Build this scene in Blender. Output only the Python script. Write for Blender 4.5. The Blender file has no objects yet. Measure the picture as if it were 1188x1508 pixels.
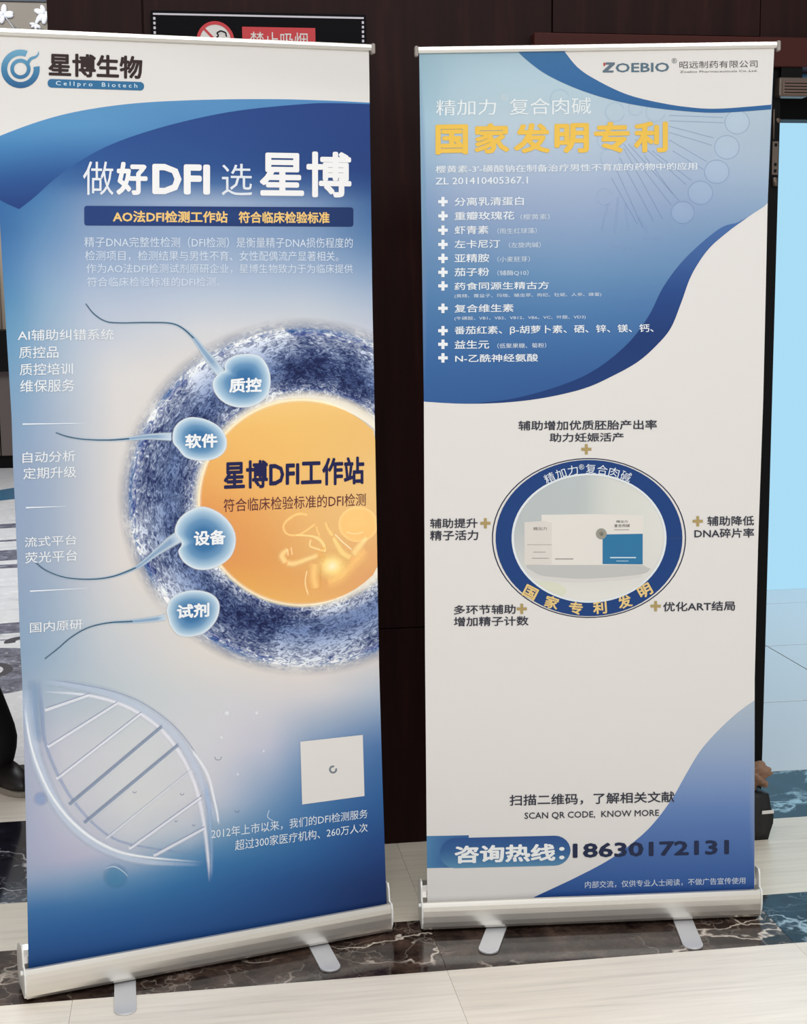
import bpy, bmesh, math, random
from mathutils import Vector, Matrix
from mathutils.geometry import delaunay_2d_cdt
random.seed(7)
scene = bpy.context.scene
C = scene.collection

# ---------------------------------------------------------------- camera
PITCH, ROLL, YAW = 0.1442, -0.0094, 0.1493
cd = bpy.data.cameras.new('camera'); cam = bpy.data.objects.new('camera', cd); C.objects.link(cam)
cd.sensor_fit = 'HORIZONTAL'; cd.sensor_width = 36.0
cd.lens = 2100.58*36/1188
F_ = Vector((math.sin(YAW)*math.cos(PITCH), math.cos(YAW)*math.cos(PITCH), -math.sin(PITCH)))
R_ = Vector((math.cos(YAW), -math.sin(YAW), 0)); U_ = R_.cross(F_)
R2 = R_*math.cos(ROLL)+U_*math.sin(ROLL); U2 = -R_*math.sin(ROLL)+U_*math.cos(ROLL)
m = Matrix((R2, U2, -F_)).transposed().to_4x4(); m.translation = (0, 0, 1.5031)
cam.matrix_world = m
cd.clip_start = .05; cd.clip_end = 60
scene.camera = cam

# ---------------------------------------------------------------- world, lights, exposure
scene.view_settings.view_transform = 'Standard'; scene.view_settings.look = 'None'
scene.view_settings.gamma = 1; scene.view_settings.use_curve_mapping = False
scene.view_settings.exposure = 0.0
w = bpy.data.worlds.new('world'); scene.world = w; w.use_nodes = True
w.node_tree.nodes['Background'].inputs[0].default_value = (.99, .995, 1.0, 1)
w.node_tree.nodes['Background'].inputs[1].default_value = 0.58
def area(name, loc, target, sx, sy, power, col=(.985, .995, 1)):
    l = bpy.data.lights.new(name, 'AREA'); l.shape = 'RECTANGLE'; l.size = sx; l.size_y = sy; l.energy = power; l.color = col
    o = bpy.data.objects.new(name, l); C.objects.link(o); o.location = loc
    o.rotation_euler = (Vector(target)-Vector(loc)).to_track_quat('-Z', 'Y').to_euler(); return o
area('fill_behind_camera', (0.3, -3.0, 2.3), (0.5, 3.2, .6), 4.0, 1.6, 44)  # unseen fill behind the camera, added to light the sheets evenly
area('fill_overhead', (0.5, 0.5, 3.4), (0.5, 0.9, 0), 3.6, 1.0, 66)  # added overhead fill, no visible fixture; mainly brightens the floor
area('fill_mural', (-1.8, 13.0, 5.2), (-1.8, 14.8, 3.6), 3, .4, 50)  # added lamp, source unseen, brightens the mural and curtain
area('ceiling_light_panel_wall', (0.6, 3.45, 3.5), (0.6, 3.5, 0), 2.4, .2, 15)
area('fill_hall', (3.6, 5.6, 2.95), (3.6, 5.6, 0), 2.5, 2.0, 60, (.86, .95, 1))  # invented cool fill that lifts the hall floor and doorway
area('corridor_light', (-2.0, 8.5, 4.2), (-1.6, 8.5, 0), 3.5, 6, 330, (.93, .97, 1))
def spot(name, loc, target, ang, power):
    l = bpy.data.lights.new(name, 'SPOT'); l.energy = power; l.spot_size = math.radians(ang); l.spot_blend = .03; l.shadow_soft_size = .02; l.color = (.99, .995, 1)
    o = bpy.data.objects.new(name, l); C.objects.link(o); o.location = loc
    o.rotation_euler = (Vector(target)-Vector(loc)).to_track_quat('-Z', 'Y').to_euler(); return o
spot('downlight', (-0.2, 0.3, 3.3), (-0.2, 0.3, 0), 132.4, 30)
spot('downlight', (1.7, 0.3, 3.3), (1.7, 0.3, 0), 136, 30)

# ---------------------------------------------------------------- helpers
def lin(c):
    return [((v/255)/12.92 if v/255 <= .04045 else ((v/255+.055)/1.055)**2.4) for v in c]
def mat(name, col=(128,128,128), rough=.5, metal=0, spec=.5, **k):
    mt = bpy.data.materials.new(name); mt.use_nodes = True; b = mt.node_tree.nodes['Principled BSDF']
    b.inputs['Base Color'].default_value = (*lin(col), 1); b.inputs['Roughness'].default_value = rough
    b.inputs['Metallic'].default_value = metal; b.inputs['Specular IOR Level'].default_value = spec
    return mt
def nd(mt, t, **k):
    n = mt.node_tree.nodes.new(t)
    for a, v in k.items():
        if a in n.inputs: n.inputs[a].default_value = v
        else: setattr(n, a, v)
    return n
def lk(mt, a, b): mt.node_tree.links.new(a, b)
def ramp(mt, fac, stops):
    r = nd(mt, 'ShaderNodeValToRGB'); lk(mt, fac, r.inputs[0]); e = r.color_ramp.elements
    while len(e) < len(stops): e.new(.5)
    for el, (p, c) in zip(e, stops): el.position = p; el.color = (*lin(c), 1)
    return r.outputs[0]
def obj(name, bm, mt, parent=None, smooth=False, label=None):
    me = bpy.data.meshes.new(name)
    if isinstance(bm, tuple): me.from_pydata(bm[0], [], bm[1])
    else:
        bmesh.ops.recalc_face_normals(bm, faces=bm.faces); bm.to_mesh(me); bm.free()
    if mt: me.materials.append(mt)
    if smooth:
        for p in me.polygons: p.use_smooth = True
    o = bpy.data.objects.new(name, me); C.objects.link(o)
    if parent: o.parent = parent
    if label: o['label'] = label
    return o
def empty(name, loc, rz=0, label=None, cat=None, group=None, kind=None):
    o = bpy.data.objects.new(name, None); C.objects.link(o); o.location = loc; o.rotation_euler = (0, 0, rz); o.empty_display_size = .1
    tag(o, label, cat, group, kind); return o
def tag(o, label=None, cat=None, group=None, kind=None):
    if label: o['label'] = label
    if cat: o['category'] = cat
    if group: o['group'] = group
    if kind: o['kind'] = kind
    return o
def box(x0, x1, y0, y1, z0, z1, bev=0, bm=None):
    bm = bm or bmesh.new()
    r = bmesh.ops.create_cube(bm, size=1)
    vs = r['verts']
    bmesh.ops.scale(bm, vec=(x1-x0, y1-y0, z1-z0), verts=vs)
    bmesh.ops.translate(bm, vec=((x0+x1)/2, (y0+y1)/2, (z0+z1)/2), verts=vs)
    if bev:
        es = list({e for v in vs for e in v.link_edges})
        bmesh.ops.bevel(bm, geom=es, offset=bev, segments=2, affect='EDGES', profile=.5)
    return bm
def extrude_x(prof, x0, x1, bm=None):
    bm = bm or bmesh.new()
    a = [bm.verts.new((x0, y, z)) for y, z in prof]; b = [bm.verts.new((x1, y, z)) for y, z in prof]
    n = len(prof)
    for i in range(n): bm.faces.new((a[i], a[(i+1) % n], b[(i+1) % n], b[i]))
    bm.faces.new(a[::-1]); bm.faces.new(b); return bm
def prism_z(pts, z0, z1, bm=None):
    bm = bm or bmesh.new()
    a = [bm.verts.new((x, y, z0)) for x, y in pts]; b = [bm.verts.new((x, y, z1)) for x, y in pts]; n = len(pts)
    for i in range(n): bm.faces.new((a[i], a[(i+1) % n], b[(i+1) % n], b[i]))
    bm.faces.new(a[::-1]); bm.faces.new(b); return bm
def tube(pts, radii, n=16, bm=None, cap=True):
    bm = bm or bmesh.new(); rings = []
    P = [Vector(p) for p in pts]
    if not isinstance(radii, (list, tuple)): radii = [radii]*len(P)
    for i, p in enumerate(P):
        d = (P[min(i+1, len(P)-1)]-P[max(i-1, 0)]).normalized()
        a = d.orthogonal().normalized() if abs(d.z) < .9 else Vector((1, 0, 0)); a = (a-d*a.dot(d)).normalized(); b = d.cross(a)
        r = radii[i]; rx, ry = r if isinstance(r, tuple) else (r, r)
        rings.append([bm.verts.new(p+a*math.cos(t*2*math.pi/n)*rx+b*math.sin(t*2*math.pi/n)*ry) for t in range(n)])
    for A, B in zip(rings, rings[1:]):
        for k in range(n): bm.faces.new((A[k], A[(k+1) % n], B[(k+1) % n], B[k]))
    if cap: bm.faces.new(rings[0][::-1]); bm.faces.new(rings[-1])
    return bm

# ---------------------------------------------------------------- materials
def wood_wall():
    mt = mat('dark_mahogany_veneer', (36, 17, 15), .5, spec=.12); b = mt.node_tree.nodes['Principled BSDF']
    tc = nd(mt, 'ShaderNodeTexCoord'); mp = nd(mt, 'ShaderNodeMapping'); mp.inputs['Scale'].default_value = (9, 9, .7)
    lk(mt, tc.outputs['Object'], mp.inputs[0]); n = nd(mt, 'ShaderNodeTexNoise', Scale=3.0, Detail=6.0, Roughness=.6); lk(mt, mp.outputs[0], n.inputs['Vector'])
    lk(mt, ramp(mt, n.outputs['Fac'], [(.3, (30, 12, 11)), (.55, (38, 17, 15)), (.75, (50, 24, 21))]), b.inputs['Base Color'])
    return mt
def floor_wood(name, tone):
    mt = mat(name, tone, .34, spec=.4); b = mt.node_tree.nodes['Principled BSDF']
    tc = nd(mt, 'ShaderNodeTexCoord'); oi = nd(mt, 'ShaderNodeObjectInfo')
    add = nd(mt, 'ShaderNodeVectorMath', operation='ADD'); mul = nd(mt, 'ShaderNodeMath', operation='MULTIPLY'); mul.inputs[1].default_value = 37.0
    lk(mt, oi.outputs['Random'], mul.inputs[0]); lk(mt, tc.outputs['Object'], add.inputs[0]); lk(mt, mul.outputs[0], add.inputs[1])
    mp = nd(mt, 'ShaderNodeMapping'); mp.inputs['Scale'].default_value = (1.1, 26, 1); lk(mt, add.outputs[0], mp.inputs[0])
    n = nd(mt, 'ShaderNodeTexNoise', Scale=2.6, Detail=7.0, Roughness=.62, Distortion=.35); lk(mt, mp.outputs[0], n.inputs['Vector'])
    t = tone
    c = ramp(mt, n.outputs['Fac'], [(.28, tuple(v*.89 for v in t)), (.45, tuple(v*.97 for v in t)), (.6, t), (.8, tuple(min(255, v*1.04) for v in t))])
    n2 = nd(mt, 'ShaderNodeTexNoise', Scale=1.1, Detail=3.0); lk(mt, add.outputs[0], n2.inputs['Vector'])
    mx = nd(mt, 'ShaderNodeMix', data_type='RGBA', blend_type='MULTIPLY'); mx.inputs[0].default_value = .5
    lk(mt, c, mx.inputs[6]); lk(mt, ramp(mt, n2.outputs['Fac'], [(.35, (236, 231, 222)), (.65, (255, 255, 255))]), mx.inputs[7]); lk(mt, mx.outputs[2], b.inputs['Base Color'])
    return mt
def marble(name, dark, mid, vein, rough=.16, vs=3.2, spec=.22):
    mt = mat(name, dark, rough, spec=spec); b = mt.node_tree.nodes['Principled BSDF']
    tc = nd(mt, 'ShaderNodeTexCoord'); oi = nd(mt, 'ShaderNodeObjectInfo'); mul = nd(mt, 'ShaderNodeMath', operation='MULTIPLY'); mul.inputs[1].default_value = 23.0
    lk(mt, oi.outputs['Random'], mul.inputs[0])
    add = nd(mt, 'ShaderNodeVectorMath', operation='ADD'); lk(mt, tc.outputs['Object'], add.inputs[0]); lk(mt, mul.outputs[0], add.inputs[1])
    n = nd(mt, 'ShaderNodeTexNoise', Scale=14.0, Detail=8.0, Roughness=.68); lk(mt, add.outputs[0], n.inputs['Vector'])
    base = ramp(mt, n.outputs['Fac'], [(.36, dark), (.56, mid), (.72, tuple(min(255, v*1.45) for v in mid))])
    n2 = nd(mt, 'ShaderNodeTexNoise', Scale=2.5, Detail=5.0, Roughness=.6); lk(mt, add.outputs[0], n2.inputs['Vector'])
    mad = nd(mt, 'ShaderNodeVectorMath', operation='MULTIPLY_ADD'); mad.inputs[1].default_value = (.55, .55, .55)
    lk(mt, n2.outputs['Color'], mad.inputs[0]); lk(mt, add.outputs[0], mad.inputs[2])
    mp = nd(mt, 'ShaderNodeMapping'); mp.inputs['Scale'].default_value = (.75, 1.7, 1); mp.inputs['Rotation'].default_value = (0, 0, .35); lk(mt, mad.outputs[0], mp.inputs[0])
    v = nd(mt, 'ShaderNodeTexVoronoi', feature='DISTANCE_TO_EDGE', Scale=vs); lk(mt, mp.outputs[0], v.inputs['Vector'])
    v2 = nd(mt, 'ShaderNodeTexVoronoi', feature='DISTANCE_TO_EDGE', Scale=vs*3.1); lk(mt, mad.outputs[0], v2.inputs['Vector'])
    r1 = ramp(mt, v.outputs['Distance'], [(0, (255,)*3), (.012, (200,)*3), (.03, (0,)*3)])
    r2 = ramp(mt, v2.outputs['Distance'], [(0, (150,)*3), (.012, (70,)*3), (.05, (0,)*3)])
    mask = nd(mt, 'ShaderNodeTexNoise', Scale=3.3, Detail=2.0); lk(mt, add.outputs[0], mask.inputs['Vector'])
    mr = ramp(mt, mask.outputs['Fac'], [(.46, (0,)*3), (.56, (255,)*3)])
    m0 = nd(mt, 'ShaderNodeMath', operation='MAXIMUM'); lk(mt, r1, m0.inputs[0]); lk(mt, r2, m0.inputs[1])
    m1 = nd(mt, 'ShaderNodeMath', operation='MULTIPLY'); lk(mt, m0.outputs[0], m1.inputs[0]); lk(mt, mr, m1.inputs[1])
    mx = nd(mt, 'ShaderNodeMix', data_type='RGBA'); lk(mt, m1.outputs[0], mx.inputs[0]); lk(mt, base, mx.inputs[6]); mx.inputs[7].default_value = (*lin(vein), 1)
    lk(mt, mx.outputs[2], b.inputs['Base Color']); return mt
M_wall = wood_wall()
M_trim = mat('red_brown_lacquered_wood', (66, 32, 28), .45, spec=.12)
M_black = mat('black_paint', (9, 8, 10), .5, spec=.12)
M_woodtile = floor_wood('pale_oak_tile', (250, 241, 228))
M_woodtile2 = floor_wood('darker_oak_tile', (232, 224, 208))  # slightly darker oak tone than the main tile
M_brownmarble = marble('dark_emperador_marble', (24, 16, 14), (70, 55, 48), (226, 212, 196), .09)
M_blackmarble = marble('black_marble', (16, 15, 21), (34, 32, 42), (190, 190, 196), .09)
M_threshold_bluelit = marble('threshold_painted_blue_reflection', (0, 12, 26), (2, 30, 54), (170, 205, 220), .08, 2.2, spec=.3)  # dark threshold stone; the screen's blue reflection is put into its base colour
M_whitemarble = marble('white_marble', (226, 226, 228), (236, 235, 236), (200, 202, 208), .15, 1.2)
M_inlay = marble('grey_mosaic', (74, 76, 92), (120, 122, 138), (190, 192, 200), .25, 9)
M_inlay2 = mat('dark_inlay_stone', (58, 60, 72), .25)
M_hallstone = mat('hall_floor_stone', (214, 216, 220), .22)
M_grout = mat('grout', (176, 164, 146), .8)
M_beige = mat('beige_plaster', (182, 172, 158), .8)
M_ceiling = mat('ceiling_paint', (200, 192, 182), .9)

# ---------------------------------------------------------------- the setting
WY = 3.8087            # wall plane
def tiles(parent, name, x_edges, y_edges, m_, zt=0.0, th=.012, gap=.0003, bev=.0004):
    cache = {}
    for x0, x1 in zip(x_edges, x_edges[1:]):
        for y0, y1 in zip(y_edges, y_edges[1:]):
            key = (round(x1-x0, 3), round(y1-y0, 3))
            if key not in cache:
                o = obj(name, box(-key[0]/2+gap, key[0]/2-gap, -key[1]/2+gap, key[1]/2-gap, -th, 0, bev), m_, parent); cache[key] = o
            else:
                o = cache[key].copy(); C.objects.link(o)
            o.location = ((x0+x1)/2, (y0+y1)/2, zt)
XS = [-0.29+.835*k for k in range(-5, 8)]
fl = tag(obj('floor', box(-7, 8, -1.9, 16, -.08, -.006), M_grout), kind='structure')
tiles(fl, 'floor_tile', XS, [3.022-.835*k for k in range(5, -1, -1)], M_woodtile)
tiles(fl, 'marble_strip', [x for x in XS if x < 1.4], [3.022, 3.297], M_brownmarble)
M_marble_bluelit = marble('marble_painted_blue_reflection', (10, 20, 30), (24, 42, 58), (170, 195, 208), .08, 3.0, spec=.25)  # strip's right end: blue reflection of the screen painted into the stone colour
tiles(fl, 'marble_strip', [x for x in XS if x > 1.3], [3.022, 3.297], M_marble_bluelit)
tiles(fl, 'floor_tile', [x for x in XS if x > -.5], [3.297, WY+.002], M_woodtile2)
# left doorway threshold and corridor floor
XL = [-.34-.9*k for k in range(7, -1, -1)]
tiles(fl, 'floor_tile', XL, [3.297, 3.576], M_woodtile2)
tiles(fl, 'marble_slab', XL, [3.576, 4.178], M_blackmarble)
tiles(fl, 'floor_tile', XL, [4.178, 4.443], M_woodtile)
tiles(fl, 'mosaic_border', XL, [4.443, 4.72], M_blackmarble)
tiles(fl, 'white_marble_slab', [-6.3+.995*k for k in range(7)], [4.72+.92*k for k in range(11)], M_whitemarble)
def flat(name, pts_list, m_, parent, z=.0006):
    bm = bmesh.new()
    for pts in pts_list:
        bm.faces.new([bm.verts.new((x, y, z)) for x, y in pts])
    return obj(name, bm, m_, parent)
def band(y0, y1, amp, ph, x0=-3.2, x1=-.36, n=40, sl=0):
    up = []; dn = []
    for i in range(n+1):
        x = x0+(x1-x0)*i/n; o = amp*math.sin(x*7+ph)+sl*(x+1)
        up.append((x, y1+o)); dn.append((x, y0+o*.7))
    return [[dn[i], dn[i+1], up[i+1], up[i]] for i in range(n)]
flat('mosaic_band', band(8.55, 8.62, .03, 0)+band(8.75, 9.15, .05, 1)+band(8.45, 8.5, .04, 2), M_inlay, fl)
flat('mosaic_band', band(10.15, 10.4, .06, 1, sl=.3)+band(9.55, 9.66, .06, 0, sl=.4), M_inlay, fl)
M_blueinlay = mat('blue_mosaic', (40, 112, 150), .2)
flat('mosaic_band', band(12.0, 13.0, .08, 0, sl=1.5), M_blueinlay, fl, .0008)
def ringpts(cx, cy, r0, r1, a0, a1, n=30, sy=1.0):
    o = []
    for i in range(n):
        a, b_ = [math.radians(a0+(a1-a0)*(i+k)/n) for k in (0, 1)]
        o.append([(cx+r*math.cos(t), cy+r*sy*math.sin(t)) for r, t in ((r0, a), (r1, a), (r1, b_), (r0, b_))])
    return o
flat('mosaic_curl', ringpts(-.93, 6.02, .13, .17, -180, 180)+ringpts(-.75, 6.55, .06, .11, -60, 200), M_inlay2, fl, .0009)
flat('mosaic_curl', ringpts(-.93, 6.02, .17, .42, -180, 180), M_inlay, fl, .0007)
flat('mosaic_curl', band(6.72, 6.95, .03, 0)+band(6.58, 6.6, .0, 0), M_inlay, fl, .0006)
# right hall floor
tiles(fl, 'marble_slab', [1.64+.835*k for k in range(5)], [WY, 4.212], M_threshold_bluelit)
tiles(fl, 'hall_floor_tile', [1.655-.0+.835*k for k in range(6)], [4.212, 4.978, 5.829, 6.672, 7.0], M_hallstone, gap=.003)

ceil = tag(obj('ceiling', box(-7, 8, 3.0, 4.25, 3.6, 3.7), M_ceiling), kind='structure')
# wall_back: core + proud veneer panels
wl = tag(obj('wall_back', box(-.30, 1.54, WY+.012, 4.2, 0, 3.6), M_wall), kind='structure')
px_ = [-.3205, -.083, .982, 1.56]
zs = {0: [0, .62, 2.6, 3.6], 1: [0, .62, 3.6], 2: [0, 2.21, 3.6]}
for k in range(3):
    for z0, z1 in zip(zs[k], zs[k][1:]):
        obj('wood_panel', box(px_[k]+.002, px_[k+1]-.002, WY, WY+.022, z0+.0015, z1-.0015, .0015), M_wall, wl)
obj('wood_panel', box(-.3205, -.30, WY+.02, 4.2, 0, 3.6, .001), M_wall, wl)
# doorway to the right hall
d1 = empty('door_1', (1.6, WY, 0), kind='structure')
def ob(x0, x1, y0, y1, z0, z1, bev=0): return box(x0-1.6, x1-1.6, y0-WY, y1-WY, z0, z1, bev)
obj('door_header', ob(.925, 4.2, WY-.035, 4.2, 2.128, 2.205, .003), M_trim, d1)
obj('wall_above_door', ob(1.56, 4.2, WY, 4.2, 2.206, 3.6), M_wall, d1)
obj('door_jamb', ob(1.562, 1.618, WY-.012, 4.2, 0, 2.127, .002), M_black, d1)
obj('door_leaf', ob(1.585, 1.627, 4.2, 5.0, .01, 2.03, .002), M_wall, d1)
M_steel = mat('dull_hardware_steel', (104, 92, 84), .4, .7)
sp = obj('strike_plate', ob(1.597, 1.6145, WY-.0155, WY-.012, 1.845, 1.935, .0012), M_steel, d1, label='narrow steel lock plate on the jamb')
bm = bmesh.new()
for z in (1.856, 1.873, 1.925): box(.0015+1.603-1.6-.002, 1.6095-1.6, -.0168, -.0155, z-.004, z+.004, 0, bm)
obj('screw', bm, M_black, sp)
obj('hinge_knuckle', tube([(.005, -.018, 1.815), (.005, -.018, 1.838)], .007, 12), M_steel, d1, True)
obj('hinge_knuckle', tube([(-.001, -.014, 1.94), (-.001, -.014, 2.02)], .0025, 8), M_steel, d1, True)
obj('roller_catch', tube([(.012, -.016, 1.99), (.012, -.012, 1.99)], .007, 12), M_steel, d1, True)
# transom and closer
obj('transom_panel', ob(1.62, 4.2, 4.12, 4.2, 2.035, 2.127), M_black, d1)
M_rail = mat('rail_painted_blue_glint', (90, 140, 180), .15, .9)  # metal rail with the blue highlight painted in as base colour
obj('header_rail', ob(1.65, 4.2, 3.86, 3.875, 2.100, 2.126, .002), M_rail, d1)
cl = empty('door_closer', (1.64, WY-.03, 2.05), label='boxy brown metal door closer under the door header', cat='door closer')
obj('closer_body', box(-.04, .045, -.012, .03, .0, .05, .004), M_steel, cl)
obj('cover_plate', box(-.03, .042, -.0145, -.012, .004, .040, .001), mat('brushed_bronze', (118, 98, 88), .35, .8), cl)
bm = bmesh.new()
for z in (.010, .018, .026, .034): box(-.026, .038, -.0155, -.0145, z-.0012, z+.0012, 0, bm)
obj('groove', bm, M_black, cl)
obj('closer_mount', box(-.03, .03, .0, .025, .05, .078, .001), M_black, cl)
# hall beyond: luminous pale blue screen wall
hs = empty('wall_hall', (1.2, 7.0, 0), kind='structure')
M_scr = bpy.data.materials.new('led_screen_light_blue'); M_scr.use_nodes = True
nt = M_scr.node_tree; nt.nodes.clear(); e = nt.nodes.new('ShaderNodeEmission'); o_ = nt.nodes.new('ShaderNodeOutputMaterial')
e.inputs[0].default_value = (*lin((166, 214, 238)), 1); e.inputs[1].default_value = 1.08; nt.links.new(e.outputs[0], o_.inputs[0])
for k in range(6): obj('led_panel', box(.4+k*.95, .4+(k+1)*.95-.002, 0, .05, .0, 2.49), M_scr, hs)
obj('screen_rim', box(.4, 6.1, -.01, .05, 2.492, 2.52), mat('screen_rim_blue', (70, 120, 170), .4), hs)
obj('back_wall', box(.3, 7, .06, .2, 0, 3.6), M_black, hs)
hc = tag(obj('ceiling_hall', box(1.56, 8, 4.22, 7.2, 3.0, 3.1), M_black), kind='structure')
obj('wall_hall_side', box(1.60, 1.66, 5.02, 7.0, 0, 3.0), M_wall, hs).location = (-1.2, -7.0, 0)

# left corridor: far wall with mural, counter
wc = tag(obj('wall_corridor', box(-7, -.2, 15.0, 15.2, 0, 5.6), M_beige), kind='structure')
tag(obj('wall_corridor_left', box(-7.2, -7, -1.9, 15.2, 0, 5.6), M_beige), kind='structure')
wl2 = tag(obj('wall_corridor_side', box(-.30, -.1, 4.205, 15.0, 0, 5.6), M_wall), kind='structure')
bm = bmesh.new()
for k in range(70):
    x0 = -6.9+k*.095; tube([(x0, 14.9, .16), (x0, 14.9, 3.2)], (.052), 8, bm)
tag(obj('pleated_curtain', bm, mat('beige_curtain_cloth', (176, 164, 150), .85), smooth=True), 'beige pleated curtain along the far corridor wall', 'curtain')
mu = empty('floral_mural', (-2.2, 14.7, 3.5), label='taupe mural of white flowers above the far curtain', cat='mural')
M_mural = mat('taupe_mural', (140, 132, 122), .6)
obj('mural_panel', box(-3, 1.6, 0, .05, 0, .93), M_mural, mu)
obj('light_trough', box(-3, 1.6, -.1, .05, .98, 1.5, .01), mat('pale_blue_trough', (200, 215, 230), .5), mu)
obj('dark_reveal', box(-3, 1.6, -.02, .05, .93, .98), mat('reveal_grey', (60, 70, 84), .5), mu)
M_petal = mat('white_petal_relief', (240, 243, 250), .6)
bm = bmesh.new(); rnd = random.Random(3)
for cx, cz, s in ((.56, .80, .10), (.25, .18, .12), (.95, .82, .09), (.86, .72, .06), (1.3, .6, .2), (-.3, .5, .2), (.78, .12, .09), (-.9, .3, .2), (-1.6, .55, .2), (-2.3, .4, .2)):
    bm = bmesh.new()
    for k in range(6):
        a = k*math.pi/3+rnd.random(); r = s*(.75+.5*rnd.random())
        bmesh.ops.create_icosphere(bm, subdivisions=2, radius=1, matrix=Matrix.Translation((cx+math.cos(a)*r*.5, -.01, cz+math.sin(a)*r*.5)) @ Matrix.Rotation(-a, 4, 'Y') @ Matrix.Diagonal((r*.5, .015, r*.27, 1)))
    tube([(cx, -.005, cz), (cx+.1, -.005, cz-.12), (cx+.26, -.005, cz-.16)], .012, 6, bm)
    obj('flower_relief', bm, M_petal, mu, True, 'white flower relief')
ct = empty('reception_counter', (-2.6, 13.9, 0), label='brown counter with a thick black top at the corridor end', cat='counter')
obj('plinth', box(-1.5, 1.6, .04, .8, 0, .12), M_black, ct)
bm = bmesh.new()
for k in range(12): box(-1.5+k*.26, -1.5+k*.26+.25, .0, .8, .12, .92, .004, bm)
obj('slatted_front', bm, mat('greyed_walnut', (96, 84, 80), .55), ct)
bm = prism_z([(-1.5, -.1), (1.6, -.1), (1.6, .85), (-1.5, .85)], .92, 1.3)
obj('counter_top', bm, M_black, ct)

# no smoking sign high on the wall
sg = empty('no_smoking_sign', (.2115, WY, 2.04), label='black framed sign with red prohibition disc hung behind left banner', cat='sign')
obj('board', box(-.2735, .2735, -.012, 0, 0, .205, .001), mat('sign_black', (10, 8, 12), .6, spec=.08), sg)
M_silver = mat('sign_silver_ink', (205, 200, 208), .5)
obj('border_line', box(-.268, .268, -.0126, -.012, .194, .1985), M_silver, sg)
dash = obj('border_dash', box(-.0028, .0028, -.0006, 0, -.00325, .00325), M_silver, sg)
for sx in (-.265, .2655):
    for k in range(16):
        o = dash if (k == 0 and sx < 0) else dash.copy()
        if o is not dash: C.objects.link(o)
        o.location = (sx, -.012, .18525-k*.0115)
def disc(cx, cz, r, y, n=40, r0=None):
    bm = bmesh.new()
    o = [bm.verts.new((cx+r*math.cos(2*math.pi*k/n), y, cz+r*math.sin(2*math.pi*k/n))) for k in range(n)]
    if r0 is None: bm.faces.new(o)
    else:
        i_ = [bm.verts.new((cx+r0*math.cos(2*math.pi*k/n), y, cz+r0*math.sin(2*math.pi*k/n))) for k in range(n)]
        for k in range(n): bm.faces.new((o[k], o[(k+1) % n], i_[(k+1) % n], i_[k]))
    return bm
M_red = mat('sign_red', (196, 24, 36), .45); M_white = mat('sign_white', (222, 218, 214), .5)
dcx, dcz = -.113, .134
obj('disc', disc(dcx, dcz, .047, -.0123), M_white, sg); obj('red_ring', disc(dcx, dcz, .0475, -.0128, r0=.039), M_red, sg)
bm = bmesh.new()
a = math.radians(45); dx, dz = math.cos(a), math.sin(a)
bm.faces.new([bm.verts.new((dcx+u*dx-v*dz, -.0127, dcz-u*dz-v*dx)) for u, v in ((-.042, -.003), (.042, -.003), (.042, .003), (-.042, .003))])
obj('red_bar', bm, M_red, sg)
bm = bmesh.new(); box(-.03+dcx, .02+dcx, -.0126, -.012, dcz-.006, dcz+.001, 0, bm)
obj('cigarette_drawing', bm, M_black, sg)
bm = bmesh.new()
pts = [(.0, .004), (.008, .012), (.004, .019), (.014, .024), (.026, .02), (.028, .010)]
for (ax, az), (bx, bz) in zip(pts, pts[1:]): tube([(dcx+ax, -.0126, dcz+az), (dcx+bx, -.0126, dcz+bz)], .0018, 5, bm)
obj('smoke_drawing', bm, M_black, sg)
obj('red_plate', box(-.045, .142, -.0130, -.012, .100, .169), M_red, sg)

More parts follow.
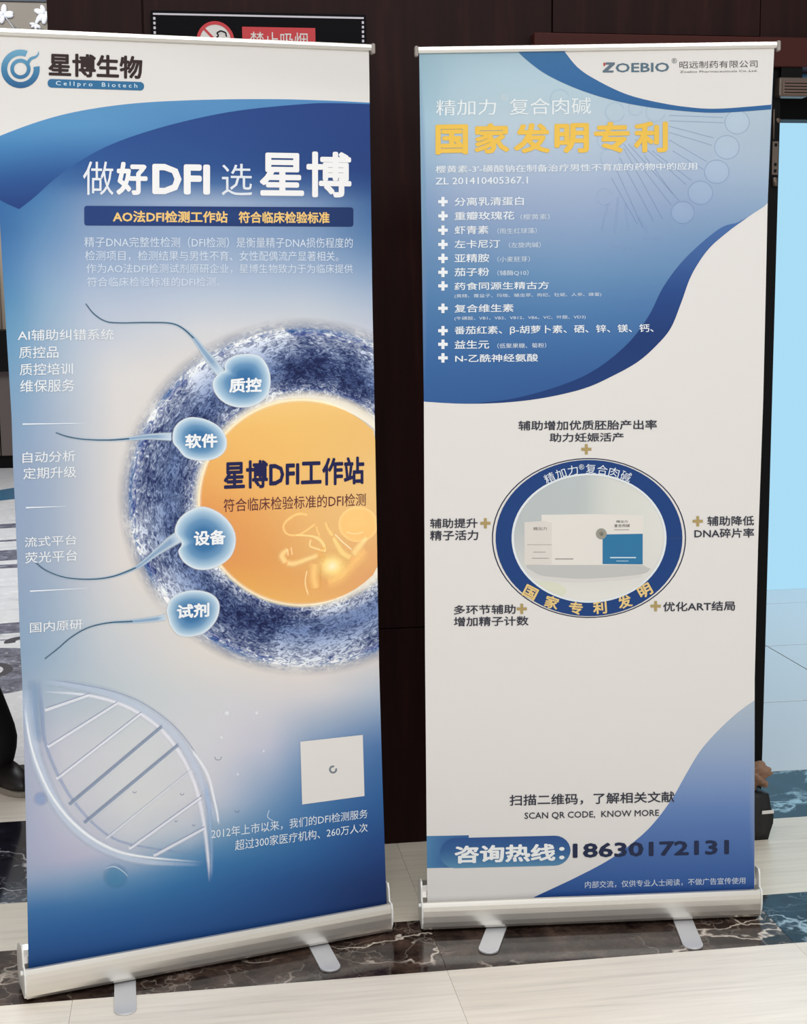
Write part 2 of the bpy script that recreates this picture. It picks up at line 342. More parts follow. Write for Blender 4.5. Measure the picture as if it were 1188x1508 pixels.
# ---------------------------------------------------------------- flat print on the banner sheets
LAYER = .0002
def printmat(name, rough=.5):
    mt = mat(name, (128,)*3, rough, spec=.22); b = mt.node_tree.nodes['Principled BSDF']
    at = nd(mt, 'ShaderNodeAttribute', attribute_name='ink'); lk(mt, at.outputs['Color'], b.inputs['Base Color']); lk(mt, at.outputs['Alpha'], b.inputs['Alpha'])
    return mt
M_ink = printmat('vinyl_print')
def eggmat():
    mt = printmat('egg_print'); b = mt.node_tree.nodes['Principled BSDF']; at = [n for n in mt.node_tree.nodes if n.type == 'ATTRIBUTE'][0]
    uv = nd(mt, 'ShaderNodeAttribute', attribute_name='polar')
    tc = nd(mt, 'ShaderNodeTexCoord')
    mp = nd(mt, 'ShaderNodeMapping'); mp.inputs['Scale'].default_value = (60, 130, 40); lk(mt, uv.outputs['Vector'], mp.inputs[0])
    n = nd(mt, 'ShaderNodeTexNoise', Scale=1.0, Detail=6.0, Roughness=.68, Distortion=1.3); lk(mt, mp.outputs[0], n.inputs['Vector'])
    n2 = nd(mt, 'ShaderNodeTexNoise', Scale=9.0, Detail=3.0, Roughness=.5); lk(mt, tc.outputs['Object'], n2.inputs['Vector'])
    ad = nd(mt, 'ShaderNodeMath', operation='ADD'); sb = nd(mt, 'ShaderNodeMath', operation='MULTIPLY_ADD'); sb.inputs[1].default_value = .8; sb.inputs[2].default_value = -.4
    lk(mt, n2.outputs['Fac'], sb.inputs[0]); lk(mt, n.outputs['Fac'], ad.inputs[0]); lk(mt, sb.outputs[0], ad.inputs[1])
    f1 = ramp(mt, ad.outputs[0], [(.32, (38, 50, 92)), (.42, (96, 108, 140)), (.52, (166, 169, 178)), (.62, (240, 240, 240))])
    mx = nd(mt, 'ShaderNodeMix', data_type='RGBA', blend_type='OVERLAY')
    fa = nd(mt, 'ShaderNodeAttribute', attribute_name='rough_amount'); lk(mt, fa.outputs['Fac'], mx.inputs[0])
    lk(mt, at.outputs['Color'], mx.inputs[6]); lk(mt, f1, mx.inputs[7]); lk(mt, mx.outputs[2], b.inputs['Base Color']); return mt
M_egg = eggmat()
INK = .94
def ink(c): return [min(1, v*INK) for v in lin(c)]
class Sheet:
    def __init__(s, meta, parent):
        s.m = meta; s.p = parent
    def y(s, z, lay): return -(s.m['so']+s.m['slope']*z)-lay*LAYER
    def edge(s, k, z):
        e = s.m[k]
        if z >= e[0][1]: return e[0][0]
        for (x0, z0), (x1, z1) in zip(e, e[1:]):
            if z >= z1: t = (z-z0)/(z1-z0); return x0+(x1-x0)*t
        return e[-1][0]
    def add(s, name, V, Fc, cols, lay, label, mt=None, extra=None, lifts=None):
        me = bpy.data.meshes.new(name); me.from_pydata([(x, s.y(z, lay)-(lifts[i] if lifts else 0), z) for i, (x, z) in enumerate(V)], [], Fc)
        a = me.color_attributes.new('ink', 'FLOAT_COLOR', 'POINT')
        flat_ = []
        for c in cols:
            # each film of ink dims the light twice (going in and coming out): a film that looks alpha a has a' = 1-sqrt(1-a)
            a1 = 1-math.sqrt(max(0, 1-c[3])); k = 1 if extra or c[3] <= 0 else c[3]/a1
            flat_ += [c[0]*k, c[1]*k, c[2]*k, a1]
        a.data.foreach_set('color', flat_)
        if extra:
            p = me.attributes.new('polar', 'FLOAT_VECTOR', 'POINT'); p.data.foreach_set('vector', [q for v in extra[0] for q in v])
            p = me.attributes.new('rough_amount', 'FLOAT', 'POINT'); p.data.foreach_set('value', extra[1])
        me.materials.append(mt or M_ink)
        # face the viewer side (-y)
        me.update()
        o = bpy.data.objects.new(name, me); C.objects.link(o); o.parent = s.p
        if label: o['label'] = label
        return o
def grid_sampler(g, c, x0, x1, z0, z1):
    nx, nz = g; L = [ink(c[i*3:i*3+3]) for i in range(nx*nz)]
    def fn(x, z):
        u = min(max((x-x0)/(x1-x0), 0), 1)*(nx-1); v = min(max((z-z0)/(z1-z0), 0), 1)*(nz-1)
        i = min(int(u), nx-2); j = min(int(v), nz-2); u -= i; v -= j
        a, b, d, e_ = L[j*nx+i], L[j*nx+i+1], L[(j+1)*nx+i], L[(j+1)*nx+i+1]
        return [(a[k]*(1-u)+b[k]*u)*(1-v)+(d[k]*(1-u)+e_[k]*u)*v for k in range(3)]+[1.0]
    return fn
def xz(l): return [(l[i]/1e4, l[i+1]/1e4) for i in range(0, len(l), 2)]
_fc = {}; LIFT = {}
def text_geo(txt, bold):
    key = (txt, bold)
    if key in _fc: return _fc[key]
    c = bpy.data.curves.new('text', 'FONT'); c.body = txt; c.size = 1; c.resolution_u = 2
    o = bpy.data.objects.new('text', c); C.objects.link(o); bpy.context.view_layer.update()
    me = bpy.data.meshes.new_from_object(o.evaluated_get(bpy.context.evaluated_depsgraph_get()))
    V0 = [(v.co.x, v.co.y) for v in me.vertices]; F0 = [tuple(p.vertices) for p in me.polygons]
    bpy.data.objects.remove(o); bpy.data.curves.remove(c); bpy.data.meshes.remove(me)
    V = []; Fc = []                                   # heavier weights: the outline is inked several times, slightly shifted
    sh_ = [(0, 0)] if bold < .006 else [(bold*math.cos(a*math.pi/4), bold*math.sin(a*math.pi/4)) for a in range(8)]+([(0, 0)] if bold > .03 else [])
    LIFT[key] = [.000022*k for k in range(len(sh_)) for _ in V0]
    for dx, dy in sh_:
        b = len(V); V += [(x+dx, y+dy) for x, y in V0]; Fc += [tuple(i+b for i in f) for f in F0]
    _fc[key] = (V, Fc); return V, Fc
def fill(outline, step):
    o = []
    for p in outline:
        if not o or (Vector(p)-Vector(o[-1])).length > 2e-4: o.append(p)
    if (Vector(o[0])-Vector(o[-1])).length < 2e-4: o.pop()
    n = len(o); vs = [Vector(p) for p in o]
    xs = [p[0] for p in o]; zs_ = [p[1] for p in o]
    def inside(x, z):
        c = False; j = n-1
        for i in range(n):
            if (o[i][1] > z) != (o[j][1] > z) and x < (o[j][0]-o[i][0])*(z-o[i][1])/(o[j][1]-o[i][1])+o[i][0]: c = not c
            j = i
        return c
    z = min(zs_)+step/2
    while z < max(zs_):
        x = min(xs)+step/2
        while x < max(xs):
            if inside(x, z): vs.append(Vector((x, z)))
            x += step
        z += step
    r = delaunay_2d_cdt(vs, [], [list(range(n))], 1, 1e-5)
    return [tuple(v) for v in r[0]], [tuple(f) for f in r[2]]
def draw(sh, ops):
    for op in ops:
        k = op[0]
        if k == 'T':
            _, txt, q, rgb, bold, lay, name, label = op; q = xz(q); V, Fc = text_geo(txt, bold)
            x0 = min(v[0] for v in V); x1 = max(v[0] for v in V); y0 = min(v[1] for v in V); y1 = max(v[1] for v in V); W = []
            for x, y in V:
                s_ = (x-x0)/(x1-x0); t = (y-y0)/(y1-y0)
                W.append(tuple(q[0][i]*(1-s_)*(1-t)+q[1][i]*s_*(1-t)+q[2][i]*s_*t+q[3][i]*(1-s_)*t for i in (0, 1)))
            c = ink(rgb)+[1.0]; sh.add(name, W, Fc, [c]*len(W), lay, label, lifts=LIFT[(txt, bold)])
        elif k == 'F':
            _, o, g, c, step, lay, name, label = op; o = xz(o)
            V, Fc = fill(o, step/1e4 if g else 9)
            if g:
                xs = [p[0] for p in o]; zz = [p[1] for p in o]; fn = grid_sampler(g, c, min(xs), max(xs), min(zz), max(zz))
                cols = [fn(x, z) for x, z in V]
            else: cols = [ink(c)+[1.0]]*len(V)
            sh.add(name, V, Fc, cols, lay, label)
        elif k == 'R':
            _, c, o, stops, lay, name, label, clip, tex = op; cx, cz = xz(c)[0]; o = xz(o); n = len(o)
            if tex:   # refine outline and radii
                o2 = []
                for i in range(n):
                    a, b = o[i], o[(i+1) % n]
                    for t in (0, .33, .67): o2.append((a[0]*(1-t)+b[0]*t, a[1]*(1-t)+b[1]*t))
                o = o2; n = len(o)
                s2 = []
                for (t0, c0, a0), (t1, c1, a1) in zip(stops, stops[1:]):
                    l0, l1 = lin(c0), lin(c1)
                    for kk in (0, .5): s2.append((t0+(t1-t0)*kk, [l0[i]*(1-kk)+l1[i]*kk for i in range(3)], a0+(a1-a0)*kk))
                s2.append((stops[-1][0], lin(stops[-1][1]), stops[-1][2])); S_ = [(t, [min(1, q*INK) for q in cc], a) for t, cc, a in s2]
            else: S_ = [(t, ink(cc), a) for t, cc, a in stops]
            V = []; cols = []; pol = []; ra = []; Fc = []
            for t, cc, a in S_:
                for i, (x, z) in enumerate(o):
                    X = cx+(x-cx)*t; Z = cz+(z-cz)*t
                    if clip: X = max(sh.edge('le', Z), min(sh.edge('re', Z), X))
                    V.append((X, Z)); cols.append(list(cc)+[a])
                    dx, dz = X-cx, Z-cz; r = math.hypot(dx, dz); an = math.atan2(dz, -dx)
                    pol.append((an*.35, r, 0)); ra.append(max(0, min(1, (t-.57)/.05))*(1 if t < .97 else .6))
            for j in range(len(S_)-1):
                if S_[j][0] == 0 and False: continue
                for i in range(n):
                    a, b, d, e_ = j*n+i, j*n+(i+1) % n, (j+1)*n+(i+1) % n, (j+1)*n+i
                    P = [V[q] for q in (a, b, d, e_)]
                    ar = abs(sum(P[q][0]*P[(q+1) % 4][1]-P[(q+1) % 4][0]*P[q][1] for q in range(4)))
                    if ar < 1e-9: continue
                    Fc.append((a, b, d, e_))
            sh.add(name, V, Fc, cols, lay, label, M_egg if tex else None, (pol, ra) if tex else None)
        elif k == 'S':
            _, strokes, lay, name, label = op; V = []; cols = []; Fc = []; lf = []
            for si, (pts, wd, c, a, soft) in enumerate(strokes):
                P = xz(pts); n = len(P); c3 = ink(c); b0 = len(V)
                for i, p in enumerate(P):
                    d = Vector(P[min(i+1, n-1)])-Vector(P[max(i-1, 0)])
                    if d.length < 1e-9: d = Vector((1, 0))
                    d.normalize(); nn = Vector((-d.y, d.x)); u = i/(n-1)*(len(wd)-1); j = min(int(u), max(0, len(wd)-2))
                    wv = wd[0] if len(wd) == 1 else wd[j]+(wd[j+1]-wd[j])*(u-j); wv = wv/1e4/2
                    fd = 1 if (soft < .6 or n < 8) else min(1, (i/(n-1))/.1, (1-i/(n-1))/.1)
                    for s_, al in ((-1-.25*soft, 0), (-1+.9*soft, a*fd), (1-.9*soft, a*fd), (1+.25*soft, 0)):
                        V.append((p[0]+nn.x*wv*s_, p[1]+nn.y*wv*s_)); cols.append(c3+[al])
                lf += [.00001*si+.00004*(si > 0)]*(len(V)-b0)
                for i in range(n-1):
                    for q in range(3):
                        A = b0+i*4+q; Fc.append((A, A+1, A+5, A+4))
            sh.add(name, V, Fc, cols, lay, label, lifts=lf)
META_LEFT={'le': [(-0.4087,2.0482),(-0.4056,1.6726),(-0.4036,1.4873),(-0.4009,1.2841),(-0.4025,1.1739),(-0.4027,1.0667),(-0.4056,0.7901),(-0.4051,0.7233),(-0.4109,0.4223),(-0.4209,0.0722)],'re': [(0.3994,2.0635),(0.4019,1.5325),(0.4061,1.1157),(0.4102,0.6655),(0.4162,0.3823),(0.4241,0.0806)],'base': {'g': (19,60),'box': (-0.4209,0.4241,0.0722,2.0635),'c': [30,70,126,31,71,128,32,72,130,32,74,131,32,75,133,33,76,134,32,75,134,32,74,133,32,74,132,32,73,130,32,72,129,32,70,127,32,68,125,31,66,122,30,62,118,28,58,113,27,54,106,25,49,100,24,47,96,33,78,136,33,79,138,34,80,139,34,81,141,34,82,142,35,83,143,35,83,142,35,82,140,35,81,139,35,80,138,34,78,136,34,76,134,33,73,131,33,70,128,31,67,124,30,62,117,28,57,111,26,53,105,25,50,101,36,87,146,37,88,148,38,89,148,39,91,149,40,91,150,40,91,150,40,91,149,39,90,148,38,89,147,37,87,145,37,85,143,36,82,140,35,78,137,33,75,133,32,70,127,30,66,121,29,61,115,28,57,110,27,55,108,46,98,155,47,99,156,47,100,156,46,100,157,45,100,157,45,100,156,45,100,156,43,99,155,42,97,154,41,95,152,40,91,149,38,87,146,36,83,143,35,80,139,34,77,135,33,73,130,32,69,126,30,64,121,29,61,118,57,109,163,57,110,164,64,115,166,67,117,168,66,118,168,62,116,167,56,113,166,48,109,163,47,106,161,46,103,159,45,100,156,44,97,154,42,95,152,40,92,149,38,88,146,36,83,141,35,77,136,33,71,130,31,67,127,98,135,177,104,140,179,108,144,182,101,142,181,93,139,180,93,138,179,87,134,177,76,128,174,65,121,170,56,114,167,54,112,165,52,109,162,51,106,160,48,102,157,44,97,154,41,90,149,38,84,143,35,78,137,33,74,134,142,161,190,142,161,191,145,164,193,144,164,193,144,165,194,148,168,195,133,162,191,112,151,185,99,143,182,81,132,176,76,127,173,71,122,170,64,117,167,58,111,163,52,104,160,46,98,155,43,91,149,39,85,144,36,81,140,158,167,193,165,171,196,176,177,201,179,181,203,178,184,204,180,189,205,169,184,202,162,180,200,162,180,201,120,155,187,102,144,181,92,136,178,80,128,174,71,119,169,60,111,164,54,104,159,49,98,154,44,91,149,40,88,146,164,170,195,171,175,199,181,182,204,186,189,206,191,196,209,199,204,212,196,202,211,192,199,209,188,195,208,151,174,197,134,162,192,117,151,187,100,140,181,84,128,175,69,117,168,62,111,164,56,104,159,49,98,154,45,94,151,163,170,196,173,177,201,185,188,206,192,195,209,198,201,211,204,208,213,203,207,213,201,204,212,199,202,211,182,191,207,166,181,204,142,166,196,120,152,188,98,137,180,80,125,173,73,118,168,66,111,164,58,104,159,52,99,155,162,169,195,175,180,201,191,193,208,197,200,210,203,206,212,209,211,214,210,212,214,208,209,214,206,207,214,198,201,212,181,190,209,157,175,201,139,163,195,115,147,186,94,134,178,86,126,173,77,118,168,67,110,163,60,104,159,160,168,194,176,182,201,196,199,210,201,203,212,205,208,213,210,212,215,210,212,215,208,210,214,207,208,214,201,203,213,189,195,211,171,184,205,158,174,201,131,158,192,109,143,183,98,134,178,87,125,173,76,116,167,67,109,163,161,169,194,177,182,201,197,199,210,201,204,212,205,208,213,209,212,215,209,212,215,208,210,215,207,208,215,204,206,214,197,200,213,185,192,210,176,186,207,148,168,198,123,152,189,111,142,183,98,132,177,88,124,172,82,119,170,162,170,195,177,183,201,197,200,210,201,204,212,205,207,213,208,211,214,209,212,215,208,210,215,208,209,215,207,208,216,205,205,215,198,200,214,192,195,212,164,178,202,143,164,194,133,157,190,123,150,186,114,143,182,108,139,180,164,171,195,178,183,202,198,200,210,201,204,212,204,207,213,207,211,214,208,211,215,207,210,215,208,209,215,208,209,215,207,207,215,202,203,214,198,200,212,179,188,206,165,179,200,158,174,197,149,167,194,140,162,191,135,159,190,165,172,196,177,183,201,195,198,209,197,202,210,200,205,211,203,208,213,205,209,214,206,209,214,207,209,214,208,209,215,208,208,214,206,206,213,204,204,213,194,198,209,187,193,206,183,190,204,175,185,202,167,181,201,162,178,200,160,171,195,171,180,199,187,194,206,191,198,208,195,202,209,199,206,211,202,208,212,204,208,213,206,209,213,208,210,214,209,209,214,209,209,213,211,209,213,209,207,212,210,208,212,208,207,212,199,202,210,190,197,208,184,193,206,156,170,194,165,178,197,179,190,203,184,195,205,189,199,207,195,203,210,199,206,211,202,207,212,206,209,213,209,210,213,211,211,213,213,211,213,216,212,212,217,212,212,218,213,212,215,211,211,208,206,209,202,203,208,199,201,207,152,169,193,159,175,195,171,186,200,177,191,203,185,197,206,193,202,209,200,206,211,204,208,211,209,210,212,213,212,212,216,213,212,218,214,211,220,214,211,222,215,210,223,215,210,221,214,209,217,211,209,215,209,208,214,208,208,147,167,192,154,173,194,166,183,200,177,191,203,188,198,207,196,203,209,203,207,211,208,210,211,214,212,211,218,214,211,220,215,210,222,216,210,224,216,209,226,217,209,227,218,208,226,216,208,225,215,208,223,213,208,222,212,208,141,165,191,148,170,194,162,181,199,176,190,204,191,199,208,199,204,210,206,208,212,212,211,211,218,214,211,222,216,210,223,216,209,225,217,209,226,217,209,226,217,208,227,218,208,226,216,208,224,215,208,223,214,208,222,213,208,136,162,190,143,168,193,158,179,199,176,190,204,193,201,208,201,205,210,209,209,211,214,212,211,219,214,210,222,216,210,223,216,209,224,217,209,225,217,209,226,217,209,226,217,208,225,216,209,224,215,209,223,214,209,222,214,209,136,162,190,144,168,193,159,178,199,178,190,204,195,201,208,205,207,210,211,210,211,216,213,210,220,215,210,223,216,209,223,216,209,224,217,209,225,217,209,225,217,209,225,217,209,224,216,209,223,215,209,223,215,209,222,214,209,138,162,190,145,167,193,160,178,199,180,191,204,197,202,208,208,208,210,214,212,210,218,213,210,221,215,209,223,216,209,223,216,209,224,216,209,224,217,209,224,217,209,225,217,209,224,216,209,223,216,209,222,215,209,222,215,209,139,162,190,146,167,193,161,178,199,181,191,204,199,203,208,211,210,211,217,213,210,220,214,209,222,215,209,223,216,209,223,216,209,224,216,209,224,216,209,224,216,209,224,216,209,223,216,209,223,216,209,222,216,210,222,216,210,141,162,190,147,167,193,161,178,198,183,191,204,201,203,209,214,212,211,220,214,209,222,215,209,223,216,209,223,216,209,223,216,209,223,216,209,223,216,209,223,216,209,223,216,209,223,216,210,222,216,210,222,216,210,222,216,210,142,162,190,149,167,193,162,177,198,185,192,204,203,204,209,218,213,211,222,215,209,224,216,208,224,216,208,223,216,209,223,216,209,223,216,209,223,216,209,223,216,209,223,216,209,222,216,210,222,216,210,222,216,210,222,216,210,143,162,190,149,167,193,162,177,198,185,192,204,204,204,209,218,213,211,222,215,209,224,216,208,223,216,209,223,216,209,223,216,209,223,216,209,223,216,209,223,216,209,222,216,210,222,216,210,222,216,210,222,216,210,222,216,210,142,162,190,148,166,192,161,176,198,184,191,203,203,204,208,218,213,211,222,216,209,223,216,209,223,216,209,223,216,209,223,216,209,223,216,209,223,216,209,222,216,210,222,216,210,222,216,210,222,216,210,222,216,210,222,216,210,142,161,190,148,166,192,160,175,197,183,190,203,203,204,208,217,213,211,222,216,210,223,216,209,223,216,209,223,216,209,223,216,209,222,216,210,222,216,210,222,216,210,222,216,210,222,216,210,222,216,210,222,216,210,222,216,210,141,161,190,147,165,192,160,175,197,182,190,203,202,203,208,217,213,211,222,216,210,223,216,209,222,216,210,222,216,210,222,216,210,222,216,210,222,216,210,222,216,210,222,216,210,222,216,210,222,216,210,222,216,210,222,216,210,141,160,190,146,165,192,159,174,197,181,189,202,202,203,208,217,213,211,222,216,210,222,216,210,222,216,210,222,216,210,222,216,210,222,216,210,222,216,210,222,216,210,222,216,210,222,216,210,222,216,210,222,216,210,222,216,210,140,160,190,146,164,192,158,174,196,179,188,202,201,203,208,217,213,211,222,216,210,222,216,210,222,216,210,222,216,210,222,216,210,222,216,210,222,216,210,222,216,210,222,216,210,221,216,210,221,216,210,221,216,210,221,216,210,137,159,190,144,164,192,158,174,197,179,189,203,201,203,208,216,213,211,221,216,211,221,216,210,222,216,210,222,216,210,222,216,210,222,216,210,221,216,210,221,216,210,221,216,210,221,215,211,220,215,211,220,215,211,220,215,211,132,159,190,141,164,193,159,175,198,179,189,204,200,203,209,216,213,212,220,215,211,221,216,211,221,216,210,222,216,210,222,216,210,221,216,210,221,216,210,221,215,211,220,215,211,220,215,211,220,215,211,219,215,211,219,215,211,128,158,190,138,164,193,159,176,199,179,189,204,200,203,209,216,213,212,220,215,211,220,215,211,221,216,211,222,216,210,222,216,210,221,216,210,221,215,211,220,215,211,220,215,211,219,215,211,219,215,211,218,214,212,218,214,212,123,157,190,134,163,193,159,177,200,179,190,205,199,203,210,216,213,213,219,215,212,220,215,211,221,216,211,222,216,210,221,216,210,221,216,210,220,215,211,220,215,211,219,215,211,219,215,211,218,214,212,217,214,212,217,214,212,119,156,190,131,163,193,159,178,201,179,191,206,198,203,210,216,213,213,218,215,212,220,215,212,221,216,211,222,216,210,221,216,210,221,215,211,220,215,211,219,215,211,219,215,211,218,214,212,217,214,212,216,214,212,216,213,213,114,155,190,127,162,194,158,179,202,179,191,207,198,203,211,215,213,214,218,215,213,219,215,212,220,215,211,222,216,210,221,216,210,220,215,211,220,215,211,219,215,211,218,214,212,217,214,212,216,213,212,215,213,213,214,212,213,108,153,189,122,161,193,155,177,202,176,190,207,195,201,211,209,210,213,212,211,213,214,212,213,216,213,212,218,214,212,217,214,212,217,214,212,216,213,212,215,213,212,215,213,213,213,212,213,211,210,213,208,209,213,206,207,213,99,150,187,117,158,192,150,175,200,171,187,206,190,198,211,200,204,213,204,207,213,207,208,213,210,210,213,213,212,214,213,212,214,213,212,214,212,212,213,212,212,213,212,212,213,209,210,213,205,208,213,202,205,214,198,203,214,91,146,185,111,156,190,145,172,199,166,185,205,186,196,211,192,199,212,196,202,213,200,205,214,204,207,215,208,210,215,209,210,215,209,210,215,208,210,215,208,210,214,208,210,214,205,208,214,200,205,214,195,201,214,190,198,214,82,139,181,103,150,187,138,169,198,160,181,204,180,191,210,183,194,211,187,196,212,190,198,213,193,201,213,196,203,214,197,203,214,197,203,214,197,203,214,196,203,213,196,203,213,193,201,212,187,197,211,182,193,210,176,189,209,72,130,176,94,143,183,132,166,196,152,176,202,172,186,208,174,188,209,176,189,210,179,191,211,181,193,212,183,195,212,184,195,212,183,195,212,183,195,212,183,195,212,183,194,211,179,192,210,173,188,208,167,183,206,161,179,203,66,123,174,90,138,182,125,159,194,143,169,199,161,178,205,163,180,206,165,182,206,168,183,207,170,185,208,172,187,209,171,186,209,170,185,208,169,185,208,167,184,207,166,183,206,162,180,205,155,174,201,147,169,198,141,164,195,60,115,170,84,131,179,116,152,190,133,161,195,151,171,201,153,173,202,155,174,202,157,176,203,159,177,204,161,179,205,160,178,204,157,176,203,155,175,203,153,173,202,151,172,201,146,168,198,137,161,194,128,155,190,120,149,186,54,108,164,74,123,173,103,143,185,122,153,190,141,163,195,144,165,196,146,167,197,147,168,198,149,169,199,151,171,200,149,170,199,146,168,198,144,166,197,141,164,196,138,162,195,131,157,191,120,149,186,109,140,180,99,133,174,48,100,158,65,114,167,90,135,180,110,145,185,131,156,190,134,158,191,136,159,192,138,160,193,139,162,194,141,163,195,139,161,194,135,159,192,132,156,191,128,154,190,125,152,188,117,146,184,104,136,177,91,126,170,78,117,163,46,100,159,59,111,165,78,127,175,101,139,181,124,150,186,131,155,189,136,159,192,141,163,194,144,165,195,144,165,196,143,165,195,139,162,194,134,157,191,128,153,188,123,149,186,113,141,180,97,129,172,81,116,163,66,105,154,46,101,161,54,108,164,66,118,170,88,129,175,111,140,180,122,148,184,132,156,189,142,163,194,148,168,197,150,170,198,150,170,198,147,167,196,139,161,192,131,155,188,124,149,184,112,139,178,93,124,167,75,109,157,57,94,147,54,111,166,54,108,164,54,105,162,57,103,159,61,102,157,63,102,157,65,104,157,67,105,158,69,106,159,70,108,159,70,107,159,68,105,157,66,102,155,65,100,154,64,99,152,61,95,149,54,88,143,47,81,137,39,74,131,62,122,174,57,113,168,47,98,157,43,90,151,40,84,146,39,82,144,39,81,143,39,80,142,38,79,141,38,78,140,37,76,138,36,74,136,36,73,135,36,72,133,36,70,131,35,69,129,34,66,127,33,64,124,31,61,120,67,127,178,61,118,172,50,102,161,44,91,152,39,81,144,37,78,141,37,77,140,37,76,139,36,75,138,36,74,137,36,73,136,35,71,134,34,70,132,33,68,130,32,66,129,32,64,127,31,63,124,31,61,122,30,59,119,63,118,171,59,112,167,50,98,158,43,88,150,37,78,141,35,74,138,35,73,138,35,73,137,35,72,136,34,70,134,34,69,133,33,68,132,33,67,131,32,66,129,32,65,128,31,64,126,31,62,125,30,61,123,30,60,121,47,91,149,46,89,148,42,83,144,38,78,141,35,72,137,34,71,135,34,70,135,34,70,134,34,69,134,34,69,133,33,68,133,33,67,131,33,66,130,32,65,129,32,64,128,32,63,126,31,62,125,31,61,124,30,60,123,33,66,130,33,66,130,33,66,131,33,67,131,33,67,132,33,67,132,33,67,132,33,67,132,33,67,132,33,67,132,33,67,132,33,66,131,33,65,130,32,65,129,32,64,128,32,63,127,32,63,126,31,62,125,31,61,124,33,66,130,33,66,130,33,66,130,33,66,131,33,66,131,33,66,131,33,66,131,33,66,131,33,66,132,33,66,132,33,66,132,33,65,131,33,65,130,33,64,129,32,64,128,32,63,127,32,63,127,32,62,126,32,62,125,33,66,130,33,66,130,33,66,130,33,66,131,33,66,131,33,66,131,33,66,131,33,66,131,33,66,132,33,66,132,33,66,132,33,65,131,33,65,130,33,64,129,32,64,128,32,63,127,32,63,127,32,62,126,32,62,125,33,66,130,33,66,130,33,66,130,33,66,131,33,66,131,33,66,131,33,66,131,33,66,131,33,66,132,33,66,132,33,66,132,33,65,131,33,65,130,33,64,129,32,64,128,32,63,127,32,63,127,32,62,126,32,62,125,33,66,130,33,66,130,33,66,130,33,66,131,33,66,131,33,66,131,33,66,131,33,66,131,33,66,132,33,66,132,33,66,132,33,65,131,33,65,130,33,64,129,32,64,128,32,63,127,32,63,127,32,62,126,32,62,125]},'slope': 0.0081,'so': 0.0302}
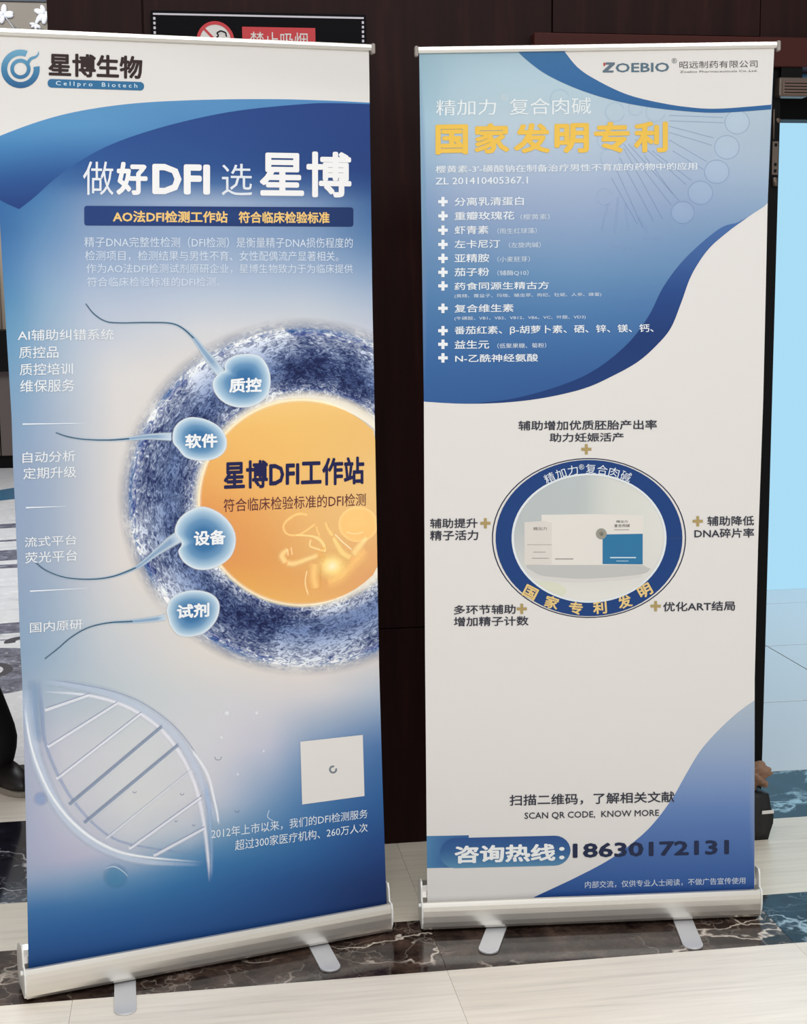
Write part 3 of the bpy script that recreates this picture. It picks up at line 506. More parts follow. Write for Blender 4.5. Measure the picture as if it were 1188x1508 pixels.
ART_LEFT=[
('F',[-4087,20482,3994,20635,3999,19460,3999,19461,3826,19462,3613,19463,3401,19464,3190,19463,2980,19462,2774,19460,2574,19457,2375,19454,2173,19450,1963,19444,1742,19436,1506,19426,1259,19415,1005,19402,748,19388,493,19372,244,19355,-4,19337,-255,19317,-504,19296,-747,19274,-982,19249,-1203,19223,-1412,19194,-1612,19163,-1804,19131,-1987,19097,-2162,19062,-2328,19026,-2483,18990,-2626,18954,-2761,18917,-2892,18878,-3022,18836,-3156,18791,-3298,18741,-3445,18685,-3592,18627,-3732,18570,-3861,18516,-3973,18468,-4064,18428,-4070,18392,-4069,18361,-4069,18331,-4069,18300,-4069,18269,-4087,20482],None,[223,220,217],600,1,'white_header',None),
('F',[-4069,18269,-4069,18300,-4069,18331,-4069,18361,-4070,18392,-4064,18428,-3973,18468,-3861,18516,-3732,18570,-3592,18627,-3445,18685,-3298,18741,-3156,18791,-3022,18836,-2892,18878,-2761,18917,-2626,18954,-2483,18990,-2328,19026,-2162,19062,-1987,19097,-1804,19131,-1612,19163,-1412,19194,-1203,19223,-982,19249,-747,19274,-504,19296,-255,19317,-4,19337,244,19355,493,19372,748,19388,1005,19402,1259,19415,1506,19426,1742,19436,1963,19444,2173,19450,2375,19454,2574,19457,2774,19460,2980,19462,3190,19463,3401,19464,3613,19463,3826,19462,3999,19461,3999,19460,3999,19445,3999,19431,3999,19429,3927,19428,3762,19427,3600,19425,3444,19422,3294,19418,3163,19414,3049,19411,2940,19406,2822,19399,2683,19388,2510,19370,2292,19345,2040,19315,1767,19280,1490,19243,1223,19203,980,19163,761,19122,553,19079,354,19034,163,18988,-24,18941,-208,18892,-391,18842,-571,18790,-747,18737,-915,18683,-1075,18630,-1225,18578,-1363,18528,-1491,18479,-1611,18430,-1724,18381,-1833,18332,-1941,18280,-2045,18227,-2146,18172,-2243,18116,-2336,18060,-2424,18004,-2509,17950,-2588,17898,-2661,17848,-2730,17798,-2798,17747,-2865,17695,-2934,17640,-3006,17580,-3080,17515,-3154,17448,-3226,17382,-3295,17320,-3359,17265,-3417,17217,-3470,17176,-3520,17138,-3568,17102,-3617,17067,-3666,17029,-3903,17133,-4060,17217],(14,14),[25,58,122,28,60,124,28,60,124,28,60,124,28,60,124,28,60,124,28,60,124,28,60,124,28,60,124,28,60,124,28,60,124,28,60,124,28,60,124,28,60,124,28,65,129,30,65,129,30,64,128,30,64,128,29,64,127,29,63,127,29,63,127,29,63,126,29,62,126,29,62,126,29,61,125,28,61,125,28,61,125,28,61,124,32,74,137,33,72,135,32,70,133,32,70,133,32,70,133,32,69,132,32,69,132,31,68,132,31,68,131,31,68,131,31,67,130,31,67,130,31,66,130,30,66,130,36,82,145,35,79,141,35,77,139,34,76,138,34,76,138,34,75,138,34,75,137,34,74,137,34,74,136,33,73,136,33,73,136,33,73,135,33,72,135,33,72,135,43,94,154,41,89,150,40,85,147,39,84,146,38,83,145,38,82,144,37,81,143,36,80,142,36,80,142,36,79,141,35,79,141,35,78,140,35,78,140,35,77,140,52,108,165,50,102,161,49,98,157,48,96,156,47,95,155,46,94,154,45,93,153,45,92,152,44,91,151,43,90,150,42,89,150,42,88,149,41,87,148,40,86,147,61,121,176,59,116,172,57,110,168,56,108,166,55,106,165,55,105,164,54,104,163,53,103,162,52,102,161,51,101,160,51,100,159,50,99,158,49,98,157,48,97,156,71,132,183,69,128,181,67,123,177,66,120,175,65,118,174,63,116,172,61,114,171,61,113,170,60,112,170,59,111,169,59,111,168,58,110,168,57,109,167,56,108,166,80,142,191,79,139,189,78,136,186,76,133,184,74,129,181,71,125,179,68,121,176,68,121,175,67,120,175,66,119,174,65,118,174,65,117,173,64,116,173,63,116,172,85,147,194,85,146,193,85,144,192,84,143,191,82,140,188,79,135,185,75,129,181,74,128,181,74,127,180,73,126,180,72,126,179,71,125,178,70,124,178,70,123,177,88,148,194,87,147,193,86,145,192,86,144,191,84,141,189,81,137,187,79,133,184,78,132,184,77,132,183,77,131,183,77,131,183,76,131,182,76,130,182,76,130,182,90,149,194,89,148,193,88,146,192,87,145,192,86,143,190,84,140,188,81,137,186,81,136,186,80,135,185,79,134,185,79,133,184,78,133,184,78,132,183,77,131,183,92,150,194,91,149,193,90,148,193,89,146,192,87,145,191,86,143,190,84,140,189,83,139,188,82,138,187,81,136,186,80,135,186,80,134,185,79,134,185,78,133,184,92,150,194,91,149,193,90,148,193,89,147,192,88,145,192,87,144,191,86,143,190,86,142,190,84,141,189,83,139,188,82,138,187,81,136,187,80,135,186,79,134,185],150,1,'blue_swoosh','light blue swoosh under the white header'),
('F',[-3133,19862,-3134,19783,-3151,19705,-3184,19630,-3232,19562,-3292,19504,-3362,19459,-3438,19429,-3517,19414,-3596,19416,-3672,19434,-3740,19467,-3798,19515,-3844,19574,-3875,19643,-3890,19718,-3889,19796,-3872,19874,-3839,19948,-3792,20015,-3733,20073,-3664,20118,-3589,20149,-3510,20164,-3431,20163,-3355,20146,-3405,20033,-3457,20045,-3511,20046,-3565,20036,-3617,20015,-3664,19984,-3704,19944,-3737,19898,-3759,19848,-3771,19794,-3772,19741,-3761,19689,-3740,19642,-3708,19602,-3668,19569,-3622,19546,-3570,19534,-3516,19533,-3462,19543,-3410,19564,-3362,19595,-3321,19634,-3289,19681,-3266,19732,-3254,19785,-3254,19839],(3,6),[40,94,141,38,92,140,38,92,140,52,109,153,51,107,151,49,105,150,65,124,164,64,122,163,62,120,161,81,139,176,78,137,174,76,135,173,98,155,187,96,153,186,93,150,184,110,165,195,110,165,195,110,165,195],100,6,'logo','blue ring emblem of the company'),
('F',[-3313,19800,-3320,19757,-3335,19716,-3359,19678,-3390,19645,-3427,19620,-3468,19602,-3511,19593,-3554,19593,-3595,19602,-3633,19620,-3664,19646,-3689,19678,-3705,19716,-3713,19757,-3711,19800,-3700,19842,-3680,19882,-3653,19917,-3619,19947,-3580,19969,-3538,19983,-3495,19988,-3453,19984,-3413,19970,-3378,19948,-3350,19919,-3329,19884,-3316,19844,-3313,19802,-3387,19797,-3389,19824,-3396,19849,-3410,19872,-3428,19890,-3450,19904,-3475,19913,-3502,19915,-3529,19912,-3556,19903,-3580,19889,-3602,19871,-3619,19848,-3632,19823,-3639,19796,-3640,19769,-3635,19743,-3625,19719,-3609,19699,-3589,19682,-3565,19671,-3539,19665,-3512,19665,-3485,19671,-3459,19682,-3436,19698,-3416,19719,-3401,19743,-3391,19769,-3387,19796],(3,6),[54,111,154,53,110,154,53,109,153,61,119,160,60,118,160,59,117,159,68,127,166,67,126,166,66,125,165,76,135,172,74,134,172,73,133,171,85,143,178,83,142,178,82,141,177,94,151,184,93,150,184,91,149,183],100,6,'logo',None),
('F',[-3387,19935,-3345,19990,-3317,20018,-3276,20040,-3208,20056,-3166,20092,-3137,20159,-3133,20094,-3169,20039,-3210,20010,-3278,19980,-3306,19952,-3336,19885,-3352,19818],(3,3),[72,132,170,72,132,170,71,131,169,92,149,183,91,149,183,90,148,182,110,165,195,110,165,195,110,165,195],200,7,'logo',None),
('T','星博生物',[-2969,19679,-1051,19710,-1036,20170,-2949,20136],(48,32,32),0.03,6,'lettering','brown black company name lettering'),
('F',[-2989,19530,-2987,19510,-2980,19491,-2968,19475,-2952,19463,-2933,19455,-2913,19453,-1107,19481,-1086,19484,-1065,19492,-1047,19505,-1034,19522,-1025,19541,-1021,19562,-1021,19575,-1023,19595,-1030,19614,-1043,19631,-1060,19643,-1080,19651,-1102,19653,-2905,19623,-2926,19620,-2946,19612,-2963,19599,-2976,19583,-2985,19563,-2988,19543],None,[48,108,152],400,5,'logo_plate',None),
('T','C e l l p r o    B i o t e c h',[-2829,19478,-1165,19504,-1161,19617,-2824,19590],(205,225,238),0.01,6,'lettering',None),
('T','做',[-2368,17339,-1737,17346,-1712,18027,-2340,18019],(225,230,236),-0.012,6,'lettering','thin white heading lettering'),
('T','好',[-1680,17353,-1024,17360,-1001,18034,-1655,18025],(238,238,238),0.035,6,'lettering','bold white heading lettering'),
('T','DFI',[-922,17382,323,17397,340,18022,-902,18006],(238,238,238),0.035,6,'lettering',None),
('T','选',[576,17384,1255,17392,1270,18062,593,18053],(220,227,235),-0.012,6,'lettering',None),
('T','星博',[1422,17372,3539,17397,3551,18382,1444,18351],(238,238,238),0.026,6,'lettering','heaviest white heading lettering'),
('F',[-2362,16775,-2361,16761,-2356,16748,-2347,16736,-2336,16727,-2323,16722,-2308,16720,3515,16764,3532,16766,3547,16772,3561,16782,3571,16794,3578,16808,3580,16823,3584,17127,3582,17142,3576,17156,3566,17168,3552,17177,3537,17182,3520,17184,-2293,17118,-2307,17116,-2321,17110,-2333,17101,-2342,17090,-2348,17076,-2351,17062],(5,2),[27,58,118,29,62,120,29,62,119,27,55,108,24,48,98,27,58,118,29,62,120,29,62,119,27,55,108,24,48,98],500,5,'title_bar','navy title bar'),
('T','AO法DFI检测工作站',[-1772,16790,696,16810,702,17058,-1763,17032],(236,196,120),0.028,6,'lettering','gold lettering on the navy bar'),
('T','符合临床检验标准',[938,16810,3019,16827,3023,17080,944,17058],(236,196,120),0.028,6,'lettering','gold lettering on the navy bar'),
('T','精子DNA完整性检测（DFI检测）是衡量精子DNA损伤程度的',[-2382,16277,3558,16297,3560,16524,-2373,16492],(212,224,238),0.002,6,'lettering','small pale paragraph lettering'),
('T','检测项目，检测结果与男性不育、女性配偶流产显著相关。',[-2379,16000,3215,16004,3218,16225,-2371,16209],(212,224,238),0.002,6,'lettering','small pale paragraph lettering'),
('T','作为AO法DFI检测试剂原研企业，星博生物致力于为临床提供',[-2361,15742,3551,15738,3553,15942,-2353,15941],(212,224,238),0.002,6,'lettering','small pale paragraph lettering'),
('T','符合临床检验标准的DFI检测。',[-2358,15470,480,15465,485,15662,-2350,15665],(212,224,238),0.002,6,'lettering','small pale paragraph lettering'),
('T','AI辅助纠错系统',[-3815,14372,-1847,14361,-1838,14592,-3805,14601],(232,236,240),0.006,6,'lettering','white list lettering on the left margin'),
('T','质控品',[-3805,14010,-3005,14005,-2995,14252,-3793,14256],(232,236,240),0.006,6,'lettering','white list lettering on the left margin'),
('T','质控培训',[-3807,13661,-2726,13653,-2716,13900,-3796,13908],(232,236,240),0.006,6,'lettering','white list lettering on the left margin'),
('T','维保服务',[-3816,13312,-2705,13301,-2694,13560,-3804,13569],(232,236,240),0.006,6,'lettering','white list lettering on the left margin'),
('T','自动分析',[-3835,11843,-2743,11827,-2734,12061,-3824,12076],(232,236,240),0.006,6,'lettering','white list lettering on the left margin'),
('T','定期升级',[-3836,11501,-2743,11484,-2733,11729,-3825,11745],(232,236,240),0.006,6,'lettering','white list lettering on the left margin'),
('T','流式平台',[-3874,10064,-2794,10046,-2785,10263,-3864,10281],(232,236,240),0.006,6,'lettering','white list lettering on the left margin'),
('T','荧光平台',[-3876,9716,-2794,9698,-2784,9940,-3865,9958],(232,236,240),0.006,6,'lettering','white list lettering on the left margin'),
('T','国内原研',[-3845,8219,-2746,8202,-2737,8425,-3835,8443],(232,236,240),0.006,6,'lettering','white list lettering on the left margin'),
('S',[([-3798,12656,-2470,12624],[34.4,5.7],[232,236,240],0.9,0.3)],6,'divider_line',None),
('S',[([-3808,10904,-2981,10881],[34.8,5.8],[232,236,240],0.9,0.3)],6,'divider_line',None),
('S',[([-3804,9120,-2581,9081],[35.6,5.9],[232,236,240],0.9,0.3)],6,'divider_line',None),
('R',[2309,10665],[6868,10483,6843,10044,6766,9611,6636,9191,6456,8789,6229,8411,5957,8060,5643,7742,5293,7460,4911,7217,4501,7017,4070,6860,3623,6750,3165,6685,2702,6667,2239,6695,1783,6767,1337,6883,908,7040,498,7235,113,7467,-244,7731,-570,8025,-862,8346,-1118,8688,-1334,9050,-1511,9426,-1646,9814,-1739,10209,-1789,10607,-1796,11006,-1760,11400,-1683,11786,-1563,12162,-1404,12522,-1206,12865,-970,13187,-700,13484,-397,13754,-65,13994,295,14201,679,14374,1084,14510,1504,14607,1938,14663,2380,14678,2826,14651,3272,14582,3712,14469,4141,14315,4556,14119,4950,13884,5319,13611,5658,13303,5963,12963,6229,12594,6453,12201,6632,11789,6761,11362,6841,10925],[(0.545,[244,232,205],0.0),(0.552,[247,240,222],1),(0.59,[240,234,220],1),(0.635,[178,184,196],1),(0.69,[100,116,150],1),(0.76,[88,106,144],1),(0.83,[126,140,168],1),(0.9,[164,172,188],1),(0.96,[198,202,210],1),(0.985,[208,211,218],0.8),(1.03,[218,216,215],0)],3,'egg_cell_ring','furrowed blue grey outer ring of the egg cell',1,1),
('F',[4067,10485,4069,10217,4072,9954,4074,9699,4076,9457,4078,9231,4080,9023,3971,8836,3758,8673,3525,8536,3278,8427,3018,8346,2750,8296,2476,8275,2202,8285,1930,8325,1664,8393,1407,8489,1162,8611,932,8758,721,8928,529,9117,360,9324,215,9546,96,9781,4,10025,-60,10275,-96,10529,-103,10783,-82,11035,-32,11282,46,11521,150,11749,280,11963,435,12162,611,12343,809,12503,1024,12641,1256,12754,1500,12843,1756,12904,2018,12938,2286,12943,2554,12919,2821,12867,3081,12786,3334,12678,3574,12543,3799,12383,4005,12200,4052,11995,4055,11772,4057,11534,4059,11282,4062,11021,4064,10754,4067,10485],(9,9),[240,188,96,240,188,96,239,186,98,239,184,100,238,182,103,237,180,105,236,177,107,235,174,109,234,172,109,234,172,88,233,171,87,232,169,89,232,168,93,232,168,97,232,170,103,232,171,108,231,169,110,231,167,110,227,152,84,227,153,86,228,156,89,228,160,92,231,170,102,234,182,114,236,186,119,234,180,117,234,177,116,226,149,85,228,153,87,229,159,91,231,166,97,234,176,108,237,185,117,238,189,122,238,190,124,238,191,127,227,153,86,230,160,91,233,166,95,235,174,102,238,183,111,239,189,119,240,192,123,240,195,127,240,197,130,234,167,93,236,174,98,238,180,103,241,187,108,241,190,113,241,193,118,241,195,122,240,196,126,240,198,129,238,178,99,239,182,102,240,186,105,241,189,108,242,191,110,241,192,113,240,193,116,240,193,118,239,193,120,241,188,108,241,189,109,242,191,110,242,192,111,242,194,112,242,194,113,241,194,115,240,193,117,240,193,118,245,202,125,245,202,126,245,202,126,245,202,126,245,201,126,244,201,126,244,201,125,244,200,125,244,200,125],200,4,'egg_cell_yolk','orange glowing centre of the egg cell'),
('S',[([3444,8490,3405,8474,3366,8457,3327,8441,3288,8425,3249,8409,3209,8395,3169,8382,3129,8369,3088,8358,3047,8346,3006,8336,2965,8326,2923,8317,2881,8309,2840,8302,2798,8295,2755,8289,2713,8284,2671,8279,2629,8275,2586,8272,2543,8270,2501,8268,2458,8267,2415,8267,2373,8268,2330,8269,2287,8271,2245,8274,2202,8277,2159,8281,2117,8286,2075,8292,2032,8298,1990,8305,1948,8313,1906,8322,1864,8331,1823,8341,1781,8351,1740,8363,1699,8374,1658,8387,1617,8400,1577,8414,1537,8429,1497,8444,1457,8460,1418,8477,1379,8494,1340,8512,1302,8530,1264,8550,1226,8569,1188,8590,1151,8611,1115,8632,1078,8654,1042,8677,1007,8700,972,8724,937,8748,903,8773,869,8799,836,8825,803,8851,771,8878,739,8906,707,8934,676,8962,646,8991,616,9021,586,9051,558,9081,529,9112,501,9143,474,9175,447,9207,421,9239,396,9272,371,9305,346,9339,322,9373,299,9407,277,9442,255,9477,233,9512,212,9548,192,9583,173,9620,154,9656,136,9693,118,9730,101,9767,85,9804,69,9842,54,9880,40,9918,26,9956,13,9995,1,10033,-11,10072,-22,10111,-32,10150,-42,10189,-51,10228,-59,10268,-67,10307,-73,10347,-80,10386,-85,10426,-90,10466,-94,10505,-97,10545,-100,10585,-102,10624,-103,10664,-104,10704,-104,10744,-103,10783,-102,10823,-99,10862,-97,10902,-93,10941,-89,10980,-84,11019,-78,11058,-72,11097,-65,11136,-57,11175,-49,11213,-40,11251,-30,11289,-20,11327,-9,11365,3,11402,15,11439,28,11476,42,11513,56,11549,71,11585,87,11621,103,11657,120,11692,138,11727,156,11762,174,11796,194,11830,214,11864,234,11897,256,11930,277,11963,300,11995,323,12027,346,12058,370,12089,395,12120,420,12150,446,12179,472,12209,499,12238,526,12266,554,12294,583,12321,612,12348,641,12374,671,12400,701,12426,732,12450,763,12475,795,12499,827,12522,860,12545,893,12567,926,12588,960,12609,995,12630,1029,12650,1064,12669,1100,12688,1136,12706,1172,12723,1208,12740,1245,12757,1282,12772,1320,12787,1358,12802,1396,12815,1434,12829,1473,12841,1512,12853,1551,12864,1590,12875,1630,12885,1670,12894,1710,12902,1750,12910,1791,12917,1831,12924,1872,12930,1913,12935,1954,12939,1995,12943,2036,12946,2078,12949,2119,12950,2161,12951,2202,12952,2244,12951,2286,12950,2328,12949,2369,12946,2411,12943,2453,12939,2495,12935,2536,12929,2578,12923,2620,12917,2661,12909,2703,12901,2744,12892,2785,12883,2826,12873,2867,12862,2908,12851,2949,12838,2990,12826,3030,12812,3070,12798,3110,12783,3150,12767,3189,12751,3229,12734,3268,12717,3306,12698,3344,12679,3382,12659,3420,12638,3457,12618,3495,12598],[105.2],[250,236,200],0.9,1.0)],5,'yolk_rim',None),
('R',[2970,9115],[3468,9075,3428,8920,3318,8794,3155,8718,2964,8702,2775,8750,2617,8852,2513,8994,2478,9154,2518,9307,2626,9432,2787,9508,2976,9525,3165,9480,3326,9378,3432,9236],[(0,[255,250,215],0.95),(0.35,[250,238,160],0.75),(1,[245,215,130],0)],5,'glow_spot',None,1,0),
('R',[3614,10049],[4117,10015,4085,9870,3996,9747,3861,9660,3696,9621,3522,9634,3359,9697,3228,9801,3144,9935,3116,10082,3148,10225,3236,10347,3369,10433,3532,10474,3705,10463,3869,10402,4001,10298,4088,10163],[(0,[240,206,130],0.75),(0.8,[240,205,128],0.55),(0.97,[250,225,160],0.5),(1,[240,200,120],0)],5,'curled_figure',None,1,0),
('S',[([3845,9747,3814,9715,3783,9684,3752,9652,3721,9621,3690,9588,3658,9554,3625,9518,3591,9482,3557,9444,3523,9406,3489,9368,3455,9331],[143.1,222.5,254.3],[246,228,165],0.7,0.8),([3454,9267,3417,9287,3380,9305,3343,9323,3307,9343,3272,9366,3239,9395,3208,9430,3178,9472,3150,9517,3123,9563,3099,9606,3077,9644,3059,9676,3044,9705,3032,9731,3021,9756,3009,9781,2997,9807],[237.1,205.5,158.1,126.5],[244,222,148],0.75,0.8),([2997,9807,2975,9841,2952,9875,2928,9909,2906,9942,2886,9974,2868,10005,2854,10034,2842,10061,2833,10088,2824,10114,2815,10140,2805,10166],[141.2,109.8,78.4],[244,222,148],0.55,0.9),([3047,9851,3073,9823,3099,9796,3124,9769,3151,9741,3179,9712,3210,9682,3244,9649,3281,9616,3321,9581,3361,9545,3401,9510,3440,9475],[31.6],[255,244,205],0.8,0.5),([3825,9462,3768,9407,3712,9352,3655,9298,3599,9243,3542,9190,3486,9137,3429,9085,3373,9031,3317,8978,3261,8928,3205,8883,3149,8846,3093,8818,3037,8799,2982,8784,2927,8773,2871,8761,2816,8747],[413.8,477.5,477.5,382.0],[242,214,135],0.45,1),([2662,9407,2607,9393,2552,9378,2496,9364,2441,9349,2387,9335,2334,9322,2282,9308,2230,9293,2178,9278,2129,9266,2083,9256,2041,9251,2005,9252,1974,9257,1946,9266,1919,9277,1893,9287,1865,9296],[156.6,156.6,188.0,188.0],[246,226,158],0.7,0.8),([1864,9265,1846,9298,1825,9332,1803,9365,1785,9398,1773,9430,1772,9459,1782,9486,1803,9511,1830,9535,1861,9558,1892,9580,1919,9604],[186.8,217.9,140.1],[246,226,158],0.7,0.8),([1903,9605,1916,9448],[31.2],[255,240,195],0.6,0.5),([1984,9630,2013,9456],[31.2],[255,240,195],0.6,0.5),([2545,9243,2540,9185,2535,9126,2529,9067,2524,9009,2522,8952,2523,8898,2528,8846,2537,8797,2548,8749,2560,8703,2573,8656,2584,8608],[315.6,315.6,268.3],[242,216,140],0.6,0.9),([2363,9100,2353,9048,2340,8997,2328,8945,2317,8894,2310,8842,2309,8789,2314,8736,2324,8683,2339,8629,2355,8575,2371,8521,2385,8467],[39.4],[252,236,180],0.7,0.6),([2691,9168,2666,8601],[47.6],[214,160,80],0.4,0.8),([2560,10120,2518,10093,2475,10065,2433,10037,2391,10010,2351,9986,2313,9965,2278,9948,2245,9933,2214,9921,2183,9911,2152,9904,2118,9901,2081,9901,2040,9904,1998,9910,1959,9919,1923,9931,1894,9948,1870,9970,1850,9998,1834,10030,1823,10063,1817,10095,1817,10124,1824,10151,1837,10176,1856,10202,1878,10226,1904,10249,1932,10271,1963,10293,1999,10315,2039,10337,2079,10355,2120,10370,2159,10380,2197,10383,2234,10380,2272,10374,2309,10365,2347,10357,2385,10350],[62.0,62.0,62.0,62.0,62.0,77.5,77.5,62.0],[244,218,145],0.6,0.5),([2118,9901,2170,9895,2224,9890,2277,9885,2330,9879,2379,9872,2425,9864,2467,9854,2505,9844,2542,9832,2575,9819,2606,9804,2636,9786,2663,9765,2688,9742,2711,9716,2732,9689,2749,9662,2764,9635,2775,9609,2782,9583,2786,9556,2788,9529,2791,9502,2795,9476],[47.0,62.7,94.1,94.1,78.4],[246,224,155],0.75,0.5),([2456,9768,2451,9744,2443,9719,2435,9694,2430,9670,2430,9648,2437,9628,2453,9612,2477,9598,2505,9587,2536,9576,2568,9565,2599,9553,2630,9541,2662,9528,2695,9515,2728,9502,2762,9489,2795,9476],[47.0],[250,232,172],0.7,0.5),([2630,9457,2661,9480,2697,9508,2732,9536,2763,9559,2786,9572,2796,9570,2788,9547,2763,9505,2730,9453,2696,9400,2671,9356,2661,9328,2672,9323,2698,9332,2732,9350,2767,9369,2795,9382,2809,9380,2809,9363,2798,9336,2782,9303,2761,9267,2741,9230,2725,9197],[31.5],[225,180,90],0.6,0.5),([2591,10071,2669,9831],[94.1],[242,218,145],0.4,1),([3296,9897,3334,9885,3373,9872,3411,9859,3450,9847,3489,9838,3528,9833,3567,9833,3606,9836,3645,9843,3684,9850,3723,9858,3762,9864],[47.5],[250,232,180],0.6,0.8)],6,'curled_figure','faint golden curled unborn figure'),
('S',[([-2400,15120,-2374,15084,-2349,15048,-2324,15011,-2298,14975,-2270,14940,-2239,14908,-2205,14877,-2168,14847,-2129,14818,-2089,14792,-2047,14769,-2004,14750,-1963,14736,-1923,14727,-1883,14721,-1838,14717,-1784,14714,-1720,14711,-1640,14709,-1547,14708,-1445,14709,-1341,14710,-1238,14711,-1142,14710,-1050,14709,-957,14708,-867,14706,-780,14703,-701,14698,-630,14689,-572,14678,-523,14665,-482,14649,-445,14631,-407,14610,-367,14584,-325,14555,-283,14522,-241,14486,-200,14447,-160,14406,-121,14363,-83,14317,-45,14267,-8,14215,28,14163,62,14113,96,14067,127,14026,157,13989,185,13953,213,13918,241,13882,271,13844,301,13803,333,13761,365,13718,397,13675,429,13632,461,13589],[13.2,24.8,36.4,41.4,46.4,53.0,66.2,99.4,165.6,215.3,231.8],[200,216,230],1,0.3),([-2400,15120,-2374,15084,-2349,15048,-2324,15011,-2298,14975,-2270,14940,-2239,14908,-2205,14877,-2168,14847,-2129,14818,-2089,14792,-2047,14769,-2004,14750,-1963,14736,-1923,14727,-1883,14721,-1838,14717,-1784,14714,-1720,14711,-1640,14709,-1547,14708,-1445,14709,-1341,14710,-1238,14711,-1142,14710,-1050,14709,-957,14708,-867,14706,-780,14703,-701,14698,-630,14689,-572,14678,-523,14665,-482,14649,-445,14631,-407,14610,-367,14584,-325,14555,-283,14522,-241,14486,-200,14447,-160,14406,-121,14363,-83,14317,-45,14267,-8,14215,28,14163,62,14113,96,14067,127,14026,157,13989,185,13953,213,13918,241,13882,271,13844,301,13803,333,13761,365,13718,397,13675,429,13632,461,13589],[9.2,17.3,25.3,28.8,32.3,36.9,46.1,69.1,115.2,149.7,161.3],[92,132,168],0.7,0.8),([-2400,15120,-2374,15084,-2349,15048,-2324,15011,-2298,14975,-2270,14940,-2239,14908,-2205,14877,-2168,14847,-2129,14818,-2089,14792,-2047,14769,-2004,14750,-1963,14736,-1923,14727,-1883,14721,-1838,14717,-1784,14714,-1720,14711,-1640,14709,-1547,14708,-1445,14709,-1341,14710,-1238,14711,-1142,14710,-1050,14709,-957,14708,-867,14706,-780,14703,-701,14698,-630,14689,-572,14678,-523,14665,-482,14649,-445,14631,-407,14610,-367,14584,-325,14554,-284,14519,-243,14481,-203,14441,-162,14401,-121,14363],[25.7,34.2],[48,84,108],0.9,0.3)],6,'cell_tail',None),
('R',[993,13426],[557,13778,569,13801,583,13824,601,13847,621,13869,644,13890,668,13908,693,13924,720,13938,750,13950,782,13961,816,13970,853,13978,894,13984,940,13988,988,13991,1037,13992,1085,13991,1130,13986,1174,13981,1217,13974,1260,13964,1301,13951,1340,13932,1376,13907,1410,13873,1442,13833,1473,13786,1500,13737,1523,13686,1542,13635,1555,13582,1565,13527,1571,13469,1573,13412,1571,13357,1566,13305,1557,13256,1544,13208,1527,13162,1507,13118,1481,13077,1451,13039,1414,13003,1370,12969,1322,12938,1271,12910,1219,12887,1166,12869,1112,12855,1055,12846,997,12842,938,12841,881,12844,825,12851,771,12861,717,12876,664,12894,613,12915,565,12939,521,12966,481,12995,443,13029,408,13065,377,13103,350,13141,328,13179,311,13218,298,13260,289,13302,284,13343,285,13382,289,13417,301,13449,319,13479,341,13507,366,13532,391,13555,415,13575,439,13591,465,13603,492,13612,517,13621,538,13631,554,13645,561,13664,561,13685,557,13708,553,13732,552,13755],[(0,[48,104,158],1),(0.35,[62,118,168],1),(0.62,[105,150,190],1),(0.85,[165,195,218],1),(0.97,[205,222,235],1),(1.0,[225,234,240],1),(1.04,[225,230,235],0)],7,'sperm_cell','pale edged blue cell with a thin tail',1,0),
('S',[([-3127,12451,-3086,12435,-3047,12418,-3008,12401,-2968,12385,-2925,12369,-2878,12354,-2827,12340,-2773,12327,-2717,12314,-2658,12302,-2594,12291,-2526,12281,-2451,12273,-2368,12265,-2282,12258,-2194,12252,-2108,12248,-2026,12245,-1950,12243,-1876,12244,-1805,12246,-1734,12248,-1663,12251,-1591,12254,-1518,12258,-1446,12263,-1373,12268,-1300,12273,-1226,12277,-1150,12279,-1074,12278,-995,12275,-916,12271,-836,12267,-757,12262,-677,12258],[13.3,33.3,50.0,58.3,83.3,133.2,199.9],[200,216,230],1,0.3),([-3127,12451,-3086,12435,-3047,12418,-3008,12401,-2968,12385,-2925,12369,-2878,12354,-2827,12340,-2773,12327,-2717,12314,-2658,12302,-2594,12291,-2526,12281,-2451,12273,-2368,12265,-2282,12258,-2194,12252,-2108,12248,-2026,12245,-1950,12243,-1876,12244,-1805,12246,-1734,12248,-1663,12251,-1591,12254,-1518,12258,-1446,12263,-1373,12268,-1300,12273,-1226,12277,-1150,12279,-1074,12278,-995,12275,-916,12271,-836,12267,-757,12262,-677,12258],[9.3,23.2,34.8,40.6,57.9,92.7,139.0],[92,132,168],0.7,0.8),([-3127,12451,-3086,12435,-3047,12418,-3008,12401,-2968,12385,-2925,12369,-2878,12354,-2827,12340,-2773,12327,-2717,12314,-2658,12302,-2594,12291,-2526,12281,-2451,12273,-2368,12265,-2282,12258,-2194,12252,-2108,12248,-2026,12245,-1950,12244,-1876,12244,-1805,12247,-1734,12249,-1663,12252,-1591,12254],[25.9,34.5],[48,84,108],0.9,0.3)],6,'cell_tail',None),
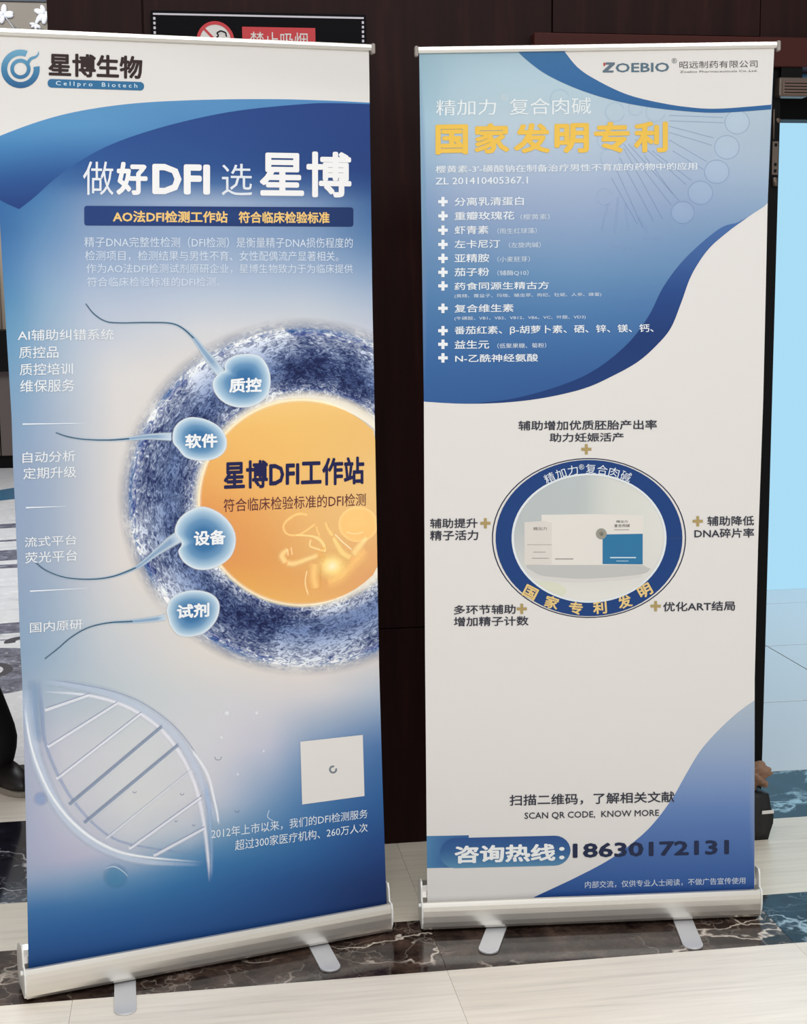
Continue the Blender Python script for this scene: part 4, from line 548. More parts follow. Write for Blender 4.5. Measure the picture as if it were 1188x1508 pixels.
('R',[-63,12187],[-613,12388,-600,12421,-584,12453,-565,12483,-542,12510,-517,12536,-488,12560,-456,12581,-420,12602,-380,12621,-337,12636,-293,12647,-246,12653,-195,12654,-141,12650,-84,12641,-26,12629,30,12614,85,12596,138,12574,193,12549,246,12520,297,12489,344,12455,384,12420,420,12384,451,12344,478,12303,500,12260,518,12217,531,12175,540,12133,543,12088,542,12044,536,12000,526,11959,509,11922,487,11887,460,11854,427,11823,390,11796,349,11772,305,11752,257,11736,203,11723,145,11714,85,11708,26,11707,-31,11709,-88,11715,-148,11725,-206,11739,-263,11756,-315,11776,-361,11799,-400,11827,-434,11860,-463,11896,-489,11933,-512,11969,-535,12001,-558,12028,-579,12052,-598,12075,-614,12098,-627,12123,-635,12153,-640,12188,-641,12228,-638,12269,-633,12311,-624,12352],[(0,[48,104,158],1),(0.35,[62,118,168],1),(0.62,[105,150,190],1),(0.85,[165,195,218],1),(0.97,[205,222,235],1),(1.0,[225,234,240],1),(1.04,[225,230,235],0)],7,'sperm_cell','pale edged blue cell with a thin tail',1,0),
('S',[([-3665,9729,-3631,9697,-3599,9664,-3567,9632,-3532,9599,-3493,9568,-3448,9536,-3396,9505,-3339,9473,-3278,9441,-3213,9411,-3144,9383,-3072,9359,-2997,9338,-2916,9320,-2831,9304,-2745,9291,-2658,9281,-2573,9273,-2489,9269,-2404,9266,-2320,9267,-2235,9271,-2149,9279,-2063,9291,-1976,9307,-1887,9327,-1798,9350,-1710,9378,-1624,9408,-1543,9443,-1465,9483,-1389,9530,-1316,9581,-1246,9632,-1179,9681,-1116,9725,-1057,9764,-1002,9801,-950,9836,-901,9869,-854,9900,-810,9928,-769,9953,-732,9974,-697,9993,-663,10011,-630,10029,-595,10048],[13.7,34.2,51.4,54.8,65.1,85.6,154.1,256.8,291.0],[200,216,230],1,0.3),([-3665,9729,-3631,9697,-3599,9664,-3567,9632,-3532,9599,-3493,9568,-3448,9536,-3396,9505,-3339,9473,-3278,9441,-3213,9411,-3144,9383,-3072,9359,-2997,9338,-2916,9320,-2831,9304,-2745,9291,-2658,9281,-2573,9273,-2489,9269,-2404,9266,-2320,9267,-2235,9271,-2149,9279,-2063,9291,-1976,9307,-1887,9327,-1798,9350,-1710,9378,-1624,9408,-1543,9443,-1465,9483,-1389,9530,-1316,9581,-1246,9632,-1179,9681,-1116,9725,-1057,9764,-1002,9801,-950,9836,-901,9869,-854,9900,-810,9928,-769,9953,-732,9974,-697,9993,-663,10011,-630,10029,-595,10048],[9.5,23.8,35.7,38.1,45.3,59.5,107.2,178.6,202.5],[92,132,168],0.7,0.8),([-3665,9729,-3631,9697,-3599,9664,-3567,9632,-3532,9599,-3493,9568,-3448,9536,-3396,9505,-3339,9473,-3278,9441,-3213,9411,-3144,9383,-3072,9359,-2997,9338,-2916,9320,-2831,9304,-2745,9291,-2658,9281,-2573,9273,-2489,9269,-2404,9266,-2320,9267,-2235,9271,-2149,9279,-2063,9291,-1977,9308,-1891,9331,-1804,9358,-1717,9387,-1630,9416,-1543,9443],[26.5,35.4],[48,84,108],0.9,0.3)],6,'cell_tail',None),
('R',[-20,9946],[-652,10157,-651,10203,-643,10252,-627,10301,-606,10349,-581,10395,-553,10436,-521,10473,-484,10508,-442,10540,-398,10568,-352,10594,-306,10615,-259,10634,-210,10652,-160,10665,-108,10674,-54,10677,1,10671,59,10657,121,10635,185,10607,249,10573,309,10536,364,10497,415,10453,464,10405,510,10353,552,10299,589,10244,620,10190,645,10137,664,10084,679,10030,688,9975,692,9920,689,9864,682,9806,668,9746,649,9685,624,9626,593,9571,556,9521,511,9477,457,9436,397,9399,335,9367,271,9340,209,9318,148,9303,85,9292,21,9287,-42,9286,-103,9292,-161,9302,-217,9320,-272,9344,-326,9373,-376,9407,-422,9442,-461,9478,-495,9517,-524,9559,-549,9604,-569,9649,-582,9692,-590,9730,-586,9763,-570,9792,-548,9818,-527,9844,-512,9873,-509,9906,-522,9943,-549,9983,-582,10025,-614,10069,-640,10113],[(0,[48,104,158],1),(0.35,[62,118,168],1),(0.62,[105,150,190],1),(0.85,[165,195,218],1),(0.97,[205,222,235],1),(1.0,[225,234,240],1),(1.04,[225,230,235],0)],7,'sperm_cell','pale edged blue cell with a thin tail',1,0),
('S',[([-3559,7627,-3513,7659,-3467,7690,-3421,7722,-3374,7754,-3327,7787,-3280,7821,-3232,7857,-3185,7896,-3137,7935,-3088,7973,-3037,8010,-2983,8045,-2927,8078,-2868,8111,-2808,8142,-2745,8171,-2681,8197,-2615,8219,-2546,8236,-2476,8251,-2404,8262,-2329,8271,-2253,8277,-2174,8281,-2092,8283,-2005,8280,-1917,8276,-1828,8270,-1741,8265,-1658,8263,-1577,8262,-1497,8261,-1418,8262,-1343,8263,-1273,8264,-1209,8266,-1154,8268,-1106,8271,-1062,8275,-1022,8279,-981,8282,-937,8286],[13.8,25.8,34.4,43.0,60.2,103.3,137.7,154.9],[200,216,230],1,0.3),([-3559,7627,-3513,7659,-3467,7690,-3421,7722,-3374,7754,-3327,7787,-3280,7821,-3232,7857,-3185,7896,-3137,7935,-3088,7973,-3037,8010,-2983,8045,-2927,8078,-2868,8111,-2808,8142,-2745,8171,-2681,8197,-2615,8219,-2546,8236,-2476,8251,-2404,8262,-2329,8271,-2253,8277,-2174,8281,-2092,8283,-2005,8280,-1917,8276,-1828,8270,-1741,8265,-1658,8263,-1577,8262,-1497,8261,-1418,8262,-1343,8263,-1273,8264,-1209,8266,-1154,8268,-1106,8271,-1062,8275,-1022,8279,-981,8282,-937,8286],[9.6,18.0,23.9,29.9,41.9,71.8,95.8,107.8],[92,132,168],0.7,0.8),([-3559,7627,-3513,7659,-3467,7690,-3421,7722,-3374,7754,-3327,7787,-3280,7821,-3232,7857,-3185,7896,-3137,7935,-3088,7973,-3037,8010,-2983,8045,-2927,8078,-2868,8111,-2808,8142,-2745,8171,-2681,8197,-2615,8219,-2546,8236,-2476,8251,-2404,8262,-2329,8271,-2253,8277,-2174,8281,-2093,8283,-2008,8281,-1921,8277,-1833,8272,-1745,8267,-1658,8263],[26.8,35.8],[48,84,108],0.9,0.3)],6,'cell_tail',None),
('R',[-327,8321],[-887,8449,-880,8487,-870,8528,-857,8570,-839,8612,-817,8651,-789,8684,-753,8713,-712,8740,-665,8763,-615,8783,-563,8800,-511,8812,-458,8821,-402,8827,-345,8829,-287,8827,-230,8822,-175,8814,-120,8802,-65,8787,-10,8769,42,8748,89,8723,131,8695,167,8665,200,8631,229,8594,252,8554,269,8512,280,8466,283,8416,279,8360,269,8301,254,8241,234,8184,209,8132,178,8083,140,8035,98,7989,52,7946,3,7909,-47,7878,-99,7853,-157,7834,-216,7820,-276,7810,-334,7805,-388,7803,-439,7805,-489,7812,-537,7823,-582,7837,-624,7855,-662,7876,-694,7902,-723,7934,-748,7968,-770,8005,-790,8041,-808,8075,-822,8107,-834,8139,-843,8170,-850,8201,-856,8232,-862,8264,-870,8294,-877,8324,-884,8354,-889,8384,-890,8415],[(0,[48,104,158],1),(0.35,[62,118,168],1),(0.62,[105,150,190],1),(0.85,[165,195,218],1),(0.97,[205,222,235],1),(1.0,[225,234,240],1),(1.04,[225,230,235],0)],7,'sperm_cell','pale edged blue cell with a thin tail',1,0),
('T','质控',[633,13162,1375,13155,1382,13475,641,13482],(240,243,246),0.035,9,'lettering','bold white lettering on a blue cell'),
('T','软件',[-386,11986,342,11976,350,12288,-376,12298],(240,243,246),0.035,9,'lettering','bold white lettering on a blue cell'),
('T','设备',[-253,9826,470,9813,479,10147,-243,10161],(240,243,246),0.035,9,'lettering','bold white lettering on a blue cell'),
('T','试剂',[-681,8224,55,8210,64,8532,-671,8546],(240,243,246),0.035,9,'lettering','bold white lettering on a blue cell'),
('T','星博DFI工作站',[456,11036,3774,10975,3781,11611,472,11667],(28,30,78),0.028,8,'lettering','heavy navy lettering on the orange yolk'),
('T','符合临床检验标准的DFI检测',[443,10537,3802,10471,3805,10763,450,10831],(98,44,52),0.004,8,'lettering','thin dark red lettering on the orange yolk'),
('S',[([-3953,7073,-3949,6949,-3947,6824,-3945,6699,-3941,6574,-3937,6448,-3930,6322,-3921,6194,-3911,6063,-3899,5932,-3885,5803,-3869,5677,-3850,5557,-3828,5445,-3803,5338,-3776,5236,-3746,5135,-3713,5032,-3676,4925,-3637,4813,-3594,4698,-3549,4581,-3499,4464,-3446,4349,-3387,4238,-3324,4128,-3256,4019,-3183,3912,-3107,3807,-3027,3707,-2944,3611,-2857,3521,-2767,3435,-2674,3353,-2576,3274,-2474,3199,-2367,3127,-2260,3060,-2154,2997,-2044,2938,-1923,2880,-1784,2824,-1622,2768,-1429,2712,-1209,2657,-971,2604,-723,2550,-473,2497,-230,2442],[337.7,337.7,307.0,291.7,276.3,261.0,230.3,184.2,76.8],[188,200,216],0.8,0.6),([-4029,6634,-4017,6506,-4005,6376,-3993,6245,-3981,6117,-3967,5992,-3950,5873,-3931,5761,-3911,5656,-3889,5555,-3865,5455,-3837,5353,-3806,5248,-3772,5138,-3735,5026,-3695,4912,-3651,4798,-3602,4683,-3547,4569,-3487,4455,-3421,4338,-3350,4222,-3274,4106,-3194,3994,-3109,3886,-3020,3781,-2927,3679,-2828,3579,-2726,3483,-2620,3392,-2510,3308,-2403,3232,-2302,3165,-2196,3103,-2078,3043,-1939,2983,-1769,2920,-1561,2853,-1319,2785,-1055,2716,-778,2647,-498,2577,-228,2507],[46.1,61.4,76.8,76.8,92.2,92.2,76.8,46.1],[236,240,243],0.9,0.7),([-3692,7193,-3688,7067,-3684,6938,-3680,6808,-3676,6681,-3672,6558,-3668,6441,-3665,6331,-3663,6228,-3662,6129,-3658,6031,-3651,5933,-3637,5833,-3618,5730,-3595,5628,-3569,5525,-3538,5420,-3502,5312,-3463,5201,-3418,5083,-3369,4961,-3316,4836,-3258,4709,-3196,4584,-3130,4462,-3058,4341,-2979,4218,-2897,4097,-2811,3979,-2726,3868,-2641,3768,-2561,3678,-2485,3597,-2408,3524,-2327,3456,-2237,3391,-2134,3327,-2018,3266,-1891,3210,-1756,3157,-1613,3106,-1463,3056,-1306,3004,-1141,2953,-966,2902,-783,2852,-596,2802,-408,2752,-223,2701],[92.2,92.2,76.8,76.8,76.8,61.5,61.5,46.1,46.1],[130,148,182],0.65,0.8),([-3805,7206,-3807,7081,-3809,6955,-3811,6828,-3813,6703,-3812,6579,-3810,6458,-3804,6340,-3796,6225,-3786,6111,-3775,5999,-3764,5886,-3754,5772],[239.4,269.3,209.4],[110,142,176],0.55,1),([-3666,7146,-3548,7116,-3430,7087,-3312,7058,-3193,7028,-3074,6996,-2955,6960,-2836,6923,-2716,6885,-2595,6844,-2475,6800,-2354,6751,-2233,6696,-2111,6635,-1988,6569,-1865,6499,-1742,6423,-1621,6342,-1503,6256,-1386,6164,-1268,6066,-1153,5963,-1041,5856,-935,5744,-838,5629,-750,5510,-669,5386,-594,5258,-524,5128,-459,4995,-397,4861,-338,4724,-285,4581,-236,4436,-190,4293,-148,4154,-107,4022,-70,3901,-37,3786,-7,3676,22,3568,50,3460,81,3350],[108.7,217.3,279.4,310.5,310.5,279.4,232.8,155.2],[176,188,208],0.65,0.8),([-3675,6922,-3508,6890,-3336,6859,-3164,6828,-2994,6795,-2830,6758,-2674,6716,-2527,6669,-2387,6620,-2252,6566,-2122,6508,-1997,6446,-1874,6378,-1753,6304,-1636,6224,-1523,6140,-1414,6051,-1310,5959,-1213,5864,-1122,5766,-1037,5664,-957,5559,-882,5451,-811,5339,-743,5224,-677,5105,-615,4982,-557,4856,-503,4728,-453,4597,-408,4465,-368,4333,-334,4201,-303,4066,-276,3928,-251,3786,-228,3639,-206,3480,-186,3310,-168,3136,-153,2963,-140,2800,-129,2653,-122,2525,-118,2410,-117,2305,-117,2205,-116,2104,-115,1999],[47.1,94.2,125.6,125.6,125.6,125.6,125.6,109.9,47.1],[228,228,236],0.8,0.8),([-3522,7174,-3404,7142,-3286,7110,-3167,7078,-3048,7045,-2929,7011,-2809,6974,-2688,6937,-2566,6899,-2444,6860,-2322,6818,-2202,6773,-2084,6724,-1971,6673,-1861,6621,-1752,6565,-1644,6504,-1535,6435,-1424,6355,-1309,6265,-1190,6167,-1070,6060,-952,5946,-837,5824,-728,5694,-624,5556,-523,5409,-426,5254,-333,5092,-246,4924,-165,4750,-93,4568,-29,4377,29,4178,84,3977,139,3775,198,3575],[24.7],[128,142,172],0.7,0.7),([-463,5266,-399,5154,-332,5044,-266,4933,-202,4820,-143,4703,-91,4581,-48,4446,-12,4300,20,4150,47,4003,71,3868,91,3752,108,3659,119,3584,126,3520,131,3462,137,3404,144,3340],[80.0,96.0,80.0,48.0],[238,240,244],0.8,0.8),([-127,4426,-117,4289,-107,4150,-97,4011,-88,3874,-79,3741,-71,3615,-64,3500,-57,3395,-51,3294,-46,3192,-43,3084,-41,2964,-42,2829,-45,2685,-50,2533,-55,2379,-61,2224,-65,2072],[128.9,145.0,128.9,64.5],[150,175,205],0.6,0.9),([-3608,6494,-2674,6716],[90.8,75.7],[222,224,230],0.85,0.4),([-3592,6537,-2657,6760],[24.2],[128,138,165],0.8,0.5),([-3596,6453,-2661,6675],[18.2],[176,182,200],0.8,0.5),([-3586,5674,-2064,6462],[91.7,76.4],[222,224,230],0.85,0.4),([-3570,5718,-2048,6506],[24.4],[128,138,165],0.8,0.5),([-3574,5633,-2051,6420],[18.3],[176,182,200],0.8,0.5),([-3430,4936,-1551,6169],[92.5,77.1],[222,224,230],0.85,0.4),([-3414,4980,-1534,6214],[24.7],[128,138,165],0.8,0.5),([-3418,4894,-1537,6127],[18.5],[176,182,200],0.8,0.5),([-3180,4315,-1092,5818],[108.9,93.3],[126,142,166],0.85,0.4),([-3163,4359,-1076,5862],[24.9],[128,138,165],0.8,0.5),([-3167,4273,-1079,5775],[18.7],[220,222,226],0.8,0.5),([-2875,3850,-739,5349],[109.8,94.1],[126,142,166],0.85,0.4),([-2858,3894,-722,5394],[25.1],[128,138,165],0.8,0.5),([-2862,3808,-725,5307],[18.8],[220,222,226],0.8,0.5),([-2416,3419,-479,4714],[63.3,19.0],[210,214,220],0.85,0.4),([-2399,3463,-462,4759],[25.3],[128,138,165],0.4,0.5),([-2402,3376,-465,4670],[19.0],[176,182,200],0.3,0.5),([-1915,3102,-247,4059],[95.8,79.8],[222,224,230],0.85,0.4),([-1898,3147,-230,4105],[25.5],[128,138,165],0.8,0.5),([-1901,3059,-233,4015],[19.2],[176,182,200],0.8,0.5),([-1373,2855,-205,3313],[96.5,80.4],[222,224,230],0.85,0.4),([-1356,2901,-188,3359],[25.7],[128,138,165],0.8,0.5),([-1359,2811,-191,3269],[19.3],[176,182,200],0.8,0.5)],3,'helix_drawing','pale double helix drawing'),
('R',[-3780,4542],[-3608,4517,-3624,4448,-3664,4394,-3721,4363,-3788,4359,-3853,4382,-3906,4430,-3941,4495,-3951,4567,-3935,4634,-3895,4688,-3838,4720,-3772,4724,-3706,4701,-3652,4653,-3618,4589],[(0,[120,145,185],0.7),(0.6,[120,145,185],0.63),(1,[120,145,185],0)],3,'bubble',None,1,0),
('R',[-2239,2520],[-1937,2469,-1965,2352,-2034,2260,-2134,2208,-2250,2204,-2364,2248,-2459,2333,-2520,2446,-2538,2570,-2510,2687,-2442,2778,-2343,2831,-2227,2836,-2113,2793,-2018,2708,-1956,2594],[(0,[62,124,160],0.7),(0.6,[62,124,160],0.63),(1,[62,124,160],0)],3,'bubble',None,1,0),
('S',[([-2502,2723,-2461,2729,-2420,2737,-2379,2746,-2338,2752,-2299,2753,-2260,2746,-2223,2730,-2185,2705,-2149,2676,-2114,2644,-2082,2613,-2055,2585,-2032,2560,-2013,2535,-1997,2511,-1983,2488,-1969,2464,-1953,2440],[15.8,47.4,31.6,15.8],[190,210,225],0.7,0.6)],4,'bubble',None),
('S',[([92,4970,96,4959,98,4947,101,4934,105,4923,109,4912,114,4904,121,4897,130,4892,139,4887,149,4884,159,4882,169,4880,178,4879,188,4879,199,4879,208,4881,217,4884,224,4889,230,4896,235,4905,239,4916,242,4927,246,4939,250,4949],[19.1],[110,125,150],0.8,0.4)],4,'bubble',None),
('S',[([-721,4223,-719,4217,-718,4211,-716,4204,-714,4198,-712,4193,-710,4189,-706,4185,-701,4182,-697,4180,-692,4178,-686,4177,-682,4176,-677,4176,-672,4175,-666,4176,-662,4176,-657,4178,-653,4180,-650,4184,-648,4189,-646,4194,-644,4200,-642,4206,-640,4212],[19.0],[110,125,150],0.8,0.4)],4,'bubble',None),
('S',[([-1785,4424,-1783,4418,-1782,4412,-1781,4406,-1779,4400,-1777,4395,-1775,4391,-1771,4388,-1767,4385,-1763,4383,-1758,4381,-1753,4380,-1749,4379,-1744,4379,-1739,4378,-1734,4379,-1730,4379,-1726,4381,-1722,4383,-1719,4387,-1717,4391,-1715,4396,-1713,4402,-1712,4408,-1710,4413],[18.8],[110,125,150],0.8,0.4)],4,'bubble',None),
('S',[([-870,3608,-869,3603,-867,3598,-866,3593,-865,3588,-863,3584,-861,3581,-859,3578,-855,3576,-851,3574,-848,3573,-844,3572,-840,3571,-836,3571,-832,3570,-828,3570,-824,3571,-821,3572,-818,3574,-816,3577,-814,3581,-812,3585,-811,3589,-810,3594,-808,3598],[19.1],[110,125,150],0.8,0.4)],4,'bubble',None),
('S',[([535,3637,537,3630,539,3623,540,3615,542,3608,545,3602,548,3597,553,3592,558,3589,564,3586,570,3584,576,3583,582,3582,587,3581,594,3581,600,3581,606,3582,611,3584,615,3586,619,3591,622,3596,624,3603,626,3610,629,3617,631,3623],[19.4],[110,125,150],0.8,0.4)],4,'bubble',None),
('S',[([-469,3450,-468,3446,-467,3441,-466,3436,-464,3431,-463,3427,-460,3423,-458,3420,-454,3418,-450,3416,-446,3415,-442,3414,-439,3413,-435,3413,-431,3413,-427,3413,-423,3413,-420,3415,-417,3416,-414,3419,-412,3423,-411,3427,-409,3432,-408,3436,-407,3441],[19.2],[110,125,150],0.8,0.4)],4,'bubble',None),
('S',[([1342,3517,1334,3490,1323,3463,1313,3435,1305,3409,1302,3383,1305,3359,1317,3337,1336,3316,1359,3297,1385,3279,1411,3260,1434,3241],[24.5],[200,215,230],0.8,0.5)],4,'bubble',None),
('R',[402,5949],[513,5935,490,5873,434,5839,365,5847,311,5894,292,5962,315,6024,371,6058,439,6050,493,6003],[(0,[235,238,242],0.7),(1,[225,228,236],0)],3,'bubble',None,1,0),
('R',[1101,5864],[1182,5854,1165,5809,1124,5785,1075,5791,1035,5825,1021,5874,1038,5919,1078,5943,1128,5937,1167,5903],[(0,[235,238,242],0.7),(1,[225,228,236],0)],3,'bubble',None,1,0),
('R',[1242,4946],[1307,4938,1294,4902,1261,4882,1221,4888,1189,4915,1178,4955,1191,4991,1224,5010,1264,5005,1295,4977],[(0,[235,238,242],0.7),(1,[225,228,236],0)],3,'bubble',None,1,0),
('R',[620,4482],[684,4473,671,4437,638,4418,599,4424,567,4451,556,4491,569,4527,602,4546,641,4540,672,4513],[(0,[235,238,242],0.7),(1,[225,228,236],0)],3,'bubble',None,1,0),
('R',[261,5394],[324,5386,311,5350,279,5331,240,5336,210,5364,199,5402,212,5438,244,5457,282,5452,313,5425],[(0,[235,238,242],0.7),(1,[225,228,236],0)],3,'bubble',None,1,0),
('F',[2124,5058,3671,5024,3697,3519,2144,3538],None,[223,220,217],500,6,'blank_square','blank white square near the bottom right'),
('F',[3012,4301,3018,4272,3015,4244,3005,4219,2987,4199,2964,4186,2936,4180,2908,4182,2880,4192,2855,4209,2835,4231,2822,4258,2816,4286,2818,4314,2829,4339,2846,4359,2869,4373,2896,4379,2925,4378,2953,4368,2936,4327,2921,4332,2906,4333,2891,4329,2879,4322,2870,4311,2864,4298,2863,4283,2866,4268,2873,4254,2884,4242,2897,4233,2912,4227,2927,4226,2942,4230,2954,4237,2963,4248,2969,4261,2971,4276,2968,4291],None,[120,128,136],200,7,'logo','tiny grey emblem in the white square'),
('T','2012年上市以来，我们的DFI检测服务',[-39,3028,3772,2961,3774,3188,-32,3287],(220,230,240),0.004,6,'lettering','white caption lettering'),
('T','超过300家医疗机构、260万人次',[511,2672,3768,2622,3771,2843,517,2928],(220,230,240),0.004,6,'lettering','white caption lettering')]
META_RIGHT={'le': [(-0.4083,2.0597),(-0.4037,1.5164),(-0.4029,1.2854),(-0.4041,0.6939),(-0.4035,0.4616),(-0.4027,0.0727)],'re': [(0.3933,2.0741),(0.3901,1.9498),(0.3889,1.8074),(0.3883,1.7242),(0.39,1.5092),(0.3914,1.2742),(0.3892,0.9365),(0.3905,0.6051),(0.3971,0.3499),(0.4061,0.0658)],'base': None,'slope': 0.0071,'so': 0.0302}
